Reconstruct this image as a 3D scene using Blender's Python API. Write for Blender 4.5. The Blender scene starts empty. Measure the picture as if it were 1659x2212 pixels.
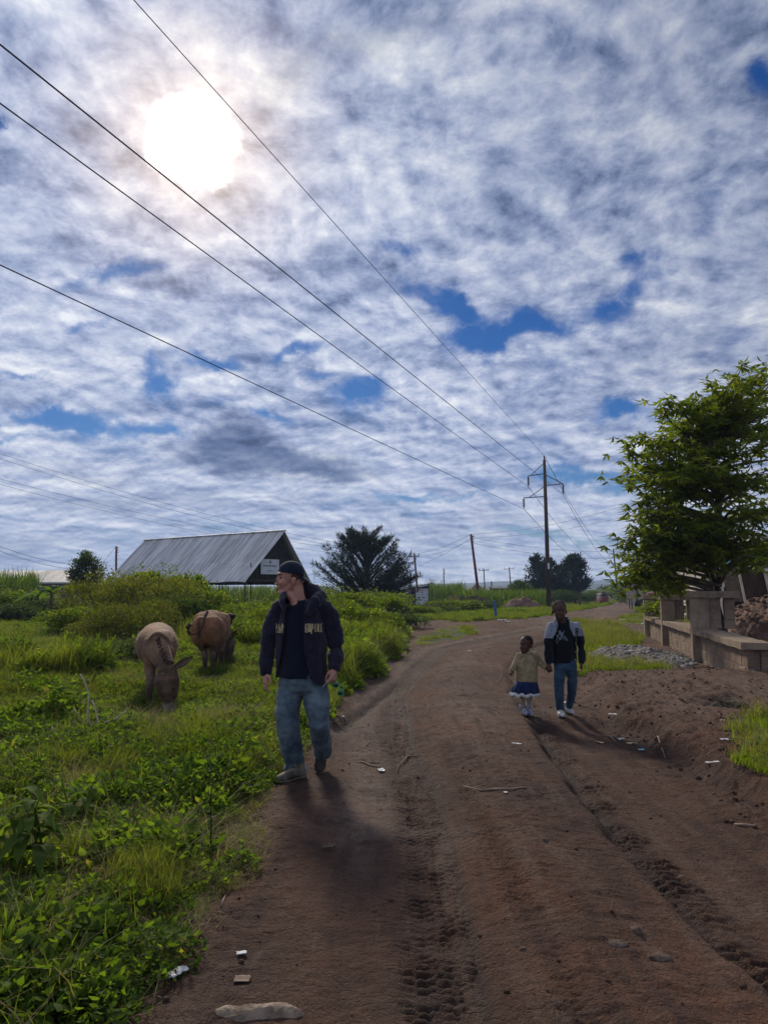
import bpy, math, random
import numpy as np
from mathutils import Vector, Matrix, noise as mnoise
from mathutils.bvhtree import BVHTree
R = math.radians
sc = bpy.context.scene
COL = sc.collection

# ------------------------------------------------------------------ camera
FPX, PITCH, EYE = 1597.6, R(5.93), 1.57
cam_d = bpy.data.cameras.new("camera")
cam = bpy.data.objects.new("camera", cam_d); COL.objects.link(cam)
cam_d.sensor_fit = 'VERTICAL'; cam_d.sensor_height = 36; cam_d.lens = 26.0
cam_d.clip_start = 0.05; cam_d.clip_end = 9000
cam.location = (0, 0, EYE); cam.rotation_euler = (R(90) + PITCH, 0, 0)
sc.camera = cam
sc.view_settings.view_transform = 'Standard'; sc.view_settings.look = 'None'
sc.view_settings.exposure = 0.50; sc.view_settings.gamma = 1.0
sc.view_settings.use_curve_mapping = False
sc.cycles.max_bounces = 6; sc.cycles.diffuse_bounces = 3; sc.cycles.transmission_bounces = 4
sc.cycles.transparent_max_bounces = 6; sc.cycles.volume_bounces = 0

# ------------------------------------------------------------------ survey helpers: sight line -> ground point / point at a given distance
def ray(px, py):
    a = (px - 829.5) / FPX; b = (1106 - py) / FPX
    return a, math.cos(PITCH) - b * math.sin(PITCH), math.sin(PITCH) + b * math.cos(PITCH)
def at(px, py, z=0.0):
    a, y, zz = ray(px, py); t = (z - EYE) / zz
    return Vector((a * t, y * t, z))
def atd(px, py, D):
    a, y, zz = ray(px, py); t = D / y
    return Vector((a * t, D, EYE + zz * t))

# ------------------------------------------------------------------ sky and sun
AZ, EL = R(-15.4), R(31.4)
SUN = Vector((math.sin(AZ) * math.cos(EL), math.cos(AZ) * math.cos(EL), math.sin(EL)))
sun_d = bpy.data.lights.new("sun", 'SUN'); sun_d.energy = 2.6; sun_d.angle = R(8.0); sun_d.color = (1.0, 0.90, 0.74)
sun = bpy.data.objects.new("sun", sun_d); COL.objects.link(sun)
sun.rotation_euler = SUN.to_track_quat('Z', 'Y').to_euler(); sun.location = (0, 0, 60)

class NT:
    """small node-tree builder"""
    def __init__(s, tree): s.t = tree
    def n(s, typ, ins=None, **props):
        nd = s.t.nodes.new(typ)
        for k, v in props.items(): setattr(nd, k, v)
        for k, v in (ins or {}).items(): s.put(nd.inputs[k], v)
        return nd
    def put(s, sock, v):
        if isinstance(v, bpy.types.NodeSocket): s.t.links.new(v, sock)
        elif isinstance(v, bpy.types.Node): s.t.links.new(v.outputs[0], sock)
        else: sock.default_value = v
    def m(s, op, a, b=None, c=None, clamp=False):
        nd = s.t.nodes.new('ShaderNodeMath'); nd.operation = op; nd.use_clamp = clamp
        for i, v in enumerate((a, b, c)):
            if v is not None: s.put(nd.inputs[i], v)
        return nd.outputs[0]
    def vm(s, op, a, b=None, scale=None):
        nd = s.t.nodes.new('ShaderNodeVectorMath'); nd.operation = op
        s.put(nd.inputs[0], a)
        if b is not None: s.put(nd.inputs[1], b)
        if scale is not None: s.put(nd.inputs['Scale'], scale)
        return nd.outputs[1] if op in ('DOT_PRODUCT', 'LENGTH', 'DISTANCE') else nd.outputs[0]
    def noise(s, vec, scale, detail=4, rough=0.5, dist=0.0):
        return s.n('ShaderNodeTexNoise', {'Vector': vec, 'Scale': scale, 'Detail': detail, 'Roughness': rough, 'Distortion': dist}).outputs[0]
    def ramp(s, fac, stops, interp='LINEAR'):
        nd = s.t.nodes.new('ShaderNodeValToRGB'); s.put(nd.inputs[0], fac)
        cr = nd.color_ramp; cr.interpolation = interp
        while len(cr.elements) < len(stops): cr.elements.new(0.5)
        for e, (p, c) in zip(cr.elements, stops):
            e.position = p; e.color = (*c, 1) if not isinstance(c, (int, float)) else (c, c, c, 1)
        return nd.outputs[0]
    def rng(s, v, a, b, c=0.0, d=1.0, smooth=True):
        nd = s.t.nodes.new('ShaderNodeMapRange'); nd.interpolation_type = 'SMOOTHSTEP' if smooth else 'LINEAR'
        for i, x in enumerate((v, a, b, c, d)): s.put(nd.inputs[i], x)
        return nd.outputs[0]
    def mix(s, f, a, b, mode='MIX'):
        nd = s.t.nodes.new('ShaderNodeMix'); nd.data_type = 'RGBA'; nd.blend_type = mode
        s.put(nd.inputs[0], f)
        for i, v in ((6, a), (7, b)):
            if isinstance(v, (tuple, list)): v = (*v[:3], 1)
            s.put(nd.inputs[i], v)
        return nd.outputs[2]

world = bpy.data.worlds.new("World"); sc.world = world; world.use_nodes = True
world.node_tree.nodes.clear(); W = NT(world.node_tree)
sky = W.n('ShaderNodeTexSky', sky_type='NISHITA', sun_disc=False, sun_elevation=EL, sun_rotation=AZ,
          altitude=1200.0, air_density=1.2, dust_density=0.6, ozone_density=2.5)
tc = W.n('ShaderNodeTexCoord').outputs['Generated']
sx = W.n('ShaderNodeSeparateXYZ', {0: tc})
zc = W.m('ADD', W.m('MAXIMUM', sx.outputs[2], 0.0), 0.24)
P = W.n('ShaderNodeCombineXYZ', {0: W.m('DIVIDE', sx.outputs[0], zc), 1: W.m('DIVIDE', sx.outputs[1], zc), 2: 0.0}).outputs[0]
ys = W.m('MAXIMUM', sx.outputs[1], 0.05)
Q = W.n('ShaderNodeCombineXYZ', {0: W.m('DIVIDE', sx.outputs[0], ys), 1: W.m('DIVIDE', sx.outputs[2], ys), 2: 0.0}).outputs[0]
def skyp(px, py):
    a, y, z = ray(px, py); return a / y, z / y
def blob(px, py, rx, ry, rot=0.0, gain=1.0, vec=None):
    cx, cy = skyp(px, py); k = 1.0 / FPX * 1.05
    mp = W.n('ShaderNodeMapping', {'Vector': vec or Qd, 'Location': (cx, cy, 0), 'Rotation': (0, 0, R(rot)), 'Scale': (rx * k, ry * k, 1)}, vector_type='TEXTURE')
    ln = W.vm('LENGTH', mp.outputs[0])
    return W.m('MULTIPLY', W.rng(ln, 1.75, 0.1), gain)
# wind-blown distortion of the layer coordinates
wob = W.vm('SUBTRACT', W.n('ShaderNodeTexNoise', {'Vector': P, 'Scale': 2.6, 'Detail': 4}).outputs['Color'], (0.5, 0.5, 0.5))
Pd = W.vm('ADD', P, W.vm('SCALE', wob, scale=0.12))
wq = W.vm('SUBTRACT', W.n('ShaderNodeTexNoise', {'Vector': Q, 'Scale': 9.0, 'Detail': 6, 'Roughness': 0.62}).outputs['Color'], (0.5, 0.5, 0.5))
Qd = W.vm('ADD', Q, W.vm('SCALE', wq, scale=0.11))
big = W.noise(Pd, 1.5, 3, 0.5)
puff = W.noise(Pd, 4.2, 10, 0.56)
puff2 = W.noise(W.vm('ADD', Pd, (-0.03, 0.085, 0.0)), 4.2, 10, 0.56)
# fine ripples, fanning out of the wind direction
mpr = W.n('ShaderNodeMapping', {'Vector': Pd, 'Rotation': (0, 0, R(28)), 'Scale': (19.0, 10.0, 1)}).outputs[0]
rip = W.noise(mpr, 1.0, 5, 0.55)
cell = W.noise(Pd, 10.5, 7, 0.66); cell2 = W.noise(W.vm('ADD', Pd, (-0.012, 0.034, 0.0)), 10.5, 7, 0.66)
wisp = W.noise(Q, 17.0, 8, 0.66, 0.6)
gaps = None
for g in [(238, 580, 95, 26, 12, 1.0), (865, 545, 44, 20, 0, 1.0), (980, 668, 110, 30, -16, 1.2), (1080, 715, 120, 34, 8, 1.3),
          (1330, 640, 150, 42, 24, .95), (1400, 560, 80, 36, 40, .8), (1540, 440, 110, 34, 55, .55), (1640, 170, 36, 50, 0, 1.0), (790, 850, 66, 34, 20, 1.0),
          (650, 745, 60, 16, 30, .9), (450, 768, 70, 18, -12, .9), (200, 702, 60, 14, 0, .8), (340, 812, 40, 28, 0, .9), (120, 905, 190, 24, -6, 1.1),
          (330, 915, 160, 20, -8, .8), (60, 800, 80, 14, 0, .7), (1370, 1050, 90, 26, 10, 1.0), (1260, 1030, 110, 18, -10, .8), (1340, 905, 60, 18, 0, .8), (40, 945, 90, 14, 0, .7),
          (920, 1085, 120, 9, 0, .7), (560, 880, 70, 10, -10, .6), (700, 800, 40, 10, 0, .5), (2, 270, 14, 16, 0, 1.0), (1560, 740, 90, 30, 30, .35), (1180, 1150, 180, 10, 0, .5)]:
    b = blob(*g[:5], gain=g[5]); gaps = b if gaps is None else W.m('MAXIMUM', gaps, b)
darks = None
for g in [(508, 960, 70, 52, 0, 1.5), (580, 1005, 160, 34, -4, 1.5), (700, 1026, 95, 20, 0, 1.2), (790, 88, 190, 46, 14, .50), (640, 150, 100, 44, 40, .55), (580, 215, 50, 34, 60, .4), (50, 1175, 90, 22, 0, .55), (240, 1080, 160, 16, 0, .5),
          (1480, 780, 170, 60, 10, .25), (900, 60, 120, 20, 0, .5), (200, 1020, 120, 18, 0, .4), (900, 1150, 200, 18, 0, .35), (480, 1090, 200, 14, 0, .35), (1500, 120, 260, 160, 20, .22), (1100, 1120, 90, 14, 0, .35)]:
    b = blob(*g[:5], gain=g[5]); darks = b if darks is None else W.m('MAXIMUM', darks, b)
upper = W.rng(sx.outputs[2], 0.22, 0.42)
dens = W.m('ADD', W.m('MULTIPLY', puff, 0.75), W.m('MULTIPLY', big, 0.35))
dens = W.m('ADD', dens, W.m('MULTIPLY', upper, 0.10))
dens = W.m('ADD', dens, W.m('MULTIPLY', W.m('SUBTRACT', rip, 0.5), 0.22))
dens = W.m('ADD', dens, W.m('MULTIPLY', W.m('SUBTRACT', wisp, 0.5), W.m('ADD', W.m('MULTIPLY', gaps, 0.65), 0.12)))
dens = W.m('ADD', dens, W.m('MULTIPLY', W.m('SUBTRACT', cell, 0.5), 0.22))
dens = W.m('SUBTRACT', dens, W.m('MULTIPLY', gaps, 0.47))
cover = W.rng(W.m('ADD', dens, W.m('MULTIPLY', darks, .3)), 0.08, 0.58)
# light and dark of the cloud deck
rel = W.m('MULTIPLY', W.m('SUBTRACT', puff, puff2), 2.8)
rel = W.m('ADD', W.m('MULTIPLY', rel, .75), W.m('MULTIPLY', W.m('SUBTRACT', cell, cell2), 2.3))
relk = W.rng(sx.outputs[2], 0.02, 0.30, 0.55, 0.62)
shade = W.m('ADD', W.m('MULTIPLY', rel, relk), 0.50)
shade = W.m('ADD', shade, W.m('MULTIPLY', W.m('SUBTRACT', rip, 0.5), W.rng(sx.outputs[2], 0.12, 0.5, 0.1, 0.75)))
shade = W.m('ADD', shade, W.m('MULTIPLY', W.m('SUBTRACT', big, 0.5), 1.1))
shade = W.m('ADD', shade, W.rng(sx.outputs[2], .22, .0, 0, .16))

# thin edges of the clouds glow a little
cloud = W.ramp(shade, [(0.0, (0.072, 0.105, 0.20)), (0.25, (0.175, 0.22, 0.355)), (0.5, (0.305, 0.350, 0.485)), (0.75, (0.45, 0.485, 0.585)), (1.0, (0.63, 0.65, 0.69))])
cloud = W.mix(W.m('MULTIPLY', darks, .92, clamp=True), cloud, W.mix(1.0, cloud, (.30, .36, .48), 'MULTIPLY'))
# towards the top right the deck is thicker and duller, towards the horizon paler
dull = W.rng(W.m('ADD', W.m('MULTIPLY', sx.outputs[0], 0.9), W.m('MULTIPLY', sx.outputs[2], 1.0)), 0.25, 1.05, 1.0, 0.70)
cloud = W.vm('SCALE', cloud, scale=dull)
ang = W.m('ARCCOSINE', W.m('MINIMUM', W.vm('DOT_PRODUCT', tc, tuple(SUN)), 0.99999))
glow = W.m('POWER', 2.718, W.m('MULTIPLY', W.m('MULTIPLY', ang, ang), -38.0))
warm = W.m('POWER', 2.718, W.m('MULTIPLY', W.m('MULTIPLY', ang, ang), -75.0))
cloud = W.mix(W.m('MULTIPLY', glow, 0.12, clamp=True), cloud, W.vm('SCALE', cloud, scale=1.75))
cloud = W.mix(1.0, cloud, W.vm('SCALE', (0.36, 0.21, 0.04), scale=W.m('MULTIPLY', warm, W.m('ADD', W.m('MULTIPLY', rip, 0.9), 0.5))), 'ADD')
edge = W.m('ADD', W.m('MULTIPLY', W.m('SUBTRACT', W.noise(tc, 16.0, 6, 0.65), 0.5), 0.05), 0.0)
edge = W.m('ADD', edge, W.m('MULTIPLY', W.m('SUBTRACT', W.noise(tc, 7.0, 2, 0.5), 0.5), 0.03))
ang2 = W.m('ADD', ang, edge)
core = W.m('MULTIPLY', W.rng(ang2, 0.058, 0.034), 2.6)
halo = W.m('MULTIPLY', W.m('POWER', 2.718, W.m('MULTIPLY', ang2, -16.0)), 0.36)
cloud = W.mix(1.0, cloud, W.vm('SCALE', (1.0, 0.93, 0.78), scale=W.m('ADD', core, halo)), 'ADD')
skyc = W.n('ShaderNodeHueSaturation', {'Saturation': 1.6, 'Value': 0.36, 'Color': sky}).outputs[0]
skyc = W.mix(1.0, skyc, (0.40, 0.66, 1.0), 'MULTIPLY')
bg1 = W.n('ShaderNodeBackground', {'Color': skyc, 'Strength': 0.10})
bg2 = W.n('ShaderNodeBackground', {'Color': cloud, 'Strength': 1.0})
ms = W.n('ShaderNodeMixShader', {0: cover, 1: bg1.outputs[0], 2: bg2.outputs[0]})
W.n('ShaderNodeOutputWorld', {'Surface': ms.outputs[0]})
world.cycles.sampling_method = 'MANUAL'; world.cycles.sample_map_resolution = 1024

# ------------------------------------------------------------------ numeric noise for modelling
_rs = np.random.RandomState(7)
_perm = _rs.permutation(512).astype(np.int64)
def _h(ix, iy): return _perm[(_perm[ix & 511] + iy) & 511]
def perlin(x, y):
    x = np.asarray(x, float); y = np.asarray(y, float)
    ix = np.floor(x).astype(np.int64); iy = np.floor(y).astype(np.int64)
    fx = x - ix; fy = y - iy
    u = fx * fx * fx * (fx * (fx * 6 - 15) + 10); v = fy * fy * fy * (fy * (fy * 6 - 15) + 10)
    def g(i, j, dx, dy):
        a = _h(i, j) * (2 * math.pi / 512); return np.cos(a) * dx + np.sin(a) * dy
    n00 = g(ix, iy, fx, fy); n10 = g(ix + 1, iy, fx - 1, fy); n01 = g(ix, iy + 1, fx, fy - 1); n11 = g(ix + 1, iy + 1, fx - 1, fy - 1)
    return ((n00 * (1 - u) + n10 * u) * (1 - v) + (n01 * (1 - u) + n11 * u) * v) * 1.5
def fbm(x, y, sc_, octv=4, rough=0.5, ox=0.0):
    x = np.asarray(x, float) * sc_ + ox + 31.7; y = np.asarray(y, float) * sc_ + 17.3 - ox
    t = 0; a = 1.0; s = 0
    for _ in range(octv):
        t = t + a * perlin(x, y); s += a; a *= rough; x = x * 2.03 + 5.1; y = y * 2.03 + 1.7
    return t / s
def sstep(v, a, b):
    t = np.clip((v - a) / (b - a), 0, 1); return t * t * (3 - 2 * t)
def sd_poly(x, y, poly):
    """signed distance, positive inside"""
    x = np.asarray(x, float); y = np.asarray(y, float)
    d = np.full(x.shape, 1e18); inside = np.zeros(x.shape, bool); n = len(poly)
    for i in range(n):
        ax, ay = poly[i]; bx, by = poly[(i + 1) % n]
        ex, ey = bx - ax, by - ay
        t = np.clip(((x - ax) * ex + (y - ay) * ey) / (ex * ex + ey * ey + 1e-12), 0, 1)
        d = np.minimum(d, (x - ax - t * ex) ** 2 + (y - ay - t * ey) ** 2)
        with np.errstate(divide='ignore', invalid='ignore'):
            c = ((ay > y) != (by > y)) & (x < (bx - ax) * (y - ay) / ((by - ay) if by != ay else 1e-12) + ax)
        inside ^= c
    d = np.sqrt(d); return np.where(inside, d, -d)

# the lie of the land (metres; x to the right of the camera, y ahead)
DIRT = [(-1.1, -30), (-1.0, 2.0), (-.97, 2.86), (-1.0, 3.05), (-.89, 3.24), (-.9, 3.52), (-.83, 4.3), (-.88, 4.9), (-.96, 5.6), (-.94, 6.15),
        (-.87, 6.7), (-.86, 7.9), (-.82, 9.6), (-.69, 11.3), (-.47, 13), (-.19, 16.2), (.3, 19.9), (.55, 23.6), (.35, 28), (0.9, 32.5), (2.3, 37.4), (3.7, 35.5),
        (5.6, 38.5), (7, 38), (9.8, 44), (13.5, 53), (18.7, 67), (32, 105), (60, 190), (62, 190), (31, 92), (17.5, 52), (15.2, 46), (16.5, 43), (40, 44), (60, 20), (60, -30)]
GR_A = [(8.2, 33.5), (9.6, 31.5), (8.4, 24.8), (6.6, 20), (5.0, 17.4), (4.55, 15.8), (5.6, 15.3), (5.4, 14.6), (4.4, 14.0), (3.4, 14.1), (3.8, 16), (5.2, 20), (6.8, 28)]
GR_B = [(7.5, 9.6), (5.3, 9.2), (4.4, 8.7), (3.95, 8.1), (3.55, 7.5), (3.22, 6.9), (3.08, 6.2), (3.1, 5.6), (3.3, 5.0), (4.4, 5.2), (7.5, 6.2)]
GR_C = [(0.75, 20.4), (2.2, 23.0), (3.6, 27), (4.3, 30.5), (3.4, 31), (1.9, 28.0), (0.9, 25)]
GR_D = [(12.2, 30), (10.6, 34), (11.8, 39), (14.5, 45), (40, 50), (40, 40), (16, 36)]
def interp(y, pts):
    return np.interp(y, [p[1] for p in pts], [p[0] for p in pts])
def left_x(y): return interp(y, [(-.97, 2.8), (-.85, 4), (-.93, 6), (-.85, 8), (-.69, 11), (-.2, 16), (.4, 20)])
def tread_x(y): return interp(y, [(.21, 2.5), (.24, 3.6), (.24, 4.5), (.24, 6), (.12, 7.9), (.16, 11.3), (.75, 15.5), (1.5, 20), (4.3, 26), (8.5, 34), (11.5, 42), (19, 63)])
def rut_x(y): return .07 * fbm(np.asarray(y, float) * 0 + 7.7, y, 1.1, 5, .62) + interp(y, [(1.60, 2.0), (1.56, 3.2), (1.49, 3.8), (1.48, 4.4), (1.50, 5.4), (1.60, 7), (1.95, 11.3), (2.5, 15.3), (3.8, 20), (6.6, 27), (10, 34), (13, 42), (20.5, 63)])
def bank_x(y): return interp(y, [(3.1, 3), (2.72, 5.4), (2.85, 6.4), (2.84, 7.5), (2.86, 8.4), (2.72, 9.4), (2.95, 11.3), (3.8, 14.4), (5.2, 18)])
def fields(x, y):
    """height, vegetation, damp, dust, lug depth for the ground at x, y"""
    x = np.asarray(x, float); y = np.asarray(y, float)
    wx = x + 0.10 * fbm(x, y, 1.7, 4, .6); wy = y + 0.35 * fbm(x, y, 0.5, 3, .5, 9.0)
    far = sstep(y, 14, 40)
    wx = wx + far * 0.5 * fbm(x, y, 0.35, 3, .5, 4.0)
    sdd = sd_poly(wx, wy, DIRT)
    ga = np.maximum.reduce([sd_poly(wx, wy, g) for g in (GR_A, GR_B)])
    gc = np.maximum.reduce([sd_poly(wx, wy, g) for g in (GR_C, GR_D)])
    veg = 1 - sstep(sdd, -0.10, 0.10)
    veg = np.maximum(veg, sstep(ga, -0.10, 0.12)); veg = np.maximum(veg, 0.8 * sstep(gc, -0.2, 0.4))
    near = 1 - sstep(y, 22, 45)
    tx, rx, bx, lx = tread_x(y), rut_x(y), bank_x(y), left_x(y)
    nb = 0.16 * fbm(x, y, 1.3, 4, .6, 2.0)
    h = 0.03 * fbm(x, y, 0.5, 3) + 0.024 * fbm(x, y, 2.6, 5, .6, 3.0)
    # crown of the track between the wheel lines, lower right-hand lane
    crown = np.exp(-((x - (tx + rx) / 2 - 0.02) / 0.42) ** 2)
    h = h + near * 0.085 * crown
    lane = sstep(x, rx - 0.12, rx + 0.06) * (1 - sstep(x, bx - .1, bx + .3))
    h = h - near * 0.085 * lane
    rf = (1 - sstep(y, 9.5, 13)) * (.55 + .9 * np.clip(.5 + fbm(x, y, 1.1, 3, .6, 33.), 0, 1))
    g_r = np.exp(-((x - rx - 0.02 - 0.09 * fbm(x * 0 + 3, y, 1.5, 4, .6)) / 0.075) ** 2) * rf
    h = h - near * 0.042 * g_r
    h = h + near * 0.018 * rf * np.exp(-((x - rx + 0.17) / 0.10) ** 2)
    strip = np.exp(-((x - tx) / 0.16) ** 4)
    h = h - near * 0.034 * strip - near * 0.012 * np.exp(-((x - tx + 0.36) / 0.15) ** 4)
    edge_t = np.exp(-((x - tx - 0.155) / 0.03) ** 2); h = h - near * 0.018 * edge_t
    # small gully on the left side
    gy = interp(y, [(-.52, 8.4), (-.49, 9), (-.25, 10.2), (0, 11.5), (.2, 12.6)])
    gm = np.exp(-((x - gy) / 0.10) ** 2) * sstep(y, 8.2, 9.0) * (1 - sstep(y, 11.8, 12.8))
    h = h - 0.10 * gm
    gl = np.exp(-((x - lx - 0.32 - nb) / 0.12) ** 2) * sstep(y, 7, 10) * near; h = h - 0.035 * gl
    # bank on the right, ragged
    bk = sstep(x + nb, bx, bx + 0.16 + 0.30 * sstep(y, 9, 12)) * (1 - sstep(y, 9.5, 16))
    h = h + bk * (0.09 + 0.05 * np.exp(-((y - 7.6) / 1.6) ** 2))
    rise = np.exp(-(((x - 5.6) / 2.3) ** 2 + ((y - 11.9) / 1.5) ** 2)); h = h + 0.22 * rise
    hole = np.exp(-(((x - 4.42) / 0.30) ** 2 + ((y - 9.75) / 0.35) ** 2)); h = h - 0.17 * hole
    h = h - .0118 * np.clip(y - 50, 0, 88)
    # left field: hummocks
    lf = 1 - sstep(x, lx - 1.2, lx)
    h = h + lf * veg * (0.05 + 0.11 * fbm(x, y, 0.45, 3, .5, 12.0)) * (1 - .9 * np.exp(-(((x + 2.95) / .9) ** 2 + ((y - 9.6) / 1.0) ** 2)) - .9 * np.exp(-(((x + 3.2) / 1.0) ** 2 + ((y - 13.6) / 1.2) ** 2)))
    flat = np.maximum(np.exp(-(((x - 2.12) / .60) ** 2 + ((y - 9.45) / .45) ** 2) ** 2), np.exp(-(((x + .78) / .38) ** 2 + ((y - 6.38) / .35) ** 2) ** 2)); h = h * (1 - flat)
    # clods
    rough = 0.42 + 1.5 * sstep(x, bx - .5, bx + .2) + 0.5 * sstep(-x, -lx - .8, -lx + .1) + 0.2 * crown
    rough = rough * (1 - 0.55 * np.exp(-((x - tx + 0.36) / 0.2) ** 2)) * (1 + far)
    cl = fbm(x, y, 9.0, 4, .62, 21.0)
    h = h + rough * (0.020 * cl + 0.030 * np.maximum(0, fbm(x, y, 5.0, 2, .5, 55.)) ) * (1 - 0.6 * veg)
    h = h + 0.006 * crown * np.abs(fbm(x, y * 3, 2.6, 3, .6, 31.)) * 4 * near
    # tyre lugs
    wob = 0.5 * fbm(x, y, 4.0, 3, .6, 77.)
    ph = (y + 0.25 * np.abs(x - tx)) / 0.056 * 2 * math.pi / 1.0 + wob * 2.2
    colx = np.floor((x - tx + .03 * fbm(x, y, 2., 2)) / .105); lug = np.clip(np.sin(ph + colx * 2.4) * 1.8, -1, 1) - 1.2 * np.exp(-((np.mod(x - tx, .105) - .052) / .008) ** 2)
    amp_t = strip * (.35 + .65 * sstep(fbm(x, y, 0.9, 3, .6, 61.), -0.45, 0.0))
    ph2 = (y + 0.45 * (x - rx)) / 0.085 * 2 * math.pi + wob * 2.5
    lug2 = np.clip(np.sin(ph2 + 2.6 * np.floor((x - rx) / .10)) * 1.7, -1, 1)
    amp_r = np.exp(-((x - rx - 0.14) / 0.13) ** 4) * (.3 + .7 * sstep(fbm(x, y, 0.9, 3, .6, 81.), -0.45, 0.05))
    amp_m = np.exp(-((x - tx - .43 - .05 * np.sin(y * .9)) / .075) ** 4) * .8 * sstep(fbm(x, y, .8, 3, .6, 95.), -.2, .2) + .7 * np.exp(-((x - rx - .78) / .09) ** 4) * sstep(fbm(x, y, .7, 3, .6, 99.), -.05, .25)
    ph3 = (y - 0.3 * (x - tx)) / 0.05 * 2 * math.pi + wob * 6
    amp_l = np.exp(-((x - tx + .34) / 0.12) ** 4) * 0.9 * sstep(fbm(x, y, 0.7, 2, .6, 91.), -0.2, 0.2)
    nl = 1 - sstep(y, 11, 20)
    h = h + nl * (0.0085 * amp_t * lug * np.clip(.7 + 1.2 * fbm(x, y, 5., 3, .6, 71.), 0, 1.4) + 0.015 * amp_r * lug2 * np.clip(.6 + 1.3 * fbm(x, y, 4., 3, .6, 72.), 0, 1.4) + 0.0055 * amp_l * np.sin(ph3) + .0065 * amp_m * np.clip(np.sin((y + .5 * x) / .048 * 6.283 + wob * 2) * 1.6, -1, 1) - .012 * amp_m)
    damp_shade = np.clip(.35 * np.exp(-((x - tx + .02) / .30) ** 4) * near + .40 * np.exp(-((x - lx - .30) / .28) ** 2) * near * sstep(fbm(x, y, .7, 3, .6, 48.), -.3, .2) + 0.75 * g_r * near + 0.45 * amp_r * near + .35 * amp_m * near + 0.7 * gm + 0.55 * edge_t * near + 0.30 * strip * near + 0.8 * hole
                   + 0.55 * np.exp(-((x - bx + 0.05) / 0.25) ** 2) * (sstep(y, 5, 6.5) * (1 - sstep(y, 9, 10.5))) + 0.35 * sstep(fbm(x, y, .8, 4, .6, 41.), .1, .5), 0, 1)  # wet tracks, plus painted shade at the bank, hollow, gully and left edge
    dust_sheen = np.clip(1.0 * np.exp(-((x - tx + 0.36) / 0.19) ** 2) * near * sstep(y, 3.5, 5.5) + 0.4 * crown * sstep(y, 5, 9) + 0.5 * sstep(fbm(x, y, .6, 4, .6, 47.), 0, .5)  # dust; the strip on the left wheel path paints its pale sheen
                   + 0.55 * sstep(x, bx, bx + 1.0) * sstep(y, 7, 9), 0, 1)
    return h, veg, damp_shade, dust_sheen
def gz(x, y):
    h, v, _, _ = fields(np.array([x]), np.array([y])); return float(h[0])
def ground_pt(px, py):
    p = at(px, py)
    for _ in range(3): p = at(px, py, gz(p.x, p.y))
    return p

# ------------------------------------------------------------------ object helpers
def link(o, parent=None):
    COL.objects.link(o)
    if parent is not None: o.parent = parent
    return o
def tag(o, label=None, cat=None, group=None, kind=None):
    if label: o['label'] = label
    if cat: o['category'] = cat
    if group: o['group'] = group
    if kind: o['kind'] = kind
    return o
def empty(name, loc=(0, 0, 0), label=None, cat=None, group=None):
    o = bpy.data.objects.new(name, None); link(o); o.location = loc; o.empty_display_size = 0.2
    return tag(o, label, cat, group)
def np_mesh(name, v, quads=None, tris=None, smooth=False, attrs=None):
    me = bpy.data.meshes.new(name); v = np.asarray(v, np.float32)
    fl = []; tot = []
    if quads is not None and len(quads): fl.append(np.asarray(quads, np.int32).ravel()); tot.append(np.full(len(quads), 4, np.int32))
    if tris is not None and len(tris): fl.append(np.asarray(tris, np.int32).ravel()); tot.append(np.full(len(tris), 3, np.int32))
    fl = np.concatenate(fl); tot = np.concatenate(tot)
    me.vertices.add(len(v)); me.vertices.foreach_set('co', v.ravel())
    me.loops.add(len(fl)); me.loops.foreach_set('vertex_index', fl)
    me.polygons.add(len(tot)); st = np.concatenate([[0], np.cumsum(tot)[:-1]]).astype(np.int32)
    me.polygons.foreach_set('loop_start', st); me.polygons.foreach_set('loop_total', tot)
    if smooth: me.polygons.foreach_set('use_smooth', np.ones(len(tot), bool))
    me.update(calc_edges=True)
    for k, a in (attrs or {}).items():
        a = np.asarray(a, np.float32)
        if a.ndim == 2:
            at_ = me.attributes.new(k, 'FLOAT_COLOR', 'POINT'); at_.data.foreach_set('color', np.c_[a, np.ones(len(a))].astype(np.float32).ravel())
        else:
            at_ = me.attributes.new(k, 'FLOAT', 'POINT'); at_.data.foreach_set('value', a)
    return me
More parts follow.
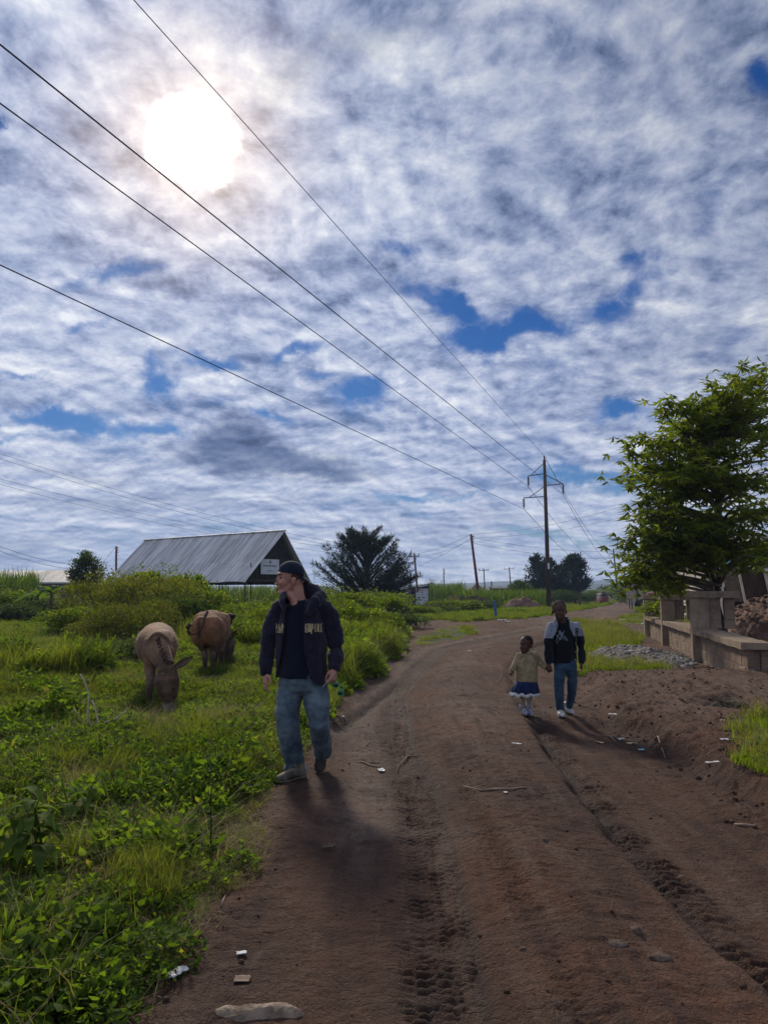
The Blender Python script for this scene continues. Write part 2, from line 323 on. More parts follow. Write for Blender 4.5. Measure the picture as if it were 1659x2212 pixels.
class MB:
    """collects simple solids into one mesh"""
    def __init__(s): s.v = []; s.f = []; s.mi = []; s.cur = 0
    def add(s, vs, fs):
        b = len(s.v); s.v.extend([tuple(v) for v in vs]); s.f.extend([tuple(b + i for i in f) for f in fs]); s.mi.extend([s.cur] * len(fs))
    def box(s, c, size, rot=None, taper=1.0):
        c = Vector(c); x, y, z = [k / 2 for k in size]; M = rot or Matrix.Identity(3)
        pts = [c + M @ Vector((a * x * (taper if k > 0 else 1), b * y * (taper if k > 0 else 1), k * z)) for k in (-1, 1) for a, b in ((-1, -1), (1, -1), (1, 1), (-1, 1))]
        s.add(pts, [(3, 2, 1, 0), (4, 5, 6, 7), (0, 1, 5, 4), (1, 2, 6, 5), (2, 3, 7, 6), (3, 0, 4, 7)])
    def tube(s, pts, rad, n=8, ref=(0, 0, 1), cap=True, dome=False):
        """rad: number, list of numbers or list of (side, front) pairs; ref: roughly the 'front' direction"""
        pts = [Vector(p) for p in pts]; m = len(pts)
        if not isinstance(rad, (list, tuple)): rad = [rad] * m
        rad = [(r, r) if not isinstance(r, (list, tuple)) else r for r in rad]
        T = []
        for i in range(m):
            a = pts[max(i - 1, 0)]; b = pts[min(i + 1, m - 1)]; T.append((b - a).normalized())
        if dome:
            np_, nr, nT = [], [], []
            for k, fr in ((0.02, .35), (0.35, .78), (0.7, .95)):
                o = (1 - k) * min(rad[0]) * 0.9
                np_.append(pts[0] - T[0] * o); nr.append((rad[0][0] * fr, rad[0][1] * fr)); nT.append(T[0])
            np_ += pts; nr += rad; nT += T
            for k, fr in ((0.7, .95), (0.35, .78), (0.02, .35)):
                o = (1 - k) * min(rad[-1]) * 0.9
                np_.append(pts[-1] + T[-1] * o); nr.append((rad[-1][0] * fr, rad[-1][1] * fr)); nT.append(T[-1])
            pts, rad, T = np_, nr, nT; m = len(pts)
        ref = Vector(ref); vs = []
        for p, r, t in zip(pts, rad, T):
            side = t.cross(ref)
            if side.length < 1e-3: side = t.cross(Vector((1, 0.1, 0)))
            side.normalize(); fr = side.cross(t).normalized()
            for k in range(n):
                a = 2 * math.pi * k / n
                vs.append(p + side * (math.cos(a) * r[0]) + fr * (math.sin(a) * r[1]))
        fs = [(i * n + k, i * n + (k + 1) % n, (i + 1) * n + (k + 1) % n, (i + 1) * n + k) for i in range(m - 1) for k in range(n)]
        if cap: fs += [tuple(range(n))[::-1], tuple((m - 1) * n + k for k in range(n))]
        s.add(vs, fs)
    def ell(s, c, r, M=None, n=14, m=9):
        c = Vector(c); M = M or Matrix.Identity(3); vs = [c + M @ Vector((0, 0, -r[2]))]
        for j in range(1, m):
            t = math.pi * j / m - math.pi / 2
            for k in range(n):
                a = 2 * math.pi * k / n
                vs.append(c + M @ Vector((r[0] * math.cos(t) * math.cos(a), r[1] * math.cos(t) * math.sin(a), r[2] * math.sin(t))))
        vs.append(c + M @ Vector((0, 0, r[2]))); L = len(vs) - 1
        fs = [(0, 1 + (k + 1) % n, 1 + k) for k in range(n)] + [(1 + j * n + k, 1 + j * n + (k + 1) % n, 1 + (j + 1) * n + (k + 1) % n, 1 + (j + 1) * n + k) for j in range(m - 2) for k in range(n)]
        fs += [(L, 1 + (m - 2) * n + k, 1 + (m - 2) * n + (k + 1) % n) for k in range(n)]
        s.add(vs, fs)
    def prism(s, poly, off):
        off = Vector(off); n = len(poly); poly = [Vector(p) for p in poly]
        s.add(poly + [p + off for p in poly], [tuple(range(n))[::-1], tuple(range(n, 2 * n))] + [(i, (i + 1) % n, n + (i + 1) % n, n + i) for i in range(n)])
    def mesh(s, name, mats, smooth=False):
        me = bpy.data.meshes.new(name); me.from_pydata(s.v, [], s.f)
        for m in (mats if isinstance(mats, (list, tuple)) else [mats]): me.materials.append(m)
        if any(s.mi): me.polygons.foreach_set('material_index', s.mi)
        if smooth: me.polygons.foreach_set('use_smooth', [True] * len(s.f))
        me.update(); return me
    def obj(s, name, mats, parent=None, smooth=False, label=None, cat=None, group=None, kind=None):
        o = bpy.data.objects.new(name, s.mesh(name, mats, smooth)); link(o)
        if parent is not None:
            o.parent = parent; o.matrix_parent_inverse = Matrix.Translation(-parent.location)
        return tag(o, label, cat, group, kind)
def mesh_obj(name, me, parent=None, label=None, cat=None, group=None, kind=None, mat=None):
    o = bpy.data.objects.new(name, me); link(o)
    if mat: me.materials.append(mat)
    if parent is not None: o.parent = parent; o.matrix_parent_inverse = Matrix.Translation(-parent.location)
    return tag(o, label, cat, group, kind)

# ------------------------------------------------------------------ materials
def new_mat(name):
    m = bpy.data.materials.new(name); m.use_nodes = True; m.node_tree.nodes.clear(); return m, NT(m.node_tree)
def pbr(name, col, rough=0.8, var=0.25, scale=8.0, bump=0.0, bscale=40.0, metal=0.0, col2=None, spec=0.3, attr=None, tex='Object', bdist=0.01, stretch=None):
    """surface with uneven colour (noise between two tones) and fine bump"""
    m, t = new_mat(name); co = t.n('ShaderNodeTexCoord').outputs[tex]
    if stretch: co = t.n('ShaderNodeMapping', {'Vector': co, 'Scale': stretch}).outputs[0]
    c1 = tuple(k * (1 - var) for k in col); c2 = col2 or tuple(min(1, k * (1 + var)) for k in col)
    c = t.mix(t.rng(t.noise(co, scale, 6, .6), .32, .68), c1, c2)
    if attr: c = t.mix(1.0, t.n('ShaderNodeAttribute', attribute_name=attr).outputs[0], t.mix(t.rng(t.noise(co, scale, 6, .6), .3, .7), (1 - var,) * 3, (1 + var,) * 3), 'MULTIPLY')
    b = t.n('ShaderNodeBsdfPrincipled', {'Base Color': c, 'Roughness': rough, 'Metallic': metal, 'Specular IOR Level': spec})
    if bump: t.put(b.inputs['Normal'], t.n('ShaderNodeBump', {'Height': t.noise(co, bscale, 5, .6), 'Strength': bump, 'Distance': bdist}).outputs[0])
    t.n('ShaderNodeOutputMaterial', {'Surface': b.outputs[0]}); return m
def leaf_mat(name, c1, c2, c3=None, trans=0.45, rough=0.7, tcol=None, spec=0.07):
    """leaf surface: tone differs from leaf to leaf, light comes through"""
    m, t = new_mat(name)
    g = t.n('ShaderNodeNewGeometry'); r = g.outputs['Random Per Island']
    oi = t.n('ShaderNodeObjectInfo').outputs['Random']
    patch = t.noise(g.outputs['Position'], 0.7, 3, .6)
    f = t.m('ADD', t.m('MULTIPLY', r, .6), t.m('MULTIPLY', t.rng(patch, .35, .65), .4))
    c = t.mix(f, c1, c2)
    if c3: c = t.mix(t.rng(r, .93, .97), c, c3)
    c = t.mix(t.m('MULTIPLY', oi, .25), c, c1)
    b = t.n('ShaderNodeBsdfPrincipled', {'Base Color': c, 'Roughness': rough, 'Specular IOR Level': spec})
    tr = t.n('ShaderNodeBsdfTranslucent', {'Color': t.mix(1.0, c, tcol or (1.95, 2.05, .50), 'MULTIPLY')})
    mx = t.n('ShaderNodeMixShader', {0: trans, 1: b.outputs[0], 2: tr.outputs[0]})
    t.n('ShaderNodeOutputMaterial', {'Surface': mx.outputs[0]}); return m

def ground_material():
    m, t = new_mat('ground soil'); g = t.n('ShaderNodeNewGeometry').outputs['Position']
    A = lambda k: t.n('ShaderNodeAttribute', attribute_name=k).outputs['Fac']
    veg, damp_shade, dust_sheen = A('veg'), A('damp_shade'), A('dust_sheen')
    n1 = t.noise(g, 1.3, 8, .62); n2 = t.noise(g, 14.0, 7, .65); n3 = t.noise(g, 75.0, 5, .7); n4 = t.noise(g, .35, 4, .6)
    c = t.mix(t.rng(n1, .35, .65), (.098, .050, .033), (.156, .084, .054))
    c = t.mix(t.rng(n4, .42, .62), c, (.182, .082, .047))
    c = t.mix(t.m('MULTIPLY', t.rng(n2, .45, .75), .5), c, (.190, .122, .088))
    c = t.mix(t.m('MULTIPLY', dust_sheen, t.rng(n2, .3, .6, .35, .85)), c, (.290, .215, .170))
    c = t.mix(t.m('MULTIPLY', damp_shade, .82), c, (.036, .021, .018))
    str_ = t.noise(t.n('ShaderNodeMapping', {'Vector': g, 'Scale': (7.0, .8, 1.0)}).outputs[0], 1.0, 6, .62)
    c = t.mix(t.rng(t.noise(g, 2.6, 6, .65), .52, .66, 0, .6), c, (.052, .030, .024)); c = t.mix(t.rng(str_, .50, .66, 0, .5), c, (.060, .036, .032)); c = t.mix(t.rng(str_, .47, .36, 0, .4), c, (.200, .135, .100))
    c = t.mix(t.m('MULTIPLY', t.rng(n3, .55, .40), .40), c, (.045, .028, .024))
    c = t.mix(t.m('MULTIPLY', t.rng(n3, .68, .74), .6), c, (.26, .21, .17))
    # thin scatter of green and straw on bare soil
    gs = t.mix(t.rng(n2, .4, .6), (.060, .070, .020), (.115, .122, .032))
    gs = t.mix(t.rng(t.noise(g, .16, 5, .6), .45, .62), gs, (.190, .175, .055))
    gs = t.mix(t.rng(t.noise(g, 2.2, 5, .6), .50, .66), gs, (.030, .046, .012))
    c = t.mix(t.rng(t.m('ADD', veg, t.m('MULTIPLY', t.m('SUBTRACT', n2, .5), .7)), .35, .75), c, gs)
    b = t.n('ShaderNodeBsdfPrincipled', {'Base Color': c, 'Roughness': t.rng(damp_shade, 0, 1, .95, .80), 'Specular IOR Level': 0.18})
    vo = t.n('ShaderNodeTexVoronoi', {'Vector': t.vm('ADD', g, t.vm('SCALE', t.n('ShaderNodeTexNoise', {'Vector': g, 'Scale': 9.0, 'Detail': 3}).outputs['Color'], scale=.12)), 'Scale': 17.0, 'Randomness': 1.0}, feature='DISTANCE_TO_EDGE').outputs[0]
    crk = t.rng(vo, 0.0, 0.07)
    hgt = t.m('ADD', t.m('MULTIPLY', n2, 1.2), t.m('MULTIPLY', n3, .7)); hgt = t.m('ADD', hgt, t.m('MULTIPLY', crk, .22))
    hgt = t.m('ADD', hgt, t.m('MULTIPLY', t.noise(g, 34., 4, .6), .9))
    t.put(b.inputs['Normal'], t.n('ShaderNodeBump', {'Height': hgt, 'Strength': 1.0, 'Distance': .065}).outputs[0])
    t.n('ShaderNodeOutputMaterial', {'Surface': b.outputs[0]}); return m
M_ground = ground_material()

# ------------------------------------------------------------------ ground: one sheet to the horizon
def axis(core_lo, core_hi, step, grow, lim):
    c = list(np.arange(core_lo, core_hi, step)); s = step; hi = [c[-1]]
    while hi[-1] < lim: s = min(s * grow, 400); hi.append(hi[-1] + s)
    s = step; lo = [c[0]]
    while lo[-1] > -lim: s = min(s * grow, 400); lo.append(lo[-1] - s)
    return np.array(lo[:0:-1] + c + hi[1:])
gx = axis(-1.9, 4.0, 0.018, 1.035, 3600)
yy = [2.2]; 
while yy[-1] < 3900: yy.append(yy[-1] + min(max(0.011, 0.55 * yy[-1] ** 2 / 1159), 0.006 * yy[-1] + 0.011, 250) if yy[-1] < 60 else yy[-1] * 1.02)
yb = [2.2]; s_ = .02
while yb[-1] > -60: s_ *= 1.12; yb.append(yb[-1] - s_)
gy_ = np.array(yb[:0:-1] + yy)
X, Y = np.meshgrid(gx, gy_); nx, ny = len(gx), len(gy_)
hh, vv, dd, du = fields(X.ravel(), Y.ravel())
idx = np.arange(nx * ny).reshape(ny, nx)
q = np.stack([idx[:-1, :-1], idx[:-1, 1:], idx[1:, 1:], idx[1:, :-1]], -1).reshape(-1, 4)
me = np_mesh('ground', np.c_[X.ravel(), Y.ravel(), hh], q, smooth=True, attrs={'veg': vv, 'damp_shade': dd, 'dust_sheen': du})
me.materials.append(M_ground)
ground = mesh_obj('ground', me, kind='structure')
print('ground', nx, ny)

# ------------------------------------------------------------------ ground cover (uncountable: one object, instanced clumps)
rng = np.random.RandomState(11)
def round_leaves(P0, D, S, L, Wd, bend=0.25):
    """like leaf_quads with a rounder outline for plants near the camera"""
    n = len(P0); N = np.cross(D, S); L = L[:, None]; Wd = Wd[:, None]
    c = lambda t, k, h: P0 + D * L * t + N * L * h - 0 * S
    pts = [P0, c(.24, 0, .04) + S * Wd * .40 - N * Wd * .10, c(.58, 0, .02) + S * Wd * .46 - N * Wd * .12, P0 + D * L - N * L * bend, c(.58, 0, .02) - S * Wd * .46 - N * Wd * .12, c(.24, 0, .04) - S * Wd * .40 - N * Wd * .10, c(.5, 0, .05)]
    v = np.stack(pts, 1).reshape(-1, 3); o = (np.arange(n) * 7)[:, None]
    t = np.concatenate([o + [[i, (i + 1) % 6, 6]] for i in range(6)]); return v, t
def leaf_quads(P0, D, S, L, Wd, bend=0.25):
    """pointed leaves: base P0, direction D, side S, length, width -> verts (n,6), quads; folded along the middle and bent"""
    n = len(P0); N = np.cross(D, S); L = L[:, None]; Wd = Wd[:, None]
    mid = P0 + D * L * .45 + N * L * 0.05; tip = P0 + D * L - N * L * bend
    a = mid + S * Wd * .5 - N * Wd * .12; b = mid - S * Wd * .5 - N * Wd * .12
    v = np.stack([P0, a, tip, b, mid + N * Wd * .0], 1).reshape(-1, 3)
    o = (np.arange(n) * 5)[:, None]
    t = np.concatenate([o + [[0, 1, 4]], o + [[1, 2, 4]], o + [[2, 3, 4]], o + [[3, 0, 4]]])
    return v, t
def unit(a): return a / (np.linalg.norm(a, axis=1, keepdims=True) + 1e-9)
def leaves_mesh(name, P0, D, L, Wd, bend=0.25, up=(0, 0, 1), jit=.5, rnd=False):
    n = len(P0); S = np.cross(D, np.tile(np.array(up, float), (n, 1)) + rng.normal(0, jit, (n, 3))); S = unit(S)
    return (round_leaves if rnd else leaf_quads)(P0, unit(D), S, L, Wd, bend)
def blades(n, rad, hmin, hmax, w, lean=.6, seg=3):
    """grass blades"""
    vs = []; ts = []
    for i in range(n):
        a = rng.uniform(0, 2 * math.pi); r = rad * math.sqrt(rng.uniform()); p = np.array([r * math.cos(a), r * math.sin(a), -.01])
        h = rng.uniform(hmin, hmax); d = rng.uniform(0, 2 * math.pi); ln = lean * h * rng.uniform(.3, 1.3)
        dv = np.array([math.cos(d), math.sin(d), 0]); sv = np.array([-dv[1], dv[0], 0]) * w * .5 * rng.uniform(.7, 1.3)
        b = len(vs)
        for k in range(seg):
            t = k / seg; c = p + dv * ln * t * t + np.array([0, 0, h * (t - .25 * t * t * min(1, ln / h))])
            vs += [c - sv * (1 - t * .7), c + sv * (1 - t * .7)]
        vs.append(p + dv * ln + np.array([0, 0, h * (1 - .25 * min(1, ln / h))]))
        for k in range(seg - 1): q0 = b + 2 * k; ts += [(q0, q0 + 1, q0 + 3), (q0, q0 + 3, q0 + 2)]
        ts.append((b + 2 * seg - 2, b + 2 * seg - 1, b + 2 * seg))
    return np.array(vs), np.array(ts)
def weed(n, rad, h, ll, lw):
    """low leafy weed: leaves on a dome"""
    a = rng.uniform(0, 2 * math.pi, n); r = rad * np.sqrt(rng.uniform(0, 1, n)); z = h * (1 - (r / rad) ** 2) * rng.uniform(.35, 1.1, n)
    P0 = np.c_[r * np.cos(a), r * np.sin(a), z]
    b = rng.uniform(0, 2 * math.pi, n); D = np.c_[np.cos(b), np.sin(b), rng.uniform(-.15, .75, n)]
    return leaves_mesh('', P0, D, rng.uniform(.6, 1.3, n) * ll, rng.uniform(.7, 1.2, n) * lw, rnd=True)
def join(parts):
    V = []; T = []; o = 0; mi = []
    for k, (v, t) in enumerate(parts): V.append(v); T.append(t + o); o += len(v); mi += [k] * len(t)
    return np.concatenate(V), np.concatenate(T), mi
M_weed = leaf_mat('weed leaf', (.058, .100, .016), (.145, .205, .036), (.22, .18, .06), trans=.5)
M_weed2 = leaf_mat('dark weed leaf', (.036, .068, .014), (.095, .140, .024), trans=.40)
M_grass = leaf_mat('grass blade', (.085, .110, .018), (.210, .215, .050), (.26, .21, .10), trans=.45)
M_dry = leaf_mat('dry straw', (.19, .145, .07), (.33, .27, .15), trans=.25)
M_lawn = leaf_mat('turf blade', (.095, .135, .016), (.19, .235, .032), trans=.5)
LIB = bpy.data.collections.new('cover clumps')
def clump(i, parts, mats):
    v, t, mi = join(parts); me = np_mesh('clump', v, tris=t)
    for m in mats: me.materials.append(m)
    me.polygons.foreach_set('material_index', mi)
    o = bpy.data.objects.new('clump_%02d' % i, me); LIB.objects.link(o)
for i in range(3): clump(i, [weed(150, .17, .11, .042, .026), blades(14, .16, .06, .16, .006)], [M_weed, M_grass])
for i in range(3, 5): clump(i, [weed(130, .16, .12, .030, .016), weed(30, .12, .15, .05, .022)], [M_weed2, M_weed])
for i in range(5, 7): clump(i, [blades(120, .12, .06, .19, .006, .8), weed(16, .14, .05, .03, .018)], [M_grass, M_weed])
clump(7, [blades(70, .16, .02, .08, .0045, 2.2), blades(30, .16, .03, .09, .005, 1.0)], [M_dry, M_grass])
clump(8, [blades(150, .15, .03, .075, .005, .5), weed(14, .15, .03, .02, .014)], [M_lawn, M_lawn])
clump(9, [blades(170, .20, .22, .50, .008, .9), blades(20, .2, .1, .4, .006, 1.4)], [M_grass, M_dry])
for i in range(10, 12): clump(i, [weed(230, .26, .30, .055, .032), weed(60, .2, .36, .06, .03)], [M_weed, M_weed2])
clump(12, [weed(70, .17, .13, .055, .036), weed(50, .17, .06, .03, .02), blades(10, .15, .1, .2, .006)], [M_weed2, M_weed, M_grass])
clump(13, [blades(46, .20, .08, .26, .0035, 1.6), weed(40, .18, .07, .03, .018)], [M_dry, M_weed2])
clump(14, [weed(240, .18, .075, .019, .015)], [M_weed])
def scatter(name, pts, mat_note=None, parent=None):
    """pts: rows x, y, z, scale, clump index"""
    pts = np.asarray(pts, np.float32); me = bpy.data.meshes.new(name); me.vertices.add(len(pts)); me.vertices.foreach_set('co', pts[:, :3].ravel())
    for k, c in (('scl', 3), ('idx', 4)):
        a = me.attributes.new(k, 'FLOAT' if k == 'scl' else 'INT', 'POINT')
        a.data.foreach_set('value', pts[:, c].astype(np.float32 if k == 'scl' else np.int32))
    a = me.attributes.new('rot', 'FLOAT_VECTOR', 'POINT')
    rt = np.c_[rng.normal(0, .14, len(pts)), rng.normal(0, .14, len(pts)), rng.uniform(0, 6.283, len(pts))]
    a.data.foreach_set('vector', rt.astype(np.float32).ravel())
    ng = bpy.data.node_groups.new(name, 'GeometryNodeTree')
    ng.interface.new_socket('Geometry', in_out='INPUT', socket_type='NodeSocketGeometry')
    ng.interface.new_socket('Geometry', in_out='OUTPUT', socket_type='NodeSocketGeometry')
    g = NT(ng); gi = g.n('NodeGroupInput'); go = g.n('NodeGroupOutput')
    ci = g.n('GeometryNodeCollectionInfo', {'Collection': LIB, 'Separate Children': True, 'Reset Children': True})
    at_ = lambda nm, ty: [s for s in g.n('GeometryNodeInputNamedAttribute', {'Name': nm}, data_type=ty).outputs if s.enabled][0]
    ip = g.n('GeometryNodeInstanceOnPoints', {'Points': gi.outputs[0], 'Instance': ci.outputs[0], 'Pick Instance': True,
             'Instance Index': at_('idx', 'INT'), 'Rotation': at_('rot', 'FLOAT_VECTOR'), 'Scale': at_('scl', 'FLOAT')})
    g.put(go.inputs[0], ip.outputs[0])
    o = mesh_obj(name, me, kind='stuff'); md = o.modifiers.new('scatter', 'NODES'); md.node_group = ng
    return o
def sample(n, x0, x1, y0, y1, ymin_bias=1.0):
    y = y0 + (y1 - y0) * rng.uniform(0, 1, n) ** ymin_bias; x = rng.uniform(x0, x1, n); return x, y
cover = []
def put(x, y, keep, scale, idx, zoff=0.0):
    h = fields(x, y)[0]; k = keep
    cover.append(np.c_[x, y, h + zoff, scale, idx][k])
def vegmask(x, y): return fields(x, y)[1]
# near left verge
x, y = sample(5200, -4.2, -.6, 1.8, 9.0); v = vegmask(x, y)
pn = fbm(x, y, .55, 3, .5, 5.)
idx_ = np.where(pn > .12, rng.choice([3, 4, 3, 12], len(x)), np.where(pn < -.22, rng.choice([5, 6, 7, 13, 14], len(x)), rng.choice([0, 1, 2, 12, 14, 13, 3], len(x))))
idx_ = np.where((y < 3.9) & (rng.uniform(0, 1, len(x)) < .5), rng.choice([3, 4, 12, 12], len(x)), idx_)
ed = sd_poly(x, y, DIRT)
idx_ = np.where((ed > -.22) & (rng.uniform(0, 1, len(x)) < .65), 7, idx_)
trod = (y > 3.5) & (y < 5.9) & (x > -2.5) & (fbm(x, y, 1.3, 3, .5, 88.) > -.12) & (rng.uniform(0, 1, len(x)) < .78); idx_ = np.where(trod, 7, idx_)
put(x, y, (v > .35) & (rng.uniform(0, 1, len(x)) < .35 + .9 * v), rng.uniform(.75, 1.3, len(x)) * np.where(ed > -.3, .7, 1.0) * (1 + .6 * np.clip(pn, 0, 1)) * (1 + .8 * np.clip(fbm(x, y, 1.6, 3, .5, 26.), -.4, .5)), idx_)
# taller dark patches near the man and the donkey
for cx_, cy_, rr, nn in ((-1.75, 6.9, .55, 110), (-2.6, 6.6, .5, 60), (-1.35, 6.3, .35, 30), (-3.0, 5.6, .5, 50)):
    x = rng.normal(cx_, rr * .6, nn); y = rng.normal(cy_, rr * .7, nn)
    put(x, y, sd_poly(x, y, DIRT) < -.25, rng.uniform(.45, .85, nn), rng.choice([9, 10, 11, 3, 4], nn))
x = rng.normal(-1.22, .10, 14); y = rng.normal(4.15, .14, 14); put(x, y, x < 9, rng.uniform(.35, .55, 14), np.full(14, 9))
# middle left field
x, y = sample(24000, -14, 1.0, 8.5, 26, 1.2); x = x * (y / 26) ** .6 - .2; v = vegmask(x, y); pn = fbm(x, y, .35, 3, .5, 15.)
idx_ = np.where(pn > .05, rng.choice([3, 4, 3, 0, 0, 1], len(x)), rng.choice([0, 1, 2, 5, 6, 5], len(x)))
pl_ = fbm(x, y, 1.1, 3, .55, 25.)
idx_ = np.where((pl_ > .18) & (pn > -.1), rng.choice([10, 11, 3, 4, 9], len(x)), idx_); zone = (y < 17) & (x < -.9) & (x > -5.0) & (y > 8.6) | (y > 15) & (x < -5.2)
idx_ = np.where(zone, rng.choice([0, 1, 14, 3, 5, 6, 7, 13, 12], len(x)), idx_); idx_ = np.where(fbm(x, y, .5, 3, .5, 66.) > .25, rng.choice([7, 7, 5, 6], len(x)), idx_)
muz = (((x + 2.80) / .42) ** 2 + ((y - 9.0) / .75) ** 2 > 1) & (((x + 3.15) / .30) ** 2 + ((y - 9.4) / .55) ** 2 > 1) & (((x + 3.05) / .5) ** 2 + ((y - 12.9) / .9) ** 2 > 1)
put(x, y, (v > .5) & (x < .7) & muz, rng.uniform(.8, 1.3, len(x)) * (1 + y / 50) * (1 + .9 * np.clip(pl_, -.35, .6)) * np.where(zone, .72, 1.0), idx_)
# far left field and the ground beyond the side track
x, y = sample(26000, -45, 22, 24, 75, 1.2); v = vegmask(x, y)
put(x, y, (v > .5) & (x < 12 + (y - 40) * .33) & (x > -45 * y / 60) & (np.maximum(sd_poly(x, y, GR_A), sd_poly(x, y, GR_C)) < -.3), rng.uniform(1.0, 2.0, len(x)), rng.choice([0, 1, 3, 5, 6, 6, 5], len(x)))
x, y = sample(5000, 8, 95, 48, 170, 1.4); v = vegmask(x, y)
put(x, y, (v > .5) & (np.abs(x - .36 * y) < 40), rng.uniform(1.6, 3.2, len(x)), rng.choice([0, 3, 5, 6, 5], len(x)))
cov = scatter('ground_cover', np.concatenate(cover)); tag(cov, 'tangle of leafy weeds and grass covering the field left of the dirt road', 'ground cover')
print('cover', sum(len(c) for c in cover))
# turf patches on the right
cover = []
x, y = sample(9000, 2.8, 10.5, 4.6, 34, 1.1); ga_ = np.maximum(sd_poly(x, y, GR_A), sd_poly(x, y, GR_B)) + .30 * fbm(x, y, 1.9, 4, .6)
put(x, y, (ga_ > 0.0), rng.uniform(.7, 1.3, len(x)) * (1 + y / 30), np.where(rng.uniform(0, 1, len(x)) < .68, 8, rng.choice([5, 6, 7, 13], len(x))))
x, y = sample(2600, .5, 40, 20, 50); gc_ = np.maximum(sd_poly(x, y, GR_C), sd_poly(x, y, GR_D)) + .4 * fbm(x, y, .8, 3)
put(x, y, gc_ > 0.1, rng.uniform(1.0, 2.0, len(x)), np.where(rng.uniform(0, 1, len(x)) < .6, 8, 5))
turf = scatter('turf', np.concatenate(cover)); tag(turf, 'short bright green turf patches growing on the bare dirt right of the road', 'grass')

# ------------------------------------------------------------------ hills far off
def hills(name, Yd, pts, col, seed, thick=500):
    v = []; n = 160; xs = np.linspace(pts[0][0], pts[-1][0], n)
    hs = np.interp(xs, [p[0] for p in pts], [p[1] for p in pts]); hs = hs * (1 + .12 * fbm(xs, xs * 0 + seed, .012, 4))
    prof = [(-thick, 0), (-thick * .45, .38), (-thick * .15, .82), (0, 1), (thick * .4, .8), (thick, 0)]
    rows = len(prof)
    for k, (dy, f) in enumerate(prof):
        for x, h in zip(xs, hs): v.append((x, Yd + dy + 30 * math.sin(x * .01 + seed), max(-3, h * f + (4 * mnoise.noise(Vector((x * .02, dy * .02, seed))) if 0 < f < 1 else 0) - (3 if f == 0 else 0))))
    q = [(k * n + i, k * n + i + 1, (k + 1) * n + i + 1, (k + 1) * n + i) for k in range(rows - 1) for i in range(n - 1)]
    me = np_mesh(name, v, q, smooth=True); me.materials.append(pbr(name, col, .95, .3, .01, tex='Object')); return mesh_obj(name, me, kind='structure')
hills('hills', 1600, [(-1100, 5), (-500, 8), (-160, 6), (165, 13), (340, 21), (440, 18), (540, 25), (660, 46), (830, 62), (1100, 70), (1450, 60), (1800, 25)], (.05, .075, .03), 3.0, 260)
hills('low_hills', 1050, [(-1100, 4), (-250, 4), (150, 6), (300, 9), (430, 6), (550, 10), (740, 8), (1400, 5)], (.045, .07, .025), 9.0, 130)

# ------------------------------------------------------------------ foliage makers
M_bark = pbr('bark', (.11, .085, .065), .95, .4, 9, bump=.8, bscale=30, bdist=.02)
M_darkbark = pbr('dark bark', (.045, .036, .03), .95, .4, 6, bump=.6, bscale=20)
M_bush = leaf_mat('bush leaf', (.048, .078, .012), (.130, .165, .026), (.26, .23, .05), trans=.5)
M_bush_olive = leaf_mat('olive bush leaf', (.050, .060, .015), (.120, .125, .028), (.20, .15, .06), trans=.45)
M_bush_dark = leaf_mat('dark bush leaf', (.026, .046, .016), (.065, .092, .024), trans=.36)
M_tree = leaf_mat('tree leaf', (.055, .080, .011), (.150, .178, .020), (.24, .23, .04), trans=.5, spec=.25, rough=.5)
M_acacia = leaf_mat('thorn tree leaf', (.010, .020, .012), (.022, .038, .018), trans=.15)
M_maize = leaf_mat('maize leaf', (.038, .068, .018), (.085, .125, .035), (.20, .18, .08), trans=.45)
M_banana = leaf_mat('banana leaf', (.045, .085, .018), (.095, .145, .03), trans=.45)
def blob_pts(n, r, lumps=9, seed=0, shell=.55):
    """points in a lumpy half-dome crown"""
    g = np.random.RandomState(seed); cs = []
    for i in range(lumps):
        a = g.uniform(0, 6.283); q_ = math.sqrt(g.uniform(0, 1)) * .62; z = g.uniform(.15, .72) * (1.15 - .55 * q_)
        cs.append((q_ * math.cos(a), q_ * math.sin(a), z, g.uniform(.22, .40)))
    cs = np.array(cs); k = g.randint(0, lumps, n); d = unit(g.normal(0, 1, (n, 3))); d[:, 2] = np.where(d[:, 2] < -.3, -d[:, 2], d[:, 2])
    rad = cs[k, 3] * (shell + (1 - shell) * g.uniform(0, 1, n) ** .5)
    p = cs[k, :3] + d * rad[:, None]; p[:, 2] = np.abs(p[:, 2])
    return p * np.array(r), d
BUSH = {}
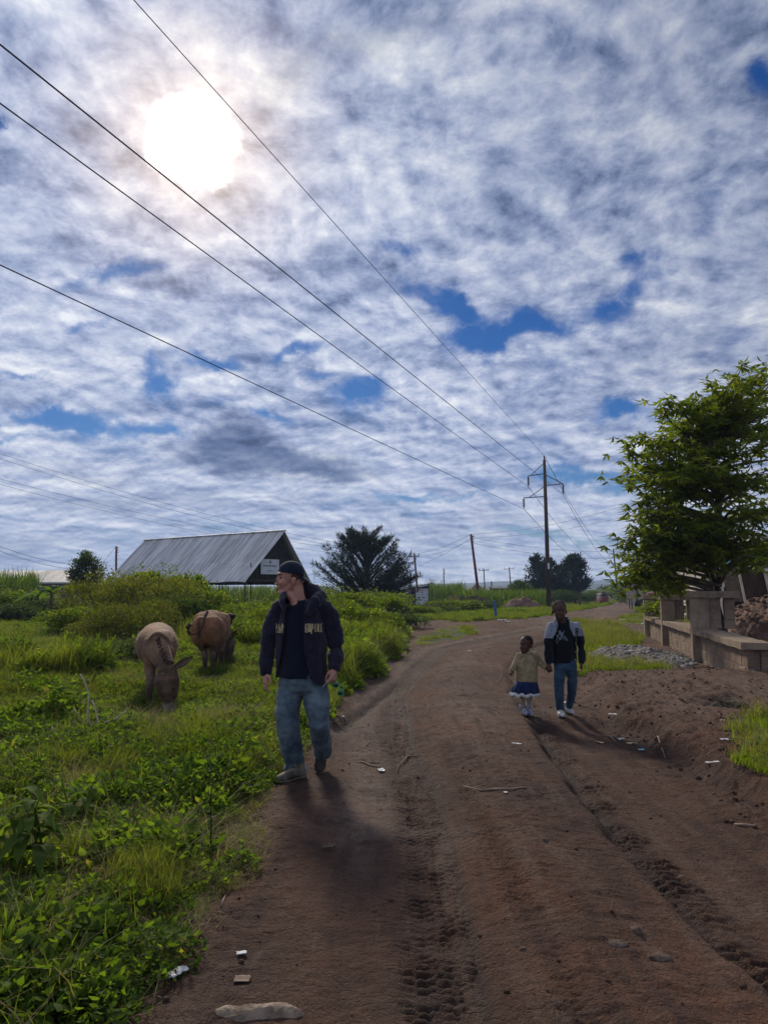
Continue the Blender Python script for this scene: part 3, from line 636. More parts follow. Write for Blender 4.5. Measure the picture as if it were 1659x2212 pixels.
def bush_mesh(kind, var):
    key = (kind, var)
    if key in BUSH: return BUSH[key]
    n, L, Wd, mat, bend = {'leafy': (5200, .085, .042, M_bush, .25), 'olive': (6500, .075, .020, M_bush_olive, .1), 'dark': (5200, .075, .036, M_bush_dark, .25)}[kind]
    p, d = blob_pts(n, (1, 1, 1), 26 if kind == 'olive' else 18, 40 + var * 7 + len(kind))
    D = unit(d + rng.normal(0, .7, d.shape) + np.array([0, 0, .35 if kind != 'olive' else 1.0]))
    v, t = leaves_mesh('', p, D, L * rng.uniform(.5, 1.4, n) * .85, Wd * rng.uniform(.6, 1.3, n), bend)
    # shoots sticking out of the top
    S = 90; a = rng.uniform(0, 6.283, S); rr = .6 * np.sqrt(rng.uniform(0, 1, S)); z0 = .55 * (1.2 - rr); b0 = np.c_[rr * np.cos(a), rr * np.sin(a), z0]
    dr = unit(np.c_[rng.normal(0, .35, (S, 2)), np.ones(S)]); pp = []; dd_ = []
    for k in range(14):
        tt = k / 14 * rng.uniform(.2, .62, S); pp.append(b0 + dr * tt[:, None]); e = rng.normal(0, 1, (S, 3)); e[:, 2] = abs(e[:, 2]) * .6; dd_.append(unit(e))
    pp = np.concatenate(pp); dd_ = np.concatenate(dd_)
    v2, t2 = leaves_mesh('', pp, dd_, L * rng.uniform(.5, 1.0, len(pp)), Wd * rng.uniform(.6, 1.0, len(pp)), bend)
    V, T, _ = join([(v, t), (v2, t2)]); me = np_mesh('foliage', V, tris=T); me.materials.append(mat)
    mb = MB()
    for i in range(9):
        a_ = i * .7; r_ = .12 + .3 * ((i * 37) % 10) / 10; e = Vector((r_ * 1.4 * math.cos(a_), r_ * 1.4 * math.sin(a_), .55 + .2 * math.sin(i * 3)))
        mb.tube([(0.06 * math.cos(a_), .06 * math.sin(a_), -.05), e * .5 + Vector((0, 0, .05)), e], [.022, .015, .006], 5)
    BUSH[key] = (me, mb.mesh('stem', M_bark)); return BUSH[key]
def bush(px, Yd, w, h, kind, label, group=None, var=0, py=None, rot=None, z=None):
    b = atd(px, 1272, Yd); zz = gz(b.x, b.y) if z is None else z
    o = empty('bush', (b.x, b.y, zz - .05), label, 'bush', group); f, s = bush_mesh(kind, var)
    for nm, me in (('foliage', f), ('stem', s)):
        c = bpy.data.objects.new(nm, me); link(c, o)
    o.scale = (w / 1.5, w / 1.5 * .9, h); o.rotation_euler.z = rot if rot is not None else (px * 1.7) % 6.28
    return o
G1 = 'bushes in the field on the left'
bl = [ # px, distance, width, height, kind, variant, label
 (330, 27, 4.6, 2.25, 'olive', 0, 'large olive green feathery bush directly behind the grazing donkey on the left'),
 (255, 30, 4.0, 2.1, 'olive', 1, 'olive feathery bush left of the large one behind the grazing donkey'),
 (425, 31, 3.0, 1.75, 'leafy', 1, 'tall leafy bush in front of the long tin-roofed shed, behind the second donkey'),
 (350, 36, 4.6, 2.6, 'leafy', 2, 'high leafy bush reaching the lower edge of the shed roof'),
 (290, 39, 3.8, 2.4, 'leafy', 0, 'bush hiding the left end of the shed roof edge'),
 (190, 24, 2.6, 1.1, 'leafy', 2, 'low spreading bush in the grass left of the olive bushes'),
 (30, 40, 6.0, 1.6, 'leafy', 0, 'wide yellow green bush at the left picture edge below the maize'),
 (115, 38, 4.6, 1.15, 'dark', 1, 'low dark bush at the foot of the banana plants'),
 (30, 33, 3.4, .9, 'dark', 0, 'low dark bush in the sunny grass at the left edge'),
 (225, 21, 2.4, .75, 'olive', 1, 'small brownish bush in the sunny slope left of the donkeys'),
 (245, 15.5, 2.0, .55, 'dark', 1, 'low dark shrub behind the dry stalks left of the donkey'),
 (395, 24, 2.5, 1.5, 'dark', 2, 'dark shaded bush between the two donkeys'),
 (300, 21, 2.9, 1.35, 'olive', 2, 'dusky olive bush just left behind the grazing donkey'),
 (560, 29, 3.2, 1.2, 'leafy', 1, 'leafy bush right of the second donkey, beside the man'),
 (530, 20, 1.8, .8, 'leafy', 0, 'small bright bush between the second donkey and the man'),
 (600, 22, 2.2, 1.15, 'leafy', 2, 'bush behind the left shoulder of the man in the hoodie'),
 (750, 24, 2.8, 1.15, 'leafy', 1, 'bright leafy bush just right of the man in the hoodie'),
 (800, 20, 2.0, .72, 'leafy', 0, 'low pale green bush on the road edge right of the man'),
 (735, 34, 3.6, 1.55, 'leafy', 2, 'leafy bush below the left side of the large dark thorn tree'),
 (848, 38, 2.3, 1.35, 'leafy', 0, 'tall leafy bush left of the small kiosk'),
 (800, 46, 4.6, 1.5, 'leafy', 1, 'yellow green bush under the large dark thorn tree'),
 (930, 47, 4.0, .60, 'dark', 0, 'dark low bush in front of the kiosk poster'),
 (890, 44, 3.2, .70, 'leafy', 2, 'bright bush just below the kiosk'),
 (980, 52, 4.6, 1.0, 'leafy', 1, 'bush left of the leaning wooden pole'),
 (1025, 55, 4.2, .9, 'dark', 2, 'dark rounded bush at the foot of the leaning wooden pole'),
 (845, 30, 3.0, .8, 'dark', 1, 'low dark bush at the mouth of the side track'),
 (705, 27, 2.6, 1.3, 'leafy', 0, 'leafy bush rising behind the right shoulder of the man in the hoodie'),
 (470, 44, 3.6, .95, 'leafy', 2, 'bush standing under the open shed roof'),
 (660, 40, 3.4, 1.9, 'leafy', 1, 'bush between the shed and the large dark thorn tree'),
]
for (px, Yd, w, h, k, va, lb) in bl: bush(px, Yd, w, h, k, lb, G1, va)
G2 = 'bushes along the far end of the road'
for (px, Yd, w, h, k, va, lb) in [
 (1215, 100, 7, 2.0, 'dark', 0, 'dark round bush between the two far dark trees'),
 (1266, 132, 5, 2.0, 'dark', 1, 'dark green bush right of the far dark tree'),
 (1288, 195, 9, 2.6, 'leafy', 2, 'pale green bush beyond the red three-wheeler'),
 (1372, 150, 7, 2.6, 'leafy', 0, 'green bush at the foot of the far power pole'),
 (1385, 130, 9, 2.4, 'dark', 2, 'dark bush right of the far power pole'),
 (1400, 100, 7, 1.9, 'leafy', 1, 'bush below the blue roofed building'),
 (1322, 210, 9, 3.6, 'dark', 0, 'small dark treelike bush on the skyline beyond the road end'),
 (1120, 64, 3.2, 1.0, 'leafy', 1, 'bush beside the blue post on the far road verge'),
 (1440, 60, 4.0, 1.2, 'dark', 1, 'dark bush behind the far end of the block stalls')]:
    bush(px, Yd, w, h, k, lb, G2, va)

def tree(name, px, Yd, label, height, crown, nbr, nleaf, L, Wd, lmat, bmat, seed, trunk_r=.12, fork=.35, up=.3, cluster=0, cat='tree', group=None, droop=0.0, spray=.5, yscale=None, tip_flat=False, zbase=None, boughs=None, lean=(0, 0)):
    """crown: (rx, rz, cz) ellipsoid around the trunk; branches run from the trunk to the crown's skin and carry the leaves"""
    g = np.random.RandomState(seed); b = atd(px, 1272, Yd); z0 = gz(b.x, b.y) if zbase is None else zbase
    o = empty(name, (b.x, b.y, z0 - .05), label, cat, group); mb = MB()
    rx, rz, cz = crown; ry = yscale or rx; th = height * fork
    top = Vector((lean[0], lean[1], height * .8)); mid = Vector((lean[0] * .4 + .03 * height * g.uniform(-1, 1), lean[1] * .4, th))
    mb.tube([(0, 0, -.1), (0.01, 0, .15 * th), mid, (mid + top) * .5 + Vector((.02 * height, 0, 0)), top], [trunk_r * 1.35, trunk_r * 1.05, trunk_r * .85, trunk_r * .5, trunk_r * .15], 9)
    PP = []; DD = []; targets = []
    for i in range(nbr):
        a = g.uniform(0, 6.283); w = g.uniform(-.55, 1.0) if not tip_flat else g.uniform(-.35, 1.0)
        c = math.sqrt(max(0, 1 - w * w)); sc_ = g.uniform(.86, 1.08)
        targets.append(Vector((rx * c * math.cos(a) * sc_, ry * c * math.sin(a) * sc_, cz + rz * w * sc_)))
    for p_ in (boughs or []): targets.append(Vector(p_) - Vector((b.x, b.y, z0 - .05)))
    for e in targets:
        hstart = min(height * .78, max(th * .7, (e.z - up * Vector((e.x, e.y)).length)) * g.uniform(.85, 1.0)); hstart = max(th * .6, hstart)
        k = min(1, hstart / (height * .8)); s = Vector((lean[0] * k, lean[1] * k, hstart))
        ctrl = s.lerp(e, .5) + Vector((g.normal(0, .05) * rx, g.normal(0, .05) * rx, .10 * rz * (1 if droop else .4)))
        pts = [s.lerp(ctrl, t).lerp(ctrl.lerp(e, t), t) for t in (0, .25, .5, .75, 1)]
        pts[-1].z -= droop * rz * .15
        mb.tube(pts, [trunk_r * .30, trunk_r * .22, trunk_r * .15, trunk_r * .09, trunk_r * .04], 5, cap=False)
        nl = max(4, int(nleaf / len(targets)))
        t = g.uniform(.28, 1.0, nl) ** .75
        arr = np.array([tuple(p) for p in pts]); ti = t * 4; i0 = np.minimum(ti.astype(int), 3); fr = (ti - i0)[:, None]
        base = arr[i0] * (1 - fr) + arr[i0 + 1] * fr; dv = unit((arr[4] - arr[0])[None])[0]
        sp = spray * rx * (.10 + .26 * (1 - np.abs(t - .6))) * (np.clip(1.25 - t, .2, 1) if tip_flat else 1)
        off = g.normal(0, 1, (nl, 3)) * sp[:, None]; off[:, 2] *= .38
        PP.append(base + off); DD.append(np.tile(dv, (nl, 1)) * .8 + unit(off) * .9)
    PP = np.concatenate(PP); DD = np.concatenate(DD); n = len(PP)
    if cluster:
        reps = cluster; P0 = np.repeat(PP, reps, 0); ang = np.tile(np.linspace(0, 2 * math.pi, reps, endpoint=False), n) + np.repeat(g.uniform(0, 6.28, n), reps)
        D = np.c_[np.cos(ang), np.sin(ang), -.95 + g.normal(0, .35, n * reps)] + np.repeat(unit(DD), reps, 0) * .45
        Ln = L * g.uniform(.65, 1.2, n * reps); Wn = Wd * g.uniform(.7, 1.2, n * reps); bd = .30
    else:
        P0 = PP; D = DD + g.normal(0, .45, DD.shape); Ln = L * g.uniform(.6, 1.4, n); Wn = Wd * g.uniform(.7, 1.3, n); bd = .12
    v, t_ = leaves_mesh('', P0, unit(D), Ln, Wn, bd, jit=.35)
    me = np_mesh('crown', v, tris=t_); me.materials.append(lmat)
    c = bpy.data.objects.new('crown', me); link(c, o)
    t2 = bpy.data.objects.new('trunk', mb.mesh('trunk', bmat, True)); link(t2, o)
    return o
# the tree with hanging leaf fans behind the block stalls
T0 = 17.3
edge = [(1585, 800), (1630, 798), (1445, 850), (1480, 905), (1335, 940), (1350, 1000), (1342, 1040), (1375, 1080), (1335, 1135), (1328, 1165), (1370, 1200), (1318, 1222), (1322, 1252),
        (1410, 930), (1420, 1010), (1400, 1110), (1390, 1160), (1400, 1205), (1500, 860), (1540, 900), (1440, 1195), (1470, 1180), (1560, 830), (1480, 990), (1460, 1060), (1430, 1140), (1520, 960),
        (1600, 880), (1640, 930), (1650, 1010), (1655, 1130), (1600, 1180), (1640, 1180), (1500, 1180), (1540, 1120), (1560, 1030), (1610, 1080), (1700, 790), (1730, 880), (1760, 990), (1700, 1090), (1690, 1190), (1660, 830)]
gg = np.random.RandomState(5)
boughs = [atd(x + (14 if x < 1400 else 0), y, T0 + gg.uniform(-1.8, 1.2) * (.45 + (x - 1320) / 340)) for x, y in edge]
boughs += [atd(x + abs(gg.normal(0, 24)) + 10, min(y + gg.normal(0, 22), 1232 - 45 * min(1, max(0, (x - 1360) / 60))), T0 + gg.uniform(-2.4, 2.0) * (.4 + (x - 1320) / 340)) for x, y in edge * 2 if x + 0 < 1660]
tree('leafy_tree', 1556, T0, 'large green tree with drooping fans of pointed leaves behind the concrete block stalls', 6.2, (2.4, 1.9, 4.5), 12, 3500, .26, .070, M_tree, M_bark, 21,
     trunk_r=.17, fork=.34, up=.12, cluster=6, droop=.6, spray=.36, boughs=boughs, zbase=0)
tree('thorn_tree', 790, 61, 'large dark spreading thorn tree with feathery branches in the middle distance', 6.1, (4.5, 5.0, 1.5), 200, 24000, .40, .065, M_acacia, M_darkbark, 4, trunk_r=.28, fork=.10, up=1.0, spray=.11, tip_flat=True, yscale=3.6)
tree('small_tree', 186, 46, 'small dark rounded tree left of the tin-roofed shed', 3.9, (1.0, 1.55, 2.2), 60, 5200, .17, .085, M_bush_dark, M_darkbark, 8, trunk_r=.10, fork=.3, up=.5, spray=.55)
GT = 'dark trees near the tall power pole'
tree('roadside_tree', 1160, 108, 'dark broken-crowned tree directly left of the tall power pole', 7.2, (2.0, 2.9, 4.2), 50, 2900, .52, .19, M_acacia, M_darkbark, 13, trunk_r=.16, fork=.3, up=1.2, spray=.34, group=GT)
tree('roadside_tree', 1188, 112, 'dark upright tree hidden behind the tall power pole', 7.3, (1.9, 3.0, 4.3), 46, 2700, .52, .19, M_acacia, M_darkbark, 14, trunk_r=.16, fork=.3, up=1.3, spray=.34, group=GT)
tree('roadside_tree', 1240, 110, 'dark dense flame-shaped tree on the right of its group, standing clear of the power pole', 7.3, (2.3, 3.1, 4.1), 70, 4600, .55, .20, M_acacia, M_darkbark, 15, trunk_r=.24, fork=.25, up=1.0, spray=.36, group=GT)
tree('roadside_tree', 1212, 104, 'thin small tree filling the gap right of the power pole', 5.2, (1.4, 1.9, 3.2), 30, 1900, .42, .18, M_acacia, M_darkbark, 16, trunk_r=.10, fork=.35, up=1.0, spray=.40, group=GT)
tree('round_tree', 1124, 96, 'low round green tree at the end of the brown wall', 3.6, (1.7, 1.5, 1.6), 50, 5200, .26, .12, M_bush_dark, M_darkbark, 17, trunk_r=.12, fork=.2, up=.6, spray=.55, group=GT)
tree('bare_tree', 935, 96, 'nearly leafless grey bushy tree behind the kiosk roof', 3.0, (2.2, 1.6, 2.3), 90, 500, .12, .05, M_acacia, pbr('grey twig', (.12, .11, .10), .9), 18, trunk_r=.10, fork=.3, up=.9, spray=.3)
tree('sapling', 1440, 22.5, 'young broad-leaved sapling behind the middle concrete stall partition', 1.85, (.70, .62, 1.35), 26, 420, .19, .065, M_bush, M_bark, 19, trunk_r=.025, fork=.3, up=.6, cluster=4, spray=.6)
tree('garden_tree', 1475, 66, 'dark green tree behind the grey roofs on the right', 5.0, (2.6, 2.0, 3.0), 50, 5200, .3, .15, M_bush_dark, M_darkbark, 23, trunk_r=.15, fork=.3, spray=.6)
tree('garden_tree', 1425, 74, 'bright green tree beside the blue roofed building', 4.4, (1.9, 2.0, 2.3), 40, 3800, .28, .14, M_bush, M_darkbark, 24, trunk_r=.12, fork=.3, spray=.6)
def banana(px, Yd, h, label, seed):
    g = np.random.RandomState(seed); b = atd(px, 1272, Yd); z = gz(b.x, b.y); o = empty('banana_plant', (b.x, b.y, z), label, 'banana plant', 'banana plants on the left'); mb = MB(); st = MB()
    st.tube([(0, 0, -.05), (0, 0, h * .35), (0.03, 0, h * .55)], [.11, .09, .05], 9); V = []; T = []; off = 0
    for i in range(9):
        a = i * 2.4 + g.uniform(-.3, .3); ln = h * g.uniform(.5, .75); d = Vector((math.cos(a), math.sin(a) * .7, 0)); up = g.uniform(.25, 1.1); s = Vector((-d.y, d.x, 0)).normalized(); P = []
        for k in range(8):
            t = k / 7; P.append(Vector((0, 0, h * .5)) + d * ln * t * (1.1 - .3 * up) + Vector((0, 0, ln * (up * t - (.45 + .25 * up) * t * t))))
        for k in range(7):
            w = .17 * h / 2.4 * math.sin(math.pi * min(1, (k + .6) / 7.6)) ** .6 * (0 if k == 0 else 1) + .02; w2 = .17 * h / 2.4 * math.sin(math.pi * min(1, (k + 1.6) / 7.6)) ** .6
            if k == 6: w2 = .01
            mb.add([P[k] - s * w + Vector((0, 0, .03)), P[k], P[k + 1], P[k + 1] - s * w2 + Vector((0, 0, .03))], [(0, 1, 2, 3)]); mb.add([P[k], P[k] + s * w + Vector((0, 0, .03)), P[k + 1] + s * w2 + Vector((0, 0, .03)), P[k + 1]], [(0, 1, 2, 3)])
    c = bpy.data.objects.new('leaves', mb.mesh('leaves', M_banana)); link(c, o); c = bpy.data.objects.new('stem', st.mesh('stem', M_bark, True)); link(c, o); return o
banana(112, 36, 2.5, 'banana plant with an upright pale leaf in front of the grey hipped roof', 1)
banana(80, 38, 2.2, 'shorter banana plant left of the one with the upright pale leaf', 2)
# maize plots
def maize(name, spots, label, seed):
    g = np.random.RandomState(seed); V = []; T = []; o = 0
    for (x, y, h) in spots:
        z = gz(x, y); n = 9; t = g.uniform(.08, .95, n); a = g.uniform(0, 6.28, n)
        P0 = np.c_[np.full(n, x), np.full(n, y), z + h * t * .85]; D = np.c_[np.cos(a), np.sin(a), g.uniform(.25, 1.1, n)]
        v, tt = leaves_mesh('', P0, D, h * g.uniform(.28, .42, n), np.full(n, .075), .55, jit=.2); V.append(v); T.append(tt + o); o += len(v)
        st = np.array([[x - .015, y, z], [x + .015, y, z], [x + .008, y, z + h], [x - .008, y, z + h]]); V.append(st); T.append(np.array([[0, 1, 2], [0, 2, 3]]) + o); o += 4
    me = np_mesh(name, np.concatenate(V), tris=np.concatenate(T)); me.materials.append(M_maize)
    return mesh_obj(name, me, label=label, kind='stuff')
g = np.random.RandomState(3); sp = []
for i in range(24):
    for j in range(36):
        px_ = 985 + j * 5.6 + g.uniform(-2, 2); Yd = 66 + i * 1.0; p = atd(px_, 1272, Yd); sp.append((p.x, p.y + g.uniform(-.3, .3), g.uniform(1.25, 1.85)))
maize('maize_crop', sp, 'plot of young maize between the kiosk and the tall power pole', 1)
sp = []
for i in range(12):
    for j in range(22):
        px_ = -40 + j * 5.5 + g.uniform(-2, 2); Yd = 46 + i; p = atd(px_, 1272, Yd); sp.append((p.x, p.y, g.uniform(2.0, 2.7)))
maize('tall_maize_crop', sp, 'tall dark green maize at the far left edge in front of the long roof', 2)
sp = []
for i in range(10):
    for j in range(16):
        px_ = 925 + j * 5 + g.uniform(-2, 2); Yd = 80 + i; p = atd(px_, 1272, Yd); sp.append((p.x, p.y, g.uniform(2.0, 2.7)))
maize('far_maize_crop', sp, 'tall pale maize standing right behind the kiosk', 4)
sp = []
for i in range(10):
    for j in range(30):
        px_ = 430 + j * 9 + g.uniform(-3, 3); Yd = 56 + i; p = atd(px_, 1272, Yd); sp.append((p.x, p.y, g.uniform(1.4, 2.0)))
maize('maize_behind_shed', sp, 'maize seen beneath and beside the raised tin roof of the shed', 5)

# ------------------------------------------------------------------ shed with the long tin roof
def sheet_mat(name, c1, c2, wid=.7, rough=.55, metal=.25, rust=.25):
    m, t = new_mat(name); co = t.n('ShaderNodeTexCoord').outputs['Object']; s = t.n('ShaderNodeSeparateXYZ', {0: co})
    w = t.n('ShaderNodeTexWhiteNoise', {0: t.n('ShaderNodeCombineXYZ', {0: t.m('FLOOR', t.m('DIVIDE', s.outputs[0], wid)), 1: t.m('FLOOR', t.m('DIVIDE', s.outputs[2], 1.6))})}, noise_dimensions='3D').outputs[0]
    st = t.noise(t.n('ShaderNodeMapping', {'Vector': co, 'Scale': (5, .5, .35)}).outputs[0], 1.0, 5, .6)
    c = t.mix(t.m('ADD', t.m('MULTIPLY', w, .35), t.m('MULTIPLY', t.rng(st, .40, .60), .65)), c1, c2); c = t.mix(t.rng(st, .52, .72, 0, rust), c, (.16, .12, .09))
    b = t.n('ShaderNodeBsdfPrincipled', {'Base Color': c, 'Roughness': rough, 'Metallic': metal})
    t.n('ShaderNodeOutputMaterial', {'Surface': b.outputs[0]}); return m
M_tin = sheet_mat('weathered roof tin', (.30, .295, .29), (.66, .65, .64), rust=.15)
M_timber = pbr('dark timber', (.055, .042, .034), .9, .35, 6, bump=.4, stretch=(1, 1, .2))
M_dark = pbr('shade and dark parts', (.028, .024, .022), .95, .3, 4)  # shade of the gable interior as colour; also kiosk roof, bumper and goods
M_white = pbr('white board', (.62, .64, .68), .6, .08, 3)
M_ink = pbr('board ink', (.07, .09, .16), .7, .2, 10)
def to_local(o, pts): return [Vector(p) - o.location for p in pts]
E2 = Vector((-8.28, 44.0, 2.18)); lx_ = Vector((-.787, .617, 0)); wx_ = Vector((.617, .787, 0)); LEN = 14.2; HW = 2.95; RISE = 3.0
shed = empty('open_shed', (E2.x, E2.y, 0), 'long open shed with a steep weathered tin roof on thin posts', 'shed')
def sp_(l, w, z): return E2 + lx_ * l + wx_ * w + Vector((0, 0, z - E2.z))
shed.rotation_euler.z = math.atan2(lx_.y, lx_.x)
def shed_child(mb, name, mats, parent=None, smooth=False):
    o = bpy.data.objects.new(name, mb.mesh(name, mats, smooth)); link(o, parent or shed); return o
# local frame: x along the ridge, y = -w (width), z up
def slope(name, w0, w1, z0, z1, mat, over=.0):
    mb = MB(); n = 190; vs = []
    rows = 6
    for r_ in range(rows + 1):
        f = r_ / rows
        for i in range(n + 1):
            x = -0.35 + (LEN + .7) * i / n; a = .018 * (1 if i % 2 else -1); sag = .03 * math.sin(i * .13) + .02 * math.sin(i * .05 + r_)
            vs.append((x, -(w0 + (w1 - w0) * f), z0 + (z1 - z0) * f + a + sag * (1 if r_ < rows else .4)))
    mb.add(vs, [(r_ * (n + 1) + i, r_ * (n + 1) + i + 1, (r_ + 1) * (n + 1) + i + 1, (r_ + 1) * (n + 1) + i) for r_ in range(rows) for i in range(n)])
    o = shed_child(mb, name, mat); md = o.modifiers.new('t', 'SOLIDIFY'); md.thickness = .02; return o
slope('roof_slope', -.25, HW, 1.95, 5.17, M_tin); W2 = 5.15
slope('roof_slope', W2 + .25, HW, 1.95, 5.17, M_tin)
mb = MB(); mb.tube([(-.36, -HW, 5.2), (LEN + .36, -HW, 5.2)], [(.12, .05), (.12, .05)], 8, cap=True); shed_child(mb, 'ridge_cap', M_tin)
mb = MB()
for l in (0.0, 3.5, 7.1, 10.6, LEN):
    mb.box((l, -W2 / 2, 2.05), (.10, W2, .12)); mb.tube([(l, -.1, 2.05), (l, -HW, 5.0)], .05, 4); mb.tube([(l, -W2 + .1, 2.05), (l, -HW, 5.0)], .05, 4); mb.tube([(l, -HW, 2.05), (l, -HW, 5.0)], .04, 4)
    mb.tube([(l, -HW * .5, 2.05), (l, -HW * .5, 3.5)], .035, 4); mb.tube([(l, -HW * 1.38, 2.05), (l, -HW * 1.38, 3.4)], .035, 4)
for w in (.02, HW, W2 - .02): mb.box((LEN / 2, -w, 1.93), (LEN + .4, .10, .13))
mb.box((LEN / 2, -HW, 1.86), (LEN + .3, .08, .08))
shed_child(mb, 'truss', M_timber)
mb = MB(); mb.prism([(.12, -.15, 2.12), (.12, -W2 + .15, 2.12), (.12, -HW, 4.95)], (.03, 0, 0)); shed_child(mb, 'gable_shade', M_dark)  # dark sheet standing in for the shaded interior of the open gable
mb = MB()
for i in range(9): mb.box((.085, -.6 - i * .48, 2.12 + .5), (.025, .06, 1.0))
shed_child(mb, 'gable_batten', M_timber)
for (l, w) in [(0.1, .15), (0.1, 3.0), (0.1, 5.0), (2.4, .15), (2.4, 5.0), (5.0, .15), (5.0, 5.0), (8, .15), (8, 5.0), (11, .15), (11, 5.0), (14, .15), (14, 5.0)]:
    mb = MB(); mb.tube([(l, -w, -.3), (l + .01, -w, 2.0)], .035, 6); shed_child(mb, 'post', M_timber)
# board on the gable (x axis of the shed frame points away: the gable faces -x)
bd = MB(); bd.box((-.02, -2.05, 2.92), (.03, 1.50, .92)); bo = shed_child(bd, 'sign_board', M_white)
X0 = -.040
def ib(mb, y, z, w, h): mb.box((X0, y, z), (.006, w, h))
mb = MB(); mb.prism([(X0, -1.93, 3.16), (X0, -2.17, 3.16), (X0, -2.05, 3.33)], (.004, 0, 0)); ib(mb, -2.05, 3.12, .05, .10); shed_child(mb, 'emblem', M_ink, bo)
for nm, y0_, dy_, n_, z_, w_, h_ in (('heading', -1.50, .105, 11, 2.97, .07, .08), ('sub_heading', -1.85, .06, 7, 2.68, .045, .035), ('small_print', -1.75, .07, 9, 2.60, .05, .02)):
    mb = MB()
    for k in range(n_): ib(mb, y0_ - k * dy_, z_, w_, h_)
    shed_child(mb, nm, M_ink, bo)

# ------------------------------------------------------------------ power poles and wires
M_pole = pbr('creosoted pole', (.075, .048, .036), .9, .35, 3, bump=.4, stretch=(1, 1, .15))
M_redpole = pbr('reddish wooden pole', (.13, .045, .045), .9, .35, 3, stretch=(1, 1, .15))
M_steel = pbr('galvanised steel', (.16, .16, .17), .6, .2, 5, metal=.5)
M_ins = pbr('brown insulator', (.05, .025, .022), .3, .2, 5)
M_wire = pbr('aluminium wire', (.035, .035, .04), .6, .1, 5)
def strung(mb, p, n=7, l=.9, r=.12):
    mb.tube([p, p - Vector((0, 0, l))], r * .22, 6)
    for i in range(n): mb.tube([p - Vector((0, 0, .1 + i * (l - .2) / n)), p - Vector((0, 0, .16 + i * (l - .2) / n))], [r, r * .55], 8)
def big_pole(base, H, label, k=1.0, lean=0.0):
    o = empty('power_pole', base, label, 'power pole', 'tall power poles along the road'); mb = MB()
    mb.tube([(0, 0, -1.5), (lean * .5, 0, H * .5), (lean, 0, H - .35)], [.21 * k, .17 * k, .13 * k], 12); mb.tube([(lean, 0, H - .35), (lean, 0, H)], .06, 6)
    c = bpy.data.objects.new('pole', mb.mesh('pole', M_pole, True)); link(c, o); tips = []
    for sd, L_, za, zb, bx in ((-1, 1.42, 11.43, 12.4, .85), (1, 1.55, 10.4, 11.35, 1.0), (-1, 1.85, 9.45, 10.35, .75)):
        a = Vector((lean * .9, 0, za * H / 12.97)); e = a + Vector((sd * L_, 0, (-.20 if sd < 0 and za > 11 else .16 if sd > 0 else -.12)))
        mb = MB(); mb.tube([a, e], .045, 6); mb.tube([(lean * .9, 0, zb * H / 12.97), a.lerp(e, bx)], .04, 6); c = bpy.data.objects.new('crossarm', mb.mesh('crossarm', M_steel)); link(c, o)
        mb = MB(); strung(mb, e, l=.95); c = bpy.data.objects.new('insulator', mb.mesh('insulator', M_ins)); link(c, o); tips.append(Vector(base) + e - Vector((0, 0, .95)))
    mb = MB(); mb.box((0, -.19, H * .27), (.16, .02, .5)); c = bpy.data.objects.new('number_plate', mb.mesh('number_plate', M_white)); link(c, o)
    tips.append(Vector(base) + Vector((lean, 0, H))); return tips
pb = atd(1185.5, 1311, 63.0); pb.z = -.02
t1 = big_pole(pb, 13.0, 'tall wooden power pole with three steel arms and hanging insulators beside the road', lean=-.12)
fb = atd(1334, 1283, 215); fb.z = 0
t2 = big_pole(fb, 13.4, 'distant power pole at the far end of the road', k=1.4, lean=-.9)
def wire(a, b, sag, r, label, group, name='power_line'):
    mb = MB(); a, b = Vector(a), Vector(b); n = 24
    pts = [a.lerp(b, i / n) - Vector((0, 0, 4 * sag * (i / n) * (1 - i / n))) for i in range(n + 1)]
    mb.tube(pts, r, 5, cap=False); o = mb.obj(name, M_wire, label=label, cat='wire', group=group); return o
def through(tip, px, py, h, yend=-14, sag=.4):
    """far end of a wire that starts at tip and crosses the sight line (px, py) about h above the ground"""
    a, y, zz = ray(px, py); t = (h - EYE) / zz; q_ = Vector((a * t, y * t, h)); d = q_ - tip
    k = (yend - tip.y) / d.y; e = tip + d * k; return e
GW = 'high wires running over the field to the tall power pole'
for tp, (px, py), lb in ((t1[3], (295, 0), 'thin top wire passing right of the sun to the top of the tall pole'), (t1[1], (0, 88), 'thick wire crossing just below the sun to the right arm of the tall pole'),
                         (t1[0], (0, 216), 'wire below the sun running to the upper left arm of the tall pole'), (t1[2], (0, 566), 'lowest of the high wires, ending at the lower left arm of the tall pole')):
    h = tp.z; e = through(tp, px, py, h)
    wire(tp, e, .06, .011 if tp is t1[3] else .015, lb, GW)
for i, lb in enumerate(('wire from the upper left arm of the tall pole towards the distant pole', 'wire from the right arm of the tall pole towards the distant pole', 'wire from the lower left arm of the tall pole towards the distant pole', 'top wire from the tall pole towards the distant pole')):
    wire(t1[i], t2[i], 3.0, .022, lb, 'wires between the two tall power poles')
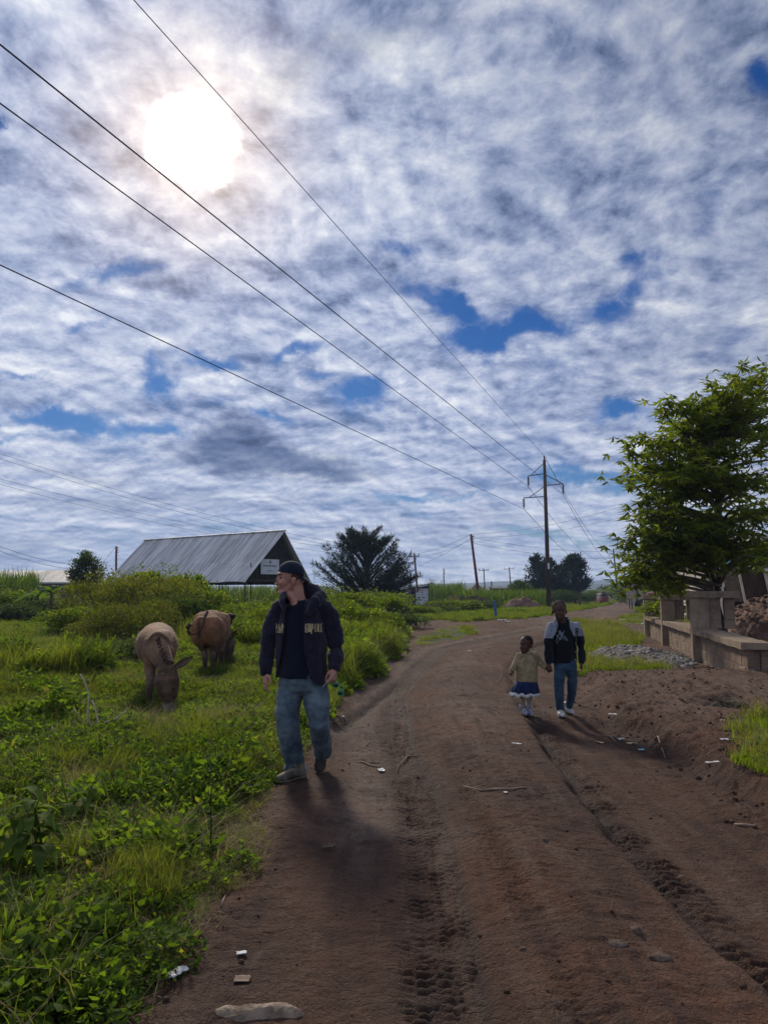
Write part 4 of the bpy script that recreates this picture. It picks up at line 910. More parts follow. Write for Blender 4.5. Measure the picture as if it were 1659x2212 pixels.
def lv_pole(base, top, r, label, mat=M_pole, arm=0, k=1.0, name='wooden_pole'):
    o = empty(name, base, label, 'pole', 'wooden poles in the distance'); d = Vector(top) - Vector(base); mb = MB()
    mb.tube([Vector((0, 0, -1.6)), d], [r * 1.15, r * .8], 9); c = bpy.data.objects.new('pole', mb.mesh('pole', mat, True)); link(c, o); mb = MB()
    if arm:
        mb.tube([d + Vector((-arm, 0, -.35)), d + Vector((arm, 0, -.22))], r * .45, 5)
        for s in (-1, 0, 1): mb.tube([d + Vector((s * arm * .95, 0, -.35)), d + Vector((s * arm * .95, 0, .05 + (.1 if s == 0 else 0)))], r * .45, 5)
        c = bpy.data.objects.new('crossarm', mb.mesh('crossarm', M_pole)); link(c, o)
    else:
        for i in range(3): mb.tube([d + Vector((0, 0, -.25 - .3 * i)), d + Vector((.28 * k, 0, -.22 - .3 * i)), d + Vector((.28 * k, 0, -.1 - .3 * i))], r * .35, 5)
        c = bpy.data.objects.new('insulator', mb.mesh('insulator', M_ins)); link(c, o)
    return Vector(top)
def polepx(b, t, D, r, label, **kw):
    B = atd(b[0], b[1], D); B.z = 0; return lv_pole(B, atd(t[0], t[1], D), r, label, **kw)
pL = polepx((1040, 1304), (1017, 1154), 78, .15, 'reddish wooden pole leaning to the left beside the maize', mat=M_redpole)
pK = polepx((906, 1300), (895, 1197), 88, .12, 'slim wooden pole standing behind the kiosk', mat=M_redpole, arm=.55)
pS = polepx((252, 1290), (252, 1180), 100, .16, 'reddish pole left of the tin-roofed shed', mat=M_redpole)
polepx((1049, 1290), (1044.5, 1229), 150, .13, 'small cross-armed pole right of the leaning reddish pole', arm=1.0)
polepx((1106, 1288), (1099.5, 1226), 150, .13, 'small cross-armed pole between the leaning pole and the dark trees', arm=1.0)
polepx((1063, 1285), (1061, 1255), 170, .14, 'short distant pole beyond the conical roof')
polepx((1352, 1290), (1347, 1228), 120, .12, 'pole partly hidden by hanging leaves right of the distant power pole')
polepx((1372, 1300), (1378, 1228), 85, .11, 'dark pole left of the blue roof')
polepx((1389, 1300), (1388, 1225), 85, .13, 'grey pole in front of the blue roof')
polepx((1300, 1280), (1299, 1262), 300, .2, 'tiny pole on the skyline left of the distant power pole')
polepx((960, 1290), (958, 1228), 120, .1, 'thin pole right of the kiosk against the sky')
polepx((887, 1290), (887, 1242), 80, .09, 'short dark post beside the slim pole behind the kiosk')
GL = 'low wires crossing behind the field'
k_ = 0
for (a, b, sag, lb) in [
 (pL, atd(1400, 1076, 55), .6, 'wire rising from the leaning pole to the right past the tall pole'),
 (pL + Vector((0, 0, -.3)), atd(1400, 1102, 55), .6, 'second wire rising from the leaning pole to the right'),
 (pL + Vector((0, 0, -.3)), atd(1450, 1178, 110), 1.2, 'nearly level wire from the leaning pole towards the tree on the right'),
 (pL + Vector((0, 0, -.9)), atd(1450, 1195, 110), 1.2, 'lowest level wire from the leaning pole towards the tree on the right'),
 (pL, pK, .3, 'wire from the leaning pole down to the slim pole behind the kiosk'),
 (pL + Vector((0, 0, -.6)), pK + Vector((0, 0, -.4)), .35, 'lower wire from the leaning pole to the slim pole behind the kiosk'),
 (pL + Vector((0, 0, -.4)), atd(905, 1222, 88), .2, 'steep wire from the leaning pole to the back of the kiosk pole'),
 (pK, atd(0, 980, 55), 1.0, 'upper wire of the bundle passing above the shed roof'),
 (pK + Vector((-.5, 0, -.2)), atd(0, 990, 55), 1.1, 'second wire of the bundle passing above the shed roof'),
 (pK + Vector((.5, 0, -.2)), atd(0, 1034, 55), 1.0, 'third wire of the bundle passing above the shed roof'),
 (pK + Vector((0, 0, -.6)), atd(0, 1046, 55), 1.1, 'lowest wire of the bundle passing above the shed roof'),
 (pS + Vector((0, 0, -2.5)), atd(0, 1180, 70), .8, 'upper wire at the left edge running to the pole by the shed'),
 (pS + Vector((0, 0, -3.1)), atd(0, 1190, 70), .8, 'lower wire at the left edge running to the pole by the shed'),
 (pS, atd(215, 1225, 98), .0, 'stay wire slanting down to the left of the pole by the shed'),
 (pS + Vector((0, 0, -3.0)), atd(345, 1225, 120), .2, 'wire from the pole by the shed disappearing behind its roof')]:
    wire(a, b, sag, .014 if a.y < 90 else .02, lb, GL)

# ------------------------------------------------------------------ concrete block stalls on the right
def block_mat(name, c1, c2, joint=False):
    m, t = new_mat(name); g = t.n('ShaderNodeNewGeometry'); co = g.outputs['Position']; n = t.noise(co, 3.0, 6, .65); n2 = t.noise(co, 30, 5, .7)
    c = t.mix(t.m('ADD', t.m('MULTIPLY', g.outputs['Random Per Island'], .45), t.m('MULTIPLY', t.rng(n, .35, .65), .55)), c1, c2)
    c = t.mix(t.rng(n2, .60, .72, 0, .6), c, (.07, .055, .048)); c = t.mix(t.rng(t.noise(t.n('ShaderNodeMapping', {'Vector': co, 'Scale': (3, 3, .5)}).outputs[0], 2, 5, .6), .52, .66, 0, .5), c, (.085, .068, .06))
    b = t.n('ShaderNodeBsdfPrincipled', {'Base Color': c, 'Roughness': .95, 'Specular IOR Level': .15}); t.put(b.inputs['Normal'], t.n('ShaderNodeBump', {'Height': t.m('ADD', n2, n), 'Strength': .9, 'Distance': .02}).outputs[0])
    t.n('ShaderNodeOutputMaterial', {'Surface': b.outputs[0]}); return m
M_block = block_mat('concrete block', (.165, .112, .076), (.300, .215, .150)); M_conc = block_mat('rough concrete', (.185, .132, .092), (.33, .25, .182)); M_mortar = pbr('mortar', (.17, .135, .11), .95, .3, 12, bump=.4)
C0 = Vector((5.93, 12.05, 0)); ang_w = math.atan2(.9747, .2236)
stall = empty('block_stalls', C0, 'unfinished grey concrete block stalls with partitions and cap slabs on the right', 'stalls'); stall.rotation_euler.z = ang_w
def sc_child(mb, name, mats, parent=None, bev=.0):
    o = bpy.data.objects.new(name, mb.mesh(name, mats)); link(o, parent or stall)
    if bev: md = o.modifiers.new('b', 'BEVEL'); md.width = bev; md.segments = 1
    return o
gb = random.Random(4)
def blocks(mb, x0, x1, yc, th, z0, z1, axis='x', bl_=.40, bh=.19):
    """coursed blocks between x0 and x1 (axis x) or across (axis y)"""
    mb.cur = 1; L_ = x1 - x0
    c = ((x0 + x1) / 2, yc, (z0 + z1) / 2); s = (L_ - .02, th - .009, z1 - z0 - .01)
    mb.box(c if axis == 'x' else (yc, (x0 + x1) / 2, c[2]), s if axis == 'x' else (s[1], s[0], s[2])); mb.cur = 0; r = 0; z = z0
    while z < z1 - .05:
        h = min(bh, z1 - z); x = x0 - (bl_ / 2 if r % 2 else 0)
        while x < x1 - .02:
            a = max(x, x0); b = min(x + bl_, x1)
            if b - a > .04 and gb.random() > .012:
                j = gb.uniform(-.004, .005); cc = ((a + b) / 2, yc + j, z + h / 2); ss = (b - a - .010, th, h - .009)
                if axis == 'y': cc = (yc + j, (a + b) / 2, z + h / 2); ss = (th, b - a - .010, h - .009)
                mb.box(cc, ss, Matrix.Rotation(gb.uniform(-.006, .006), 3, 'Z'))
            x += bl_
        z += bh + .01; r += 1
mb = MB(); blocks(mb, 0.0, 13.4, 0, .19, -.5, .60); sc_child(mb, 'block_wall', [M_block, M_mortar], bev=.008)
mb = MB(); blocks(mb, -4.5, -.10, .10, .19, -.5, .60, 'y'); sc_child(mb, 'return_wall', [M_block, M_mortar], bev=.008)
def slab(mb, x0, x1, y0, y1, z0, th, seed, nseg=18):
    g = random.Random(seed); vs = []
    for i in range(nseg + 1):
        x = x0 + (x1 - x0) * i / nseg; a, b, c, d = (g.uniform(-.012, .012) for _ in range(4))
        vs += [(x, y0 + a, z0 + b * .5), (x, y1 + c, z0 + d * .5), (x, y1 + c, z0 + th + b * .4), (x, y0 + a, z0 + th + d * .4)]
    fs = [(4 * i + k, 4 * i + (k + 1) % 4, 4 * i + 4 + (k + 1) % 4, 4 * i + 4 + k) for i in range(nseg) for k in range(4)] + [(3, 2, 1, 0), tuple(4 * nseg + k for k in range(4))]
    mb.add(vs, fs)
for a, b, z_ in ((-.12, 4.08, .645), (4.34, 8.68, .625), (8.94, 12.76, .60)):
    mb = MB(); slab(mb, a, b, -.26, .22, z_ - .04, .11, int(b * 10)); sc_child(mb, 'ledge_slab', M_conc)
mb = MB(); slab(mb, -.09, .09, -4.6, -.27, .612, .105, 5, 10)
for v in range(len(mb.v)): x_, y_, z_ = mb.v[v]; mb.v[v] = (x_, y_, z_)
mb.v = [(x_ * 2.4 + .10, y_, z_) for x_, y_, z_ in mb.v] if False else mb.v
mb = MB(); mb.box((.13, -2.45, .655), (.42, 4.3, .10)); sc_child(mb, 'ledge_slab', M_conc, bev=.012)
for i, (s, ztop, wd) in enumerate(((4.13, 1.52, .66), (8.81, 1.40, .85), (12.88, 1.37, .85))):
    mb = MB(); mb.box((s, .06, (ztop - .14 - .5) / 2), (.25, .36, ztop - .14 + .5)); p_ = sc_child(mb, 'pillar', M_conc, bev=.015)
    mb = MB(); blocks(mb, -wd + .02, -.42, s, .15, .72, ztop - .14, 'y', .4); blocks(mb, -.36, -.12, s, .15, .72, ztop - .14, 'y', .4); sc_child(mb, 'partition_panel', [M_block, M_mortar], bev=.006)
    mb = MB(); slab(mb, s - .17, s + .17, -wd - .06, .27, ztop - .137, .135, 30 + i, 6); sc_child(mb, 'cap_slab', M_conc)

# ------------------------------------------------------------------ heaps
def heap(name, c, rx, ry, h, mat, label, cat, seed, n=70, lump=.25, flat=1.6, kindd=None):
    v = []; q = []
    for j in range(n + 1):
        for i in range(n + 1):
            u = -1 + 2 * i / n; w = -1 + 2 * j / n; r = math.sqrt(u * u + w * w); x = c[0] + u * rx * 1.05; y = c[1] + w * ry * 1.05
            r2 = r * (1 + .18 * mnoise.noise(Vector((u * 2.1, w * 2.1, seed)))); f = max(0, 1 - r2 ** flat)
            f = f ** .8; d = mnoise.fractal(Vector((x * 2.2, y * 2.2, seed)), .6, 2.1, 7) * lump * min(1, f * 2.2)
            v.append((x, y, c[2] + h * f + h * d - (.06 if r2 >= 1 else 0)))
    for j in range(n):
        for i in range(n):
            a = j * (n + 1) + i; q.append((a, a + 1, a + n + 2, a + n + 1))
    me = np_mesh(name, v, q, smooth=True); me.materials.append(mat); return mesh_obj(name, me, label=label, cat=cat)
M_soil = pbr('red brown soil', (.17, .095, .07), .95, .35, 2.2, bump=1.0, bscale=9, bdist=.08, col2=(.24, .145, .11))
M_gravel = pbr('grey rubble', (.115, .095, .080), .95, .4, 5, bump=1.0, bscale=26, bdist=.05, col2=(.27, .24, .215))
heap('soil_heap', (12.0, 19.0, -.1), 3.7, 2.6, 1.62, M_soil, 'big heap of red brown soil behind the concrete block stalls', 'soil heap', 2.0, lump=.055, flat=3.2, n=150)
heap('gravel_heap', (5.75, 17.0, -.02), .95, 2.0, .26, M_gravel, 'low heap of grey gravel and rubble in front of the concrete block stalls', 'gravel heap', 5.0, lump=.30)
gr_ = bpy.data.objects['gravel_heap']; bvh_ = BVHTree.FromPolygons([v.co for v in gr_.data.vertices], [tuple(q.vertices) for q in gr_.data.polygons]); mb = MB(); g = random.Random(8)
for i in range(900):
    a = g.uniform(0, 6.283); r_ = math.sqrt(g.random()) * 1.08; x = 5.75 + .95 * r_ * math.cos(a); y = 17.0 + 2.0 * r_ * math.sin(a); hit = bvh_.ray_cast(Vector((x, y, 2)), Vector((0, 0, -1)))
    z = hit[0].z if hit[0] else 0; s = .012 + .05 * g.random() ** 3
    mb.ell((x, y, max(z, gz(x, y)) + s * .2), (s, s * g.uniform(.6, 1.2), s * g.uniform(.4, .8)), Matrix.Rotation(g.uniform(0, 3), 3, 'Z'), 6, 4)
rb = bpy.data.objects.new('rubble', mb.mesh('rubble', pbr('pale rubble', (.16, .135, .115), .95, .3, 1.5, col2=(.42, .39, .36)))); link(rb, gr_); rb['kind'] = 'stuff'
sh_ = bpy.data.objects['soil_heap']; bvh_ = BVHTree.FromPolygons([v.co for v in sh_.data.vertices], [tuple(q.vertices) for q in sh_.data.polygons]); mb = MB(); g = random.Random(18)
for i in range(2200):
    a = g.uniform(0, 6.283); r_ = math.sqrt(g.random()) * 1.02; x = 12.0 + 3.7 * r_ * math.cos(a); y = 19.0 + 2.6 * r_ * math.sin(a); hit = bvh_.ray_cast(Vector((x, y, 4)), Vector((0, 0, -1)))
    s = .015 + .055 * g.random() ** 3
    if hit[0]: mb.ell((x, y, max(hit[0].z, 0) + s * .1), (s, s * g.uniform(.6, 1.2), s * g.uniform(.5, .9)), Matrix.Rotation(g.uniform(0, 3), 3, 'Z') @ Matrix.Rotation(g.uniform(0, 1), 3, 'X'), 6, 4)
rb = bpy.data.objects.new('lumps', mb.mesh('lumps', M_soil)); link(rb, sh_); rb['kind'] = 'stuff'
pm = atd(1128, 1310, 62); heap('earth_heap', (pm.x, pm.y, -.05), 1.6, 1.3, .85, M_soil, 'small reddish earth heap at the edge of the maize plot', 'soil heap', 8.0, n=30)
M_straw_dark = pbr('dark rotting straw', (.035, .026, .02), .95, .5, 12, bump=1, bscale=40, col2=(.09, .07, .045))
pm = ground_pt(1570, 1532); heap('straw_heap', (pm.x, pm.y - .05, pm.z - .03), .36, .30, .13, M_straw_dark, 'dark clump of rotting straw in the hollow on the right', 'straw heap', 11.0, n=30, lump=.6)

# ------------------------------------------------------------------ buildings
M_cream = pbr('cream plaster', (.60, .51, .39), .9, .15, 1.5, col2=(.68, .60, .48)); M_brownwall = pbr('brown mud wall', (.13, .085, .06), .95, .3, 1.2)
M_greywall = pbr('grey block wall', (.11, .10, .095), .95, .3, 1.5); M_fascia = pbr('white fascia', (.62, .60, .57), .7, .1, 3)
M_bluesheet = pbr('blue roof sheet', (.02, .10, .42), .5, .2, 1.0, stretch=(6, 6, 1)); M_teal = pbr('teal roof sheet', (.06, .20, .26), .5, .15, 2)
M_opening = pbr('dark opening', (.012, .011, .010), .9, .2, 2); M_greyroof = sheet_mat('grey roof tin', (.20, .19, .18), (.42, .40, .37))
M_beigeroof = sheet_mat('beige roof tin', (.26, .23, .18), (.40, .36, .28), rust=.3); M_thatch = pbr('brown thatch', (.20, .14, .09), .95, .3, 2)
def house(name, label, px0, px1, pyb, pye, pyr, D, dep, wallm, roofm, over=.5, hip=0.0, wins=(), cat='house', ridge_in=0.25, posts=False, mono=False):
    """front wall from px0 to px1, eave at pye, ridge at pyr"""
    a = atd(px0, pyb, D); b = atd(px1, pyb, D); ze = atd(px0, pye, D).z; zr = atd(px0, pyr, D + dep / 2).z; w = b.x - a.x
    o = empty(name, ((a.x + b.x) / 2, D, 0), label, cat); X = w / 2
    mb = MB(); mb.box((0, dep / 2, ze / 2 - .9), (w, dep, ze + 1.8)); c = bpy.data.objects.new('wall', mb.mesh('wall', wallm)); link(c, o)
    if not hip: 
        mb = MB()
        for s in (-1, 1): mb = MB(); mb.prism([(s * X, .0, ze + .003), (s * X, dep, ze + .003), (s * X, dep / 2, zr - .05)], (-s * .15, 0, 0)); c = bpy.data.objects.new('gable', mb.mesh('gable', wallm)); link(c, o)
    mb = MB(); Xo = X + over; r0 = Xo - hip; yo = -over; y1 = dep + over; ze2 = ze - .05
    mb.add([(-Xo, yo, ze2), (Xo, yo, ze2), (r0, dep / 2, zr), (-r0, dep / 2, zr), (Xo, y1, ze2), (-Xo, y1, ze2)], [(0, 1, 2, 3), (2, 4, 5, 3)] + ([(1, 4, 2), (5, 0, 3)] if hip else []))
    c = bpy.data.objects.new('roof', mb.mesh('roof', roofm)); link(c, o); md = c.modifiers.new('s', 'SOLIDIFY'); md.thickness = .08; md.offset = -1
    mb = MB(); mb.box((0, yo - .03, ze2 - .04), (2 * Xo, .05, .16)); c = bpy.data.objects.new('fascia', mb.mesh('fascia', M_fascia)); link(c, o)
    for (u, z, ww, hh_, nm) in wins:
        mb = MB(); mb.box((u * X, -.02, z), (ww, .06, hh_)); c = bpy.data.objects.new(nm, mb.mesh(nm, M_opening)); link(c, o)
    return o
house('tin_roofed_house', 'house with a long grey roof at the left edge behind the tall maize', -60, 66, 1300, 1247, 1232.5, 92, 6, M_greywall, M_greyroof)
house('hip_roofed_house', 'house with a grey hipped roof behind the banana plants', 40, 160, 1300, 1257, 1231.5, 88, 7, M_greywall, M_greyroof, hip=2.2)
house('mud_house', 'long low brown walled building left of the dark trees', 1066, 1168, 1300, 1269, 1268, 118, 4, M_brownwall, pbr('rusty roof', (.09, .06, .045), .9), over=.2, wins=[(-.3, 1.2, .8, .9, 'window'), (.3, 1.1, .9, 2.0, 'door')])
house('thatched_house', 'house with a low conical thatched roof behind the leaning reddish pole', 1010, 1056, 1300, 1283, 1261.5, 125, 4.5, M_brownwall, M_thatch, hip=2.1)
house('blue_roofed_building', 'building with a bright blue sheet roof beyond the tree on the right', 1387, 1436, 1290, 1265, 1240, 90, 6, M_greywall, M_bluesheet, over=.3, wins=[(-.2, 1.0, 1.0, 1.9, 'door')])
house('low_grey_house', 'low grey house with a pale roof right of the blue roofed building', 1462, 1500, 1300, 1262, 1252, 48, 5, M_greywall, M_greyroof, wins=[(0.2, 1.0, .9, .9, 'window')])
house('beige_roofed_house', 'house with a beige roof and white fascia behind the block stalls', 1502, 1560, 1300, 1260, 1240, 44, 5, M_greywall, M_beigeroof, hip=1.6, wins=[(-.6, .9, .8, 1.0, 'window'), (.3, .9, .8, 1.0, 'window')])
# porch house with the teal roof
hb = atd(1600, 1272, 36); ph = empty('porch_house', (hb.x, 36, 0), 'cream house with an arched porch and teal roof above the soil heap', 'house')
def pch(mb, nm, mt, par=None):
    c = bpy.data.objects.new(nm, mb.mesh(nm, mt)); link(c, par or ph); return c
mb = MB(); mb.box((.9, 3.0, 1.6), (4.4, 4, 3.2)); pch(mb, 'wall', M_cream)
mb = MB()
for x_ in (-.98, .75, 2.5): mb = MB(); mb.box((x_, 0, .8), (.20, .22, 1.7)); pch(mb, 'porch_column', M_cream)
mb = MB(); N_ = 12
def arch(mb, x0, x1, zs, zt):
    ps = [(x0, -.1, zt), (x0, -.1, zs)] + [(x0 + (x1 - x0) * i / N_, -.1, zs + .42 * math.sin(math.pi * i / N_) ** .7) for i in range(1, N_)] + [(x1, -.1, zs), (x1, -.1, zt)]
    for i in range(N_):
        xa = x0 + (x1 - x0) * i / N_; xb = x0 + (x1 - x0) * (i + 1) / N_; za = zs + .42 * math.sin(math.pi * i / N_) ** .7; zb = zs + .42 * math.sin(math.pi * (i + 1) / N_) ** .7
        mb.prism([(xa, -.1, za), (xb, -.1, zb), (xb, -.1, zt), (xa, -.1, zt)], (0, .2, 0))
arch(mb, -.88, .65, 1.62, 2.42); arch(mb, .85, 2.4, 1.62, 2.42); pch(mb, 'arch', M_cream)
mb = MB(); mb.prism([(-1.3, -.5, 2.46), (3.4, -.5, 2.55), (3.4, 1.6, 3.25), (-1.3, 1.6, 3.15)], (0, 0, .06)); pch(mb, 'roof', M_teal)
mb = MB(); mb.prism([(-1.3, -.56, 2.36), (3.4, -.56, 2.45), (3.4, -.56, 2.57), (-1.3, -.56, 2.48)], (0, .05, 0)); pch(mb, 'fascia', M_fascia)
mb = MB(); mb.box((.0, .95, 1.2), (1.6, .08, 2.2)); pch(mb, 'doorway', M_opening)
# tall pale gable building farther back and the dark plank hopper with slanting pale posts
hb = atd(1640, 1272, 44); tb = empty('tall_pale_building', (hb.x, 44, 0), 'tall pale plastered building half hidden by the tree at the right edge', 'building')
mb = MB(); mb.box((1.9, 2, 2.4), (4.6, 4, 4.8)); c = bpy.data.objects.new('wall', mb.mesh('wall', M_cream)); link(c, tb)
mb = MB(); mb.prism([(-.7, -.3, 4.3), (4.5, -.3, 4.95), (4.5, 4.3, 4.95), (-.7, 4.3, 4.3)], (0, 0, .10)); c = bpy.data.objects.new('roof', mb.mesh('roof', M_greyroof)); link(c, tb)
D_ = 22.0; q1, q2, q3, q4 = atd(1588, 1218, D_), atd(1640, 1208, D_), atd(1668, 1300, D_), atd(1612, 1300, D_)
hp = empty('plank_bin', (q4.x, D_, 0), 'dark brown plank bin with slanting pale posts behind the soil heap', 'bin')
M_plank = pbr('dark brown planks', (.055, .038, .030), .9, .4, 3, stretch=(8, 1, .6))
mb = MB(); mb.prism([p - hp.location for p in (q1, q2, q3, q4)][::-1], (0, 1.1, 0)); c = bpy.data.objects.new('plank_wall', mb.mesh('plank_wall', M_plank)); link(c, hp)
for a, b in ((q1, q4), (q2, q3)):
    mb = MB(); mb.tube([a - hp.location + Vector((0, -.05, .15)), b - hp.location + Vector((0, -.05, -.4))], .035, 6); c = bpy.data.objects.new('post', mb.mesh('post', M_cream)); link(c, hp)
# kiosk
kb = atd(908, 1272, 72); ki = empty('kiosk', (kb.x, 72, 0), 'small dark purple kiosk with a slanting roof and a white poster', 'kiosk'); M_kiosk = pbr('purple boards', (.055, .04, .10), .85, .3, 2, stretch=(8, 8, 1))
def kch(mb, nm, mt, par=None): c = bpy.data.objects.new(nm, mb.mesh(nm, mt)); link(c, par or ki); return c
mb = MB(); mb.prism([(-.86, 0, -.1), (.86, 0, -.1), (.86, 0, 1.92), (-.86, 0, 1.58)], (0, 1.8, 0)); kch(mb, 'wall', M_kiosk)
mb = MB(); mb.prism([(-.98, -.25, 1.63), (1.25, -.25, 2.09), (1.25, 2.0, 2.09), (-.98, 2.0, 1.63)], (0, 0, .07)); kch(mb, 'roof', M_dark)
mb = MB(); mb.box((1.10, -.1, .95), (.09, .09, 2.1)); kch(mb, 'post', M_timber)
mb = MB(); mb.box((.14, -.05, .78), (1.22, .04, 1.62)); po = kch(mb, 'poster', M_white)
M_red = pbr('red print', (.45, .03, .05), .7, .1, 5)
STROKES = {'M': [(0, 0, 0, 1), (0, 1, .5, .4), (.5, .4, 1, 1), (1, 1, 1, 0)], 'A': [(0, 0, .5, 1), (.5, 1, 1, 0), (.22, .4, .78, .4)], 'W': [(0, 1, .25, 0), (.25, 0, .5, .7), (.5, .7, .75, 0), (.75, 0, 1, 1)],
           'L': [(0, 1, 0, 0), (0, 0, .9, 0)], 'S': [(1, .9, .1, .95), (.1, .95, .1, .55), (.1, .55, .9, .48), (.9, .48, .9, .05), (.9, .05, 0, .08)]}
mb = MB(); x_ = -.38
for ch in 'MAWALLA':
    for (a, b, c_, d) in STROKES[ch]:
        p0 = Vector((x_ + a * .115, -.076, 1.39 + b * .15)); p1 = Vector((x_ + c_ * .115, -.076, 1.39 + d * .15)); dd_ = (p1 - p0); nn = Vector((-dd_.z, 0, dd_.x)).normalized() * .016
        mb.prism([p0 - nn, p1 - nn, p1 + nn, p0 + nn], (0, .004, 0))
    x_ += .15
kch(mb, 'lettering', M_red, po)
mb = MB()
for (x_, z, w, h) in ((.12, 1.28, .26, .035), (.12, 1.20, .26, .05), (-.18, 1.02, .10, .08), (.20, 1.04, .16, .06), (.55, 1.02, .12, .06), (-.16, .74, .24, .12), (.25, .75, .30, .10), (.55, .78, .14, .05), (.5, .42, .24, .04), (.58, .25, .2, .10), (.0, .5, .3, .02), (.0, .45, .3, .02)): mb.box((x_, -.074, z), (w, .006, h))
kch(mb, 'print', M_ink, po)
# low block wall by the kiosk
wb = atd(984, 1272, 66); bw = empty('low_block_wall', (wb.x, 66, 0), 'low grey block wall between the kiosk and the leaning pole', 'wall')
mb = MB(); mb.box((1.3, 0, .35), (3.0, .2, 1.0)); c = bpy.data.objects.new('block_courses', mb.mesh('block_courses', M_block)); link(c, bw)
mb = MB(); mb.box((-.0, 0, .9), (1.2, .26, .09)); mb.box((1.55, 0, .92), (.9, .26, .12)); c = bpy.data.objects.new('coping', mb.mesh('coping', M_conc)); link(c, bw)
# blue post
bp = ground_pt(1072, 1336); M_bluepaint = pbr('faded blue paint', (.04, .13, .30), .7, .3, 6)
o = empty('blue_post', bp, 'short faded blue post leaning at the road verge', 'post'); mb = MB(); mb.tube([(0, 0, -.2), (-.09, 0, .92)], .07, 10); mb.tube([(-.09, 0, .92), (-.092, 0, .95)], .08, 10); c = bpy.data.objects.new('shaft', mb.mesh('shaft', M_bluepaint)); link(c, o)
bp = ground_pt(1240, 1345)

# ------------------------------------------------------------------ figures: closed volumes fused into one continuous skin
def fuse(mb, vox, sm=3, smf=.5):
    me = mb.mesh('tmp', []); o = bpy.data.objects.new('tmp', me); COL.objects.link(o)
    md = o.modifiers.new('r', 'REMESH'); md.mode = 'VOXEL'; md.voxel_size = vox; md.use_smooth_shade = True
    if sm: s = o.modifiers.new('s', 'SMOOTH'); s.iterations = sm; s.factor = smf
    dg = bpy.context.evaluated_depsgraph_get(); r = bpy.data.meshes.new_from_object(o.evaluated_get(dg))
    bpy.data.objects.remove(o); r.materials.clear(); return r
def coords(me):
    a = np.empty(len(me.vertices) * 3, np.float32); me.vertices.foreach_get('co', a); return a.reshape(-1, 3)
def normals(me):
    a = np.empty(len(me.vertices) * 3, np.float32); me.vertices.foreach_get('normal', a); return a.reshape(-1, 3)
def setco(me, c): me.vertices.foreach_set('co', c.astype(np.float32).ravel()); me.update()
def n3(c, sc_, seed=0.0, st=(1, 1, 1)):
    """cheap 3-d noise from three perlin slices"""
    x, y, z = c[:, 0] * sc_ * st[0] + seed, c[:, 1] * sc_ * st[1] + seed * 1.7, c[:, 2] * sc_ * st[2] - seed
    return (perlin(x + z * .7, y - z * .6) + perlin(y + 11 + x * .4, z + 3) + perlin(z + 7, x - 5 + y * .5)) / 2
def wrinkle(me, amp, sc_, seed=1.0, st=(1, 1, 1), mask=None):
    c = coords(me); nrm = normals(me); f = n3(c, sc_, seed, st); f = (1 - 2 * np.abs(f)) * .6 + f * .4
    if mask is not None: f = f * mask(c)
    setco(me, c + nrm * (f * amp)[:, None]); return me
def cut(me, keep):
    """keep faces whose centre passes keep(c)"""
    c = coords(me); nf = len(me.polygons); ls = np.empty(nf, np.int32); lt = np.empty(nf, np.int32); me.polygons.foreach_get('loop_start', ls); me.polygons.foreach_get('loop_total', lt)
    lv = np.empty(len(me.loops), np.int32); me.loops.foreach_get('vertex_index', lv)
    F = [lv[s:s + t] for s, t in zip(ls, lt)]; C = np.array([c[f].mean(0) for f in F]); k = keep(C)
    used = np.full(len(c), -1); fs = [f for f, kk in zip(F, k) if kk]; ids = np.unique(np.concatenate(fs)); used[ids] = np.arange(len(ids))
    m2 = bpy.data.meshes.new(me.name); m2.from_pydata([tuple(p) for p in c[ids]], [], [tuple(int(used[i]) for i in f) for f in fs]); m2.polygons.foreach_set('use_smooth', [True] * len(fs)); m2.update(); return m2
def part(root, name, me, mat, parent=None, solid=0.0, label=None):
    me.materials.clear(); me.materials.append(mat); me.name = name
    c = coords(me); setco(me, c - np.array(root.location, np.float32))
    o = bpy.data.objects.new(name, me); link(o, parent or root)
    if solid: md = o.modifiers.new('s', 'SOLIDIFY'); md.thickness = solid; md.offset = 0
    if label: o['label'] = label
    return o
def paint(me, cols, name='Col'):
    a = me.attributes.new(name, 'FLOAT_COLOR', 'POINT'); a.data.foreach_set('color', np.c_[cols, np.ones(len(cols))].astype(np.float32).ravel())
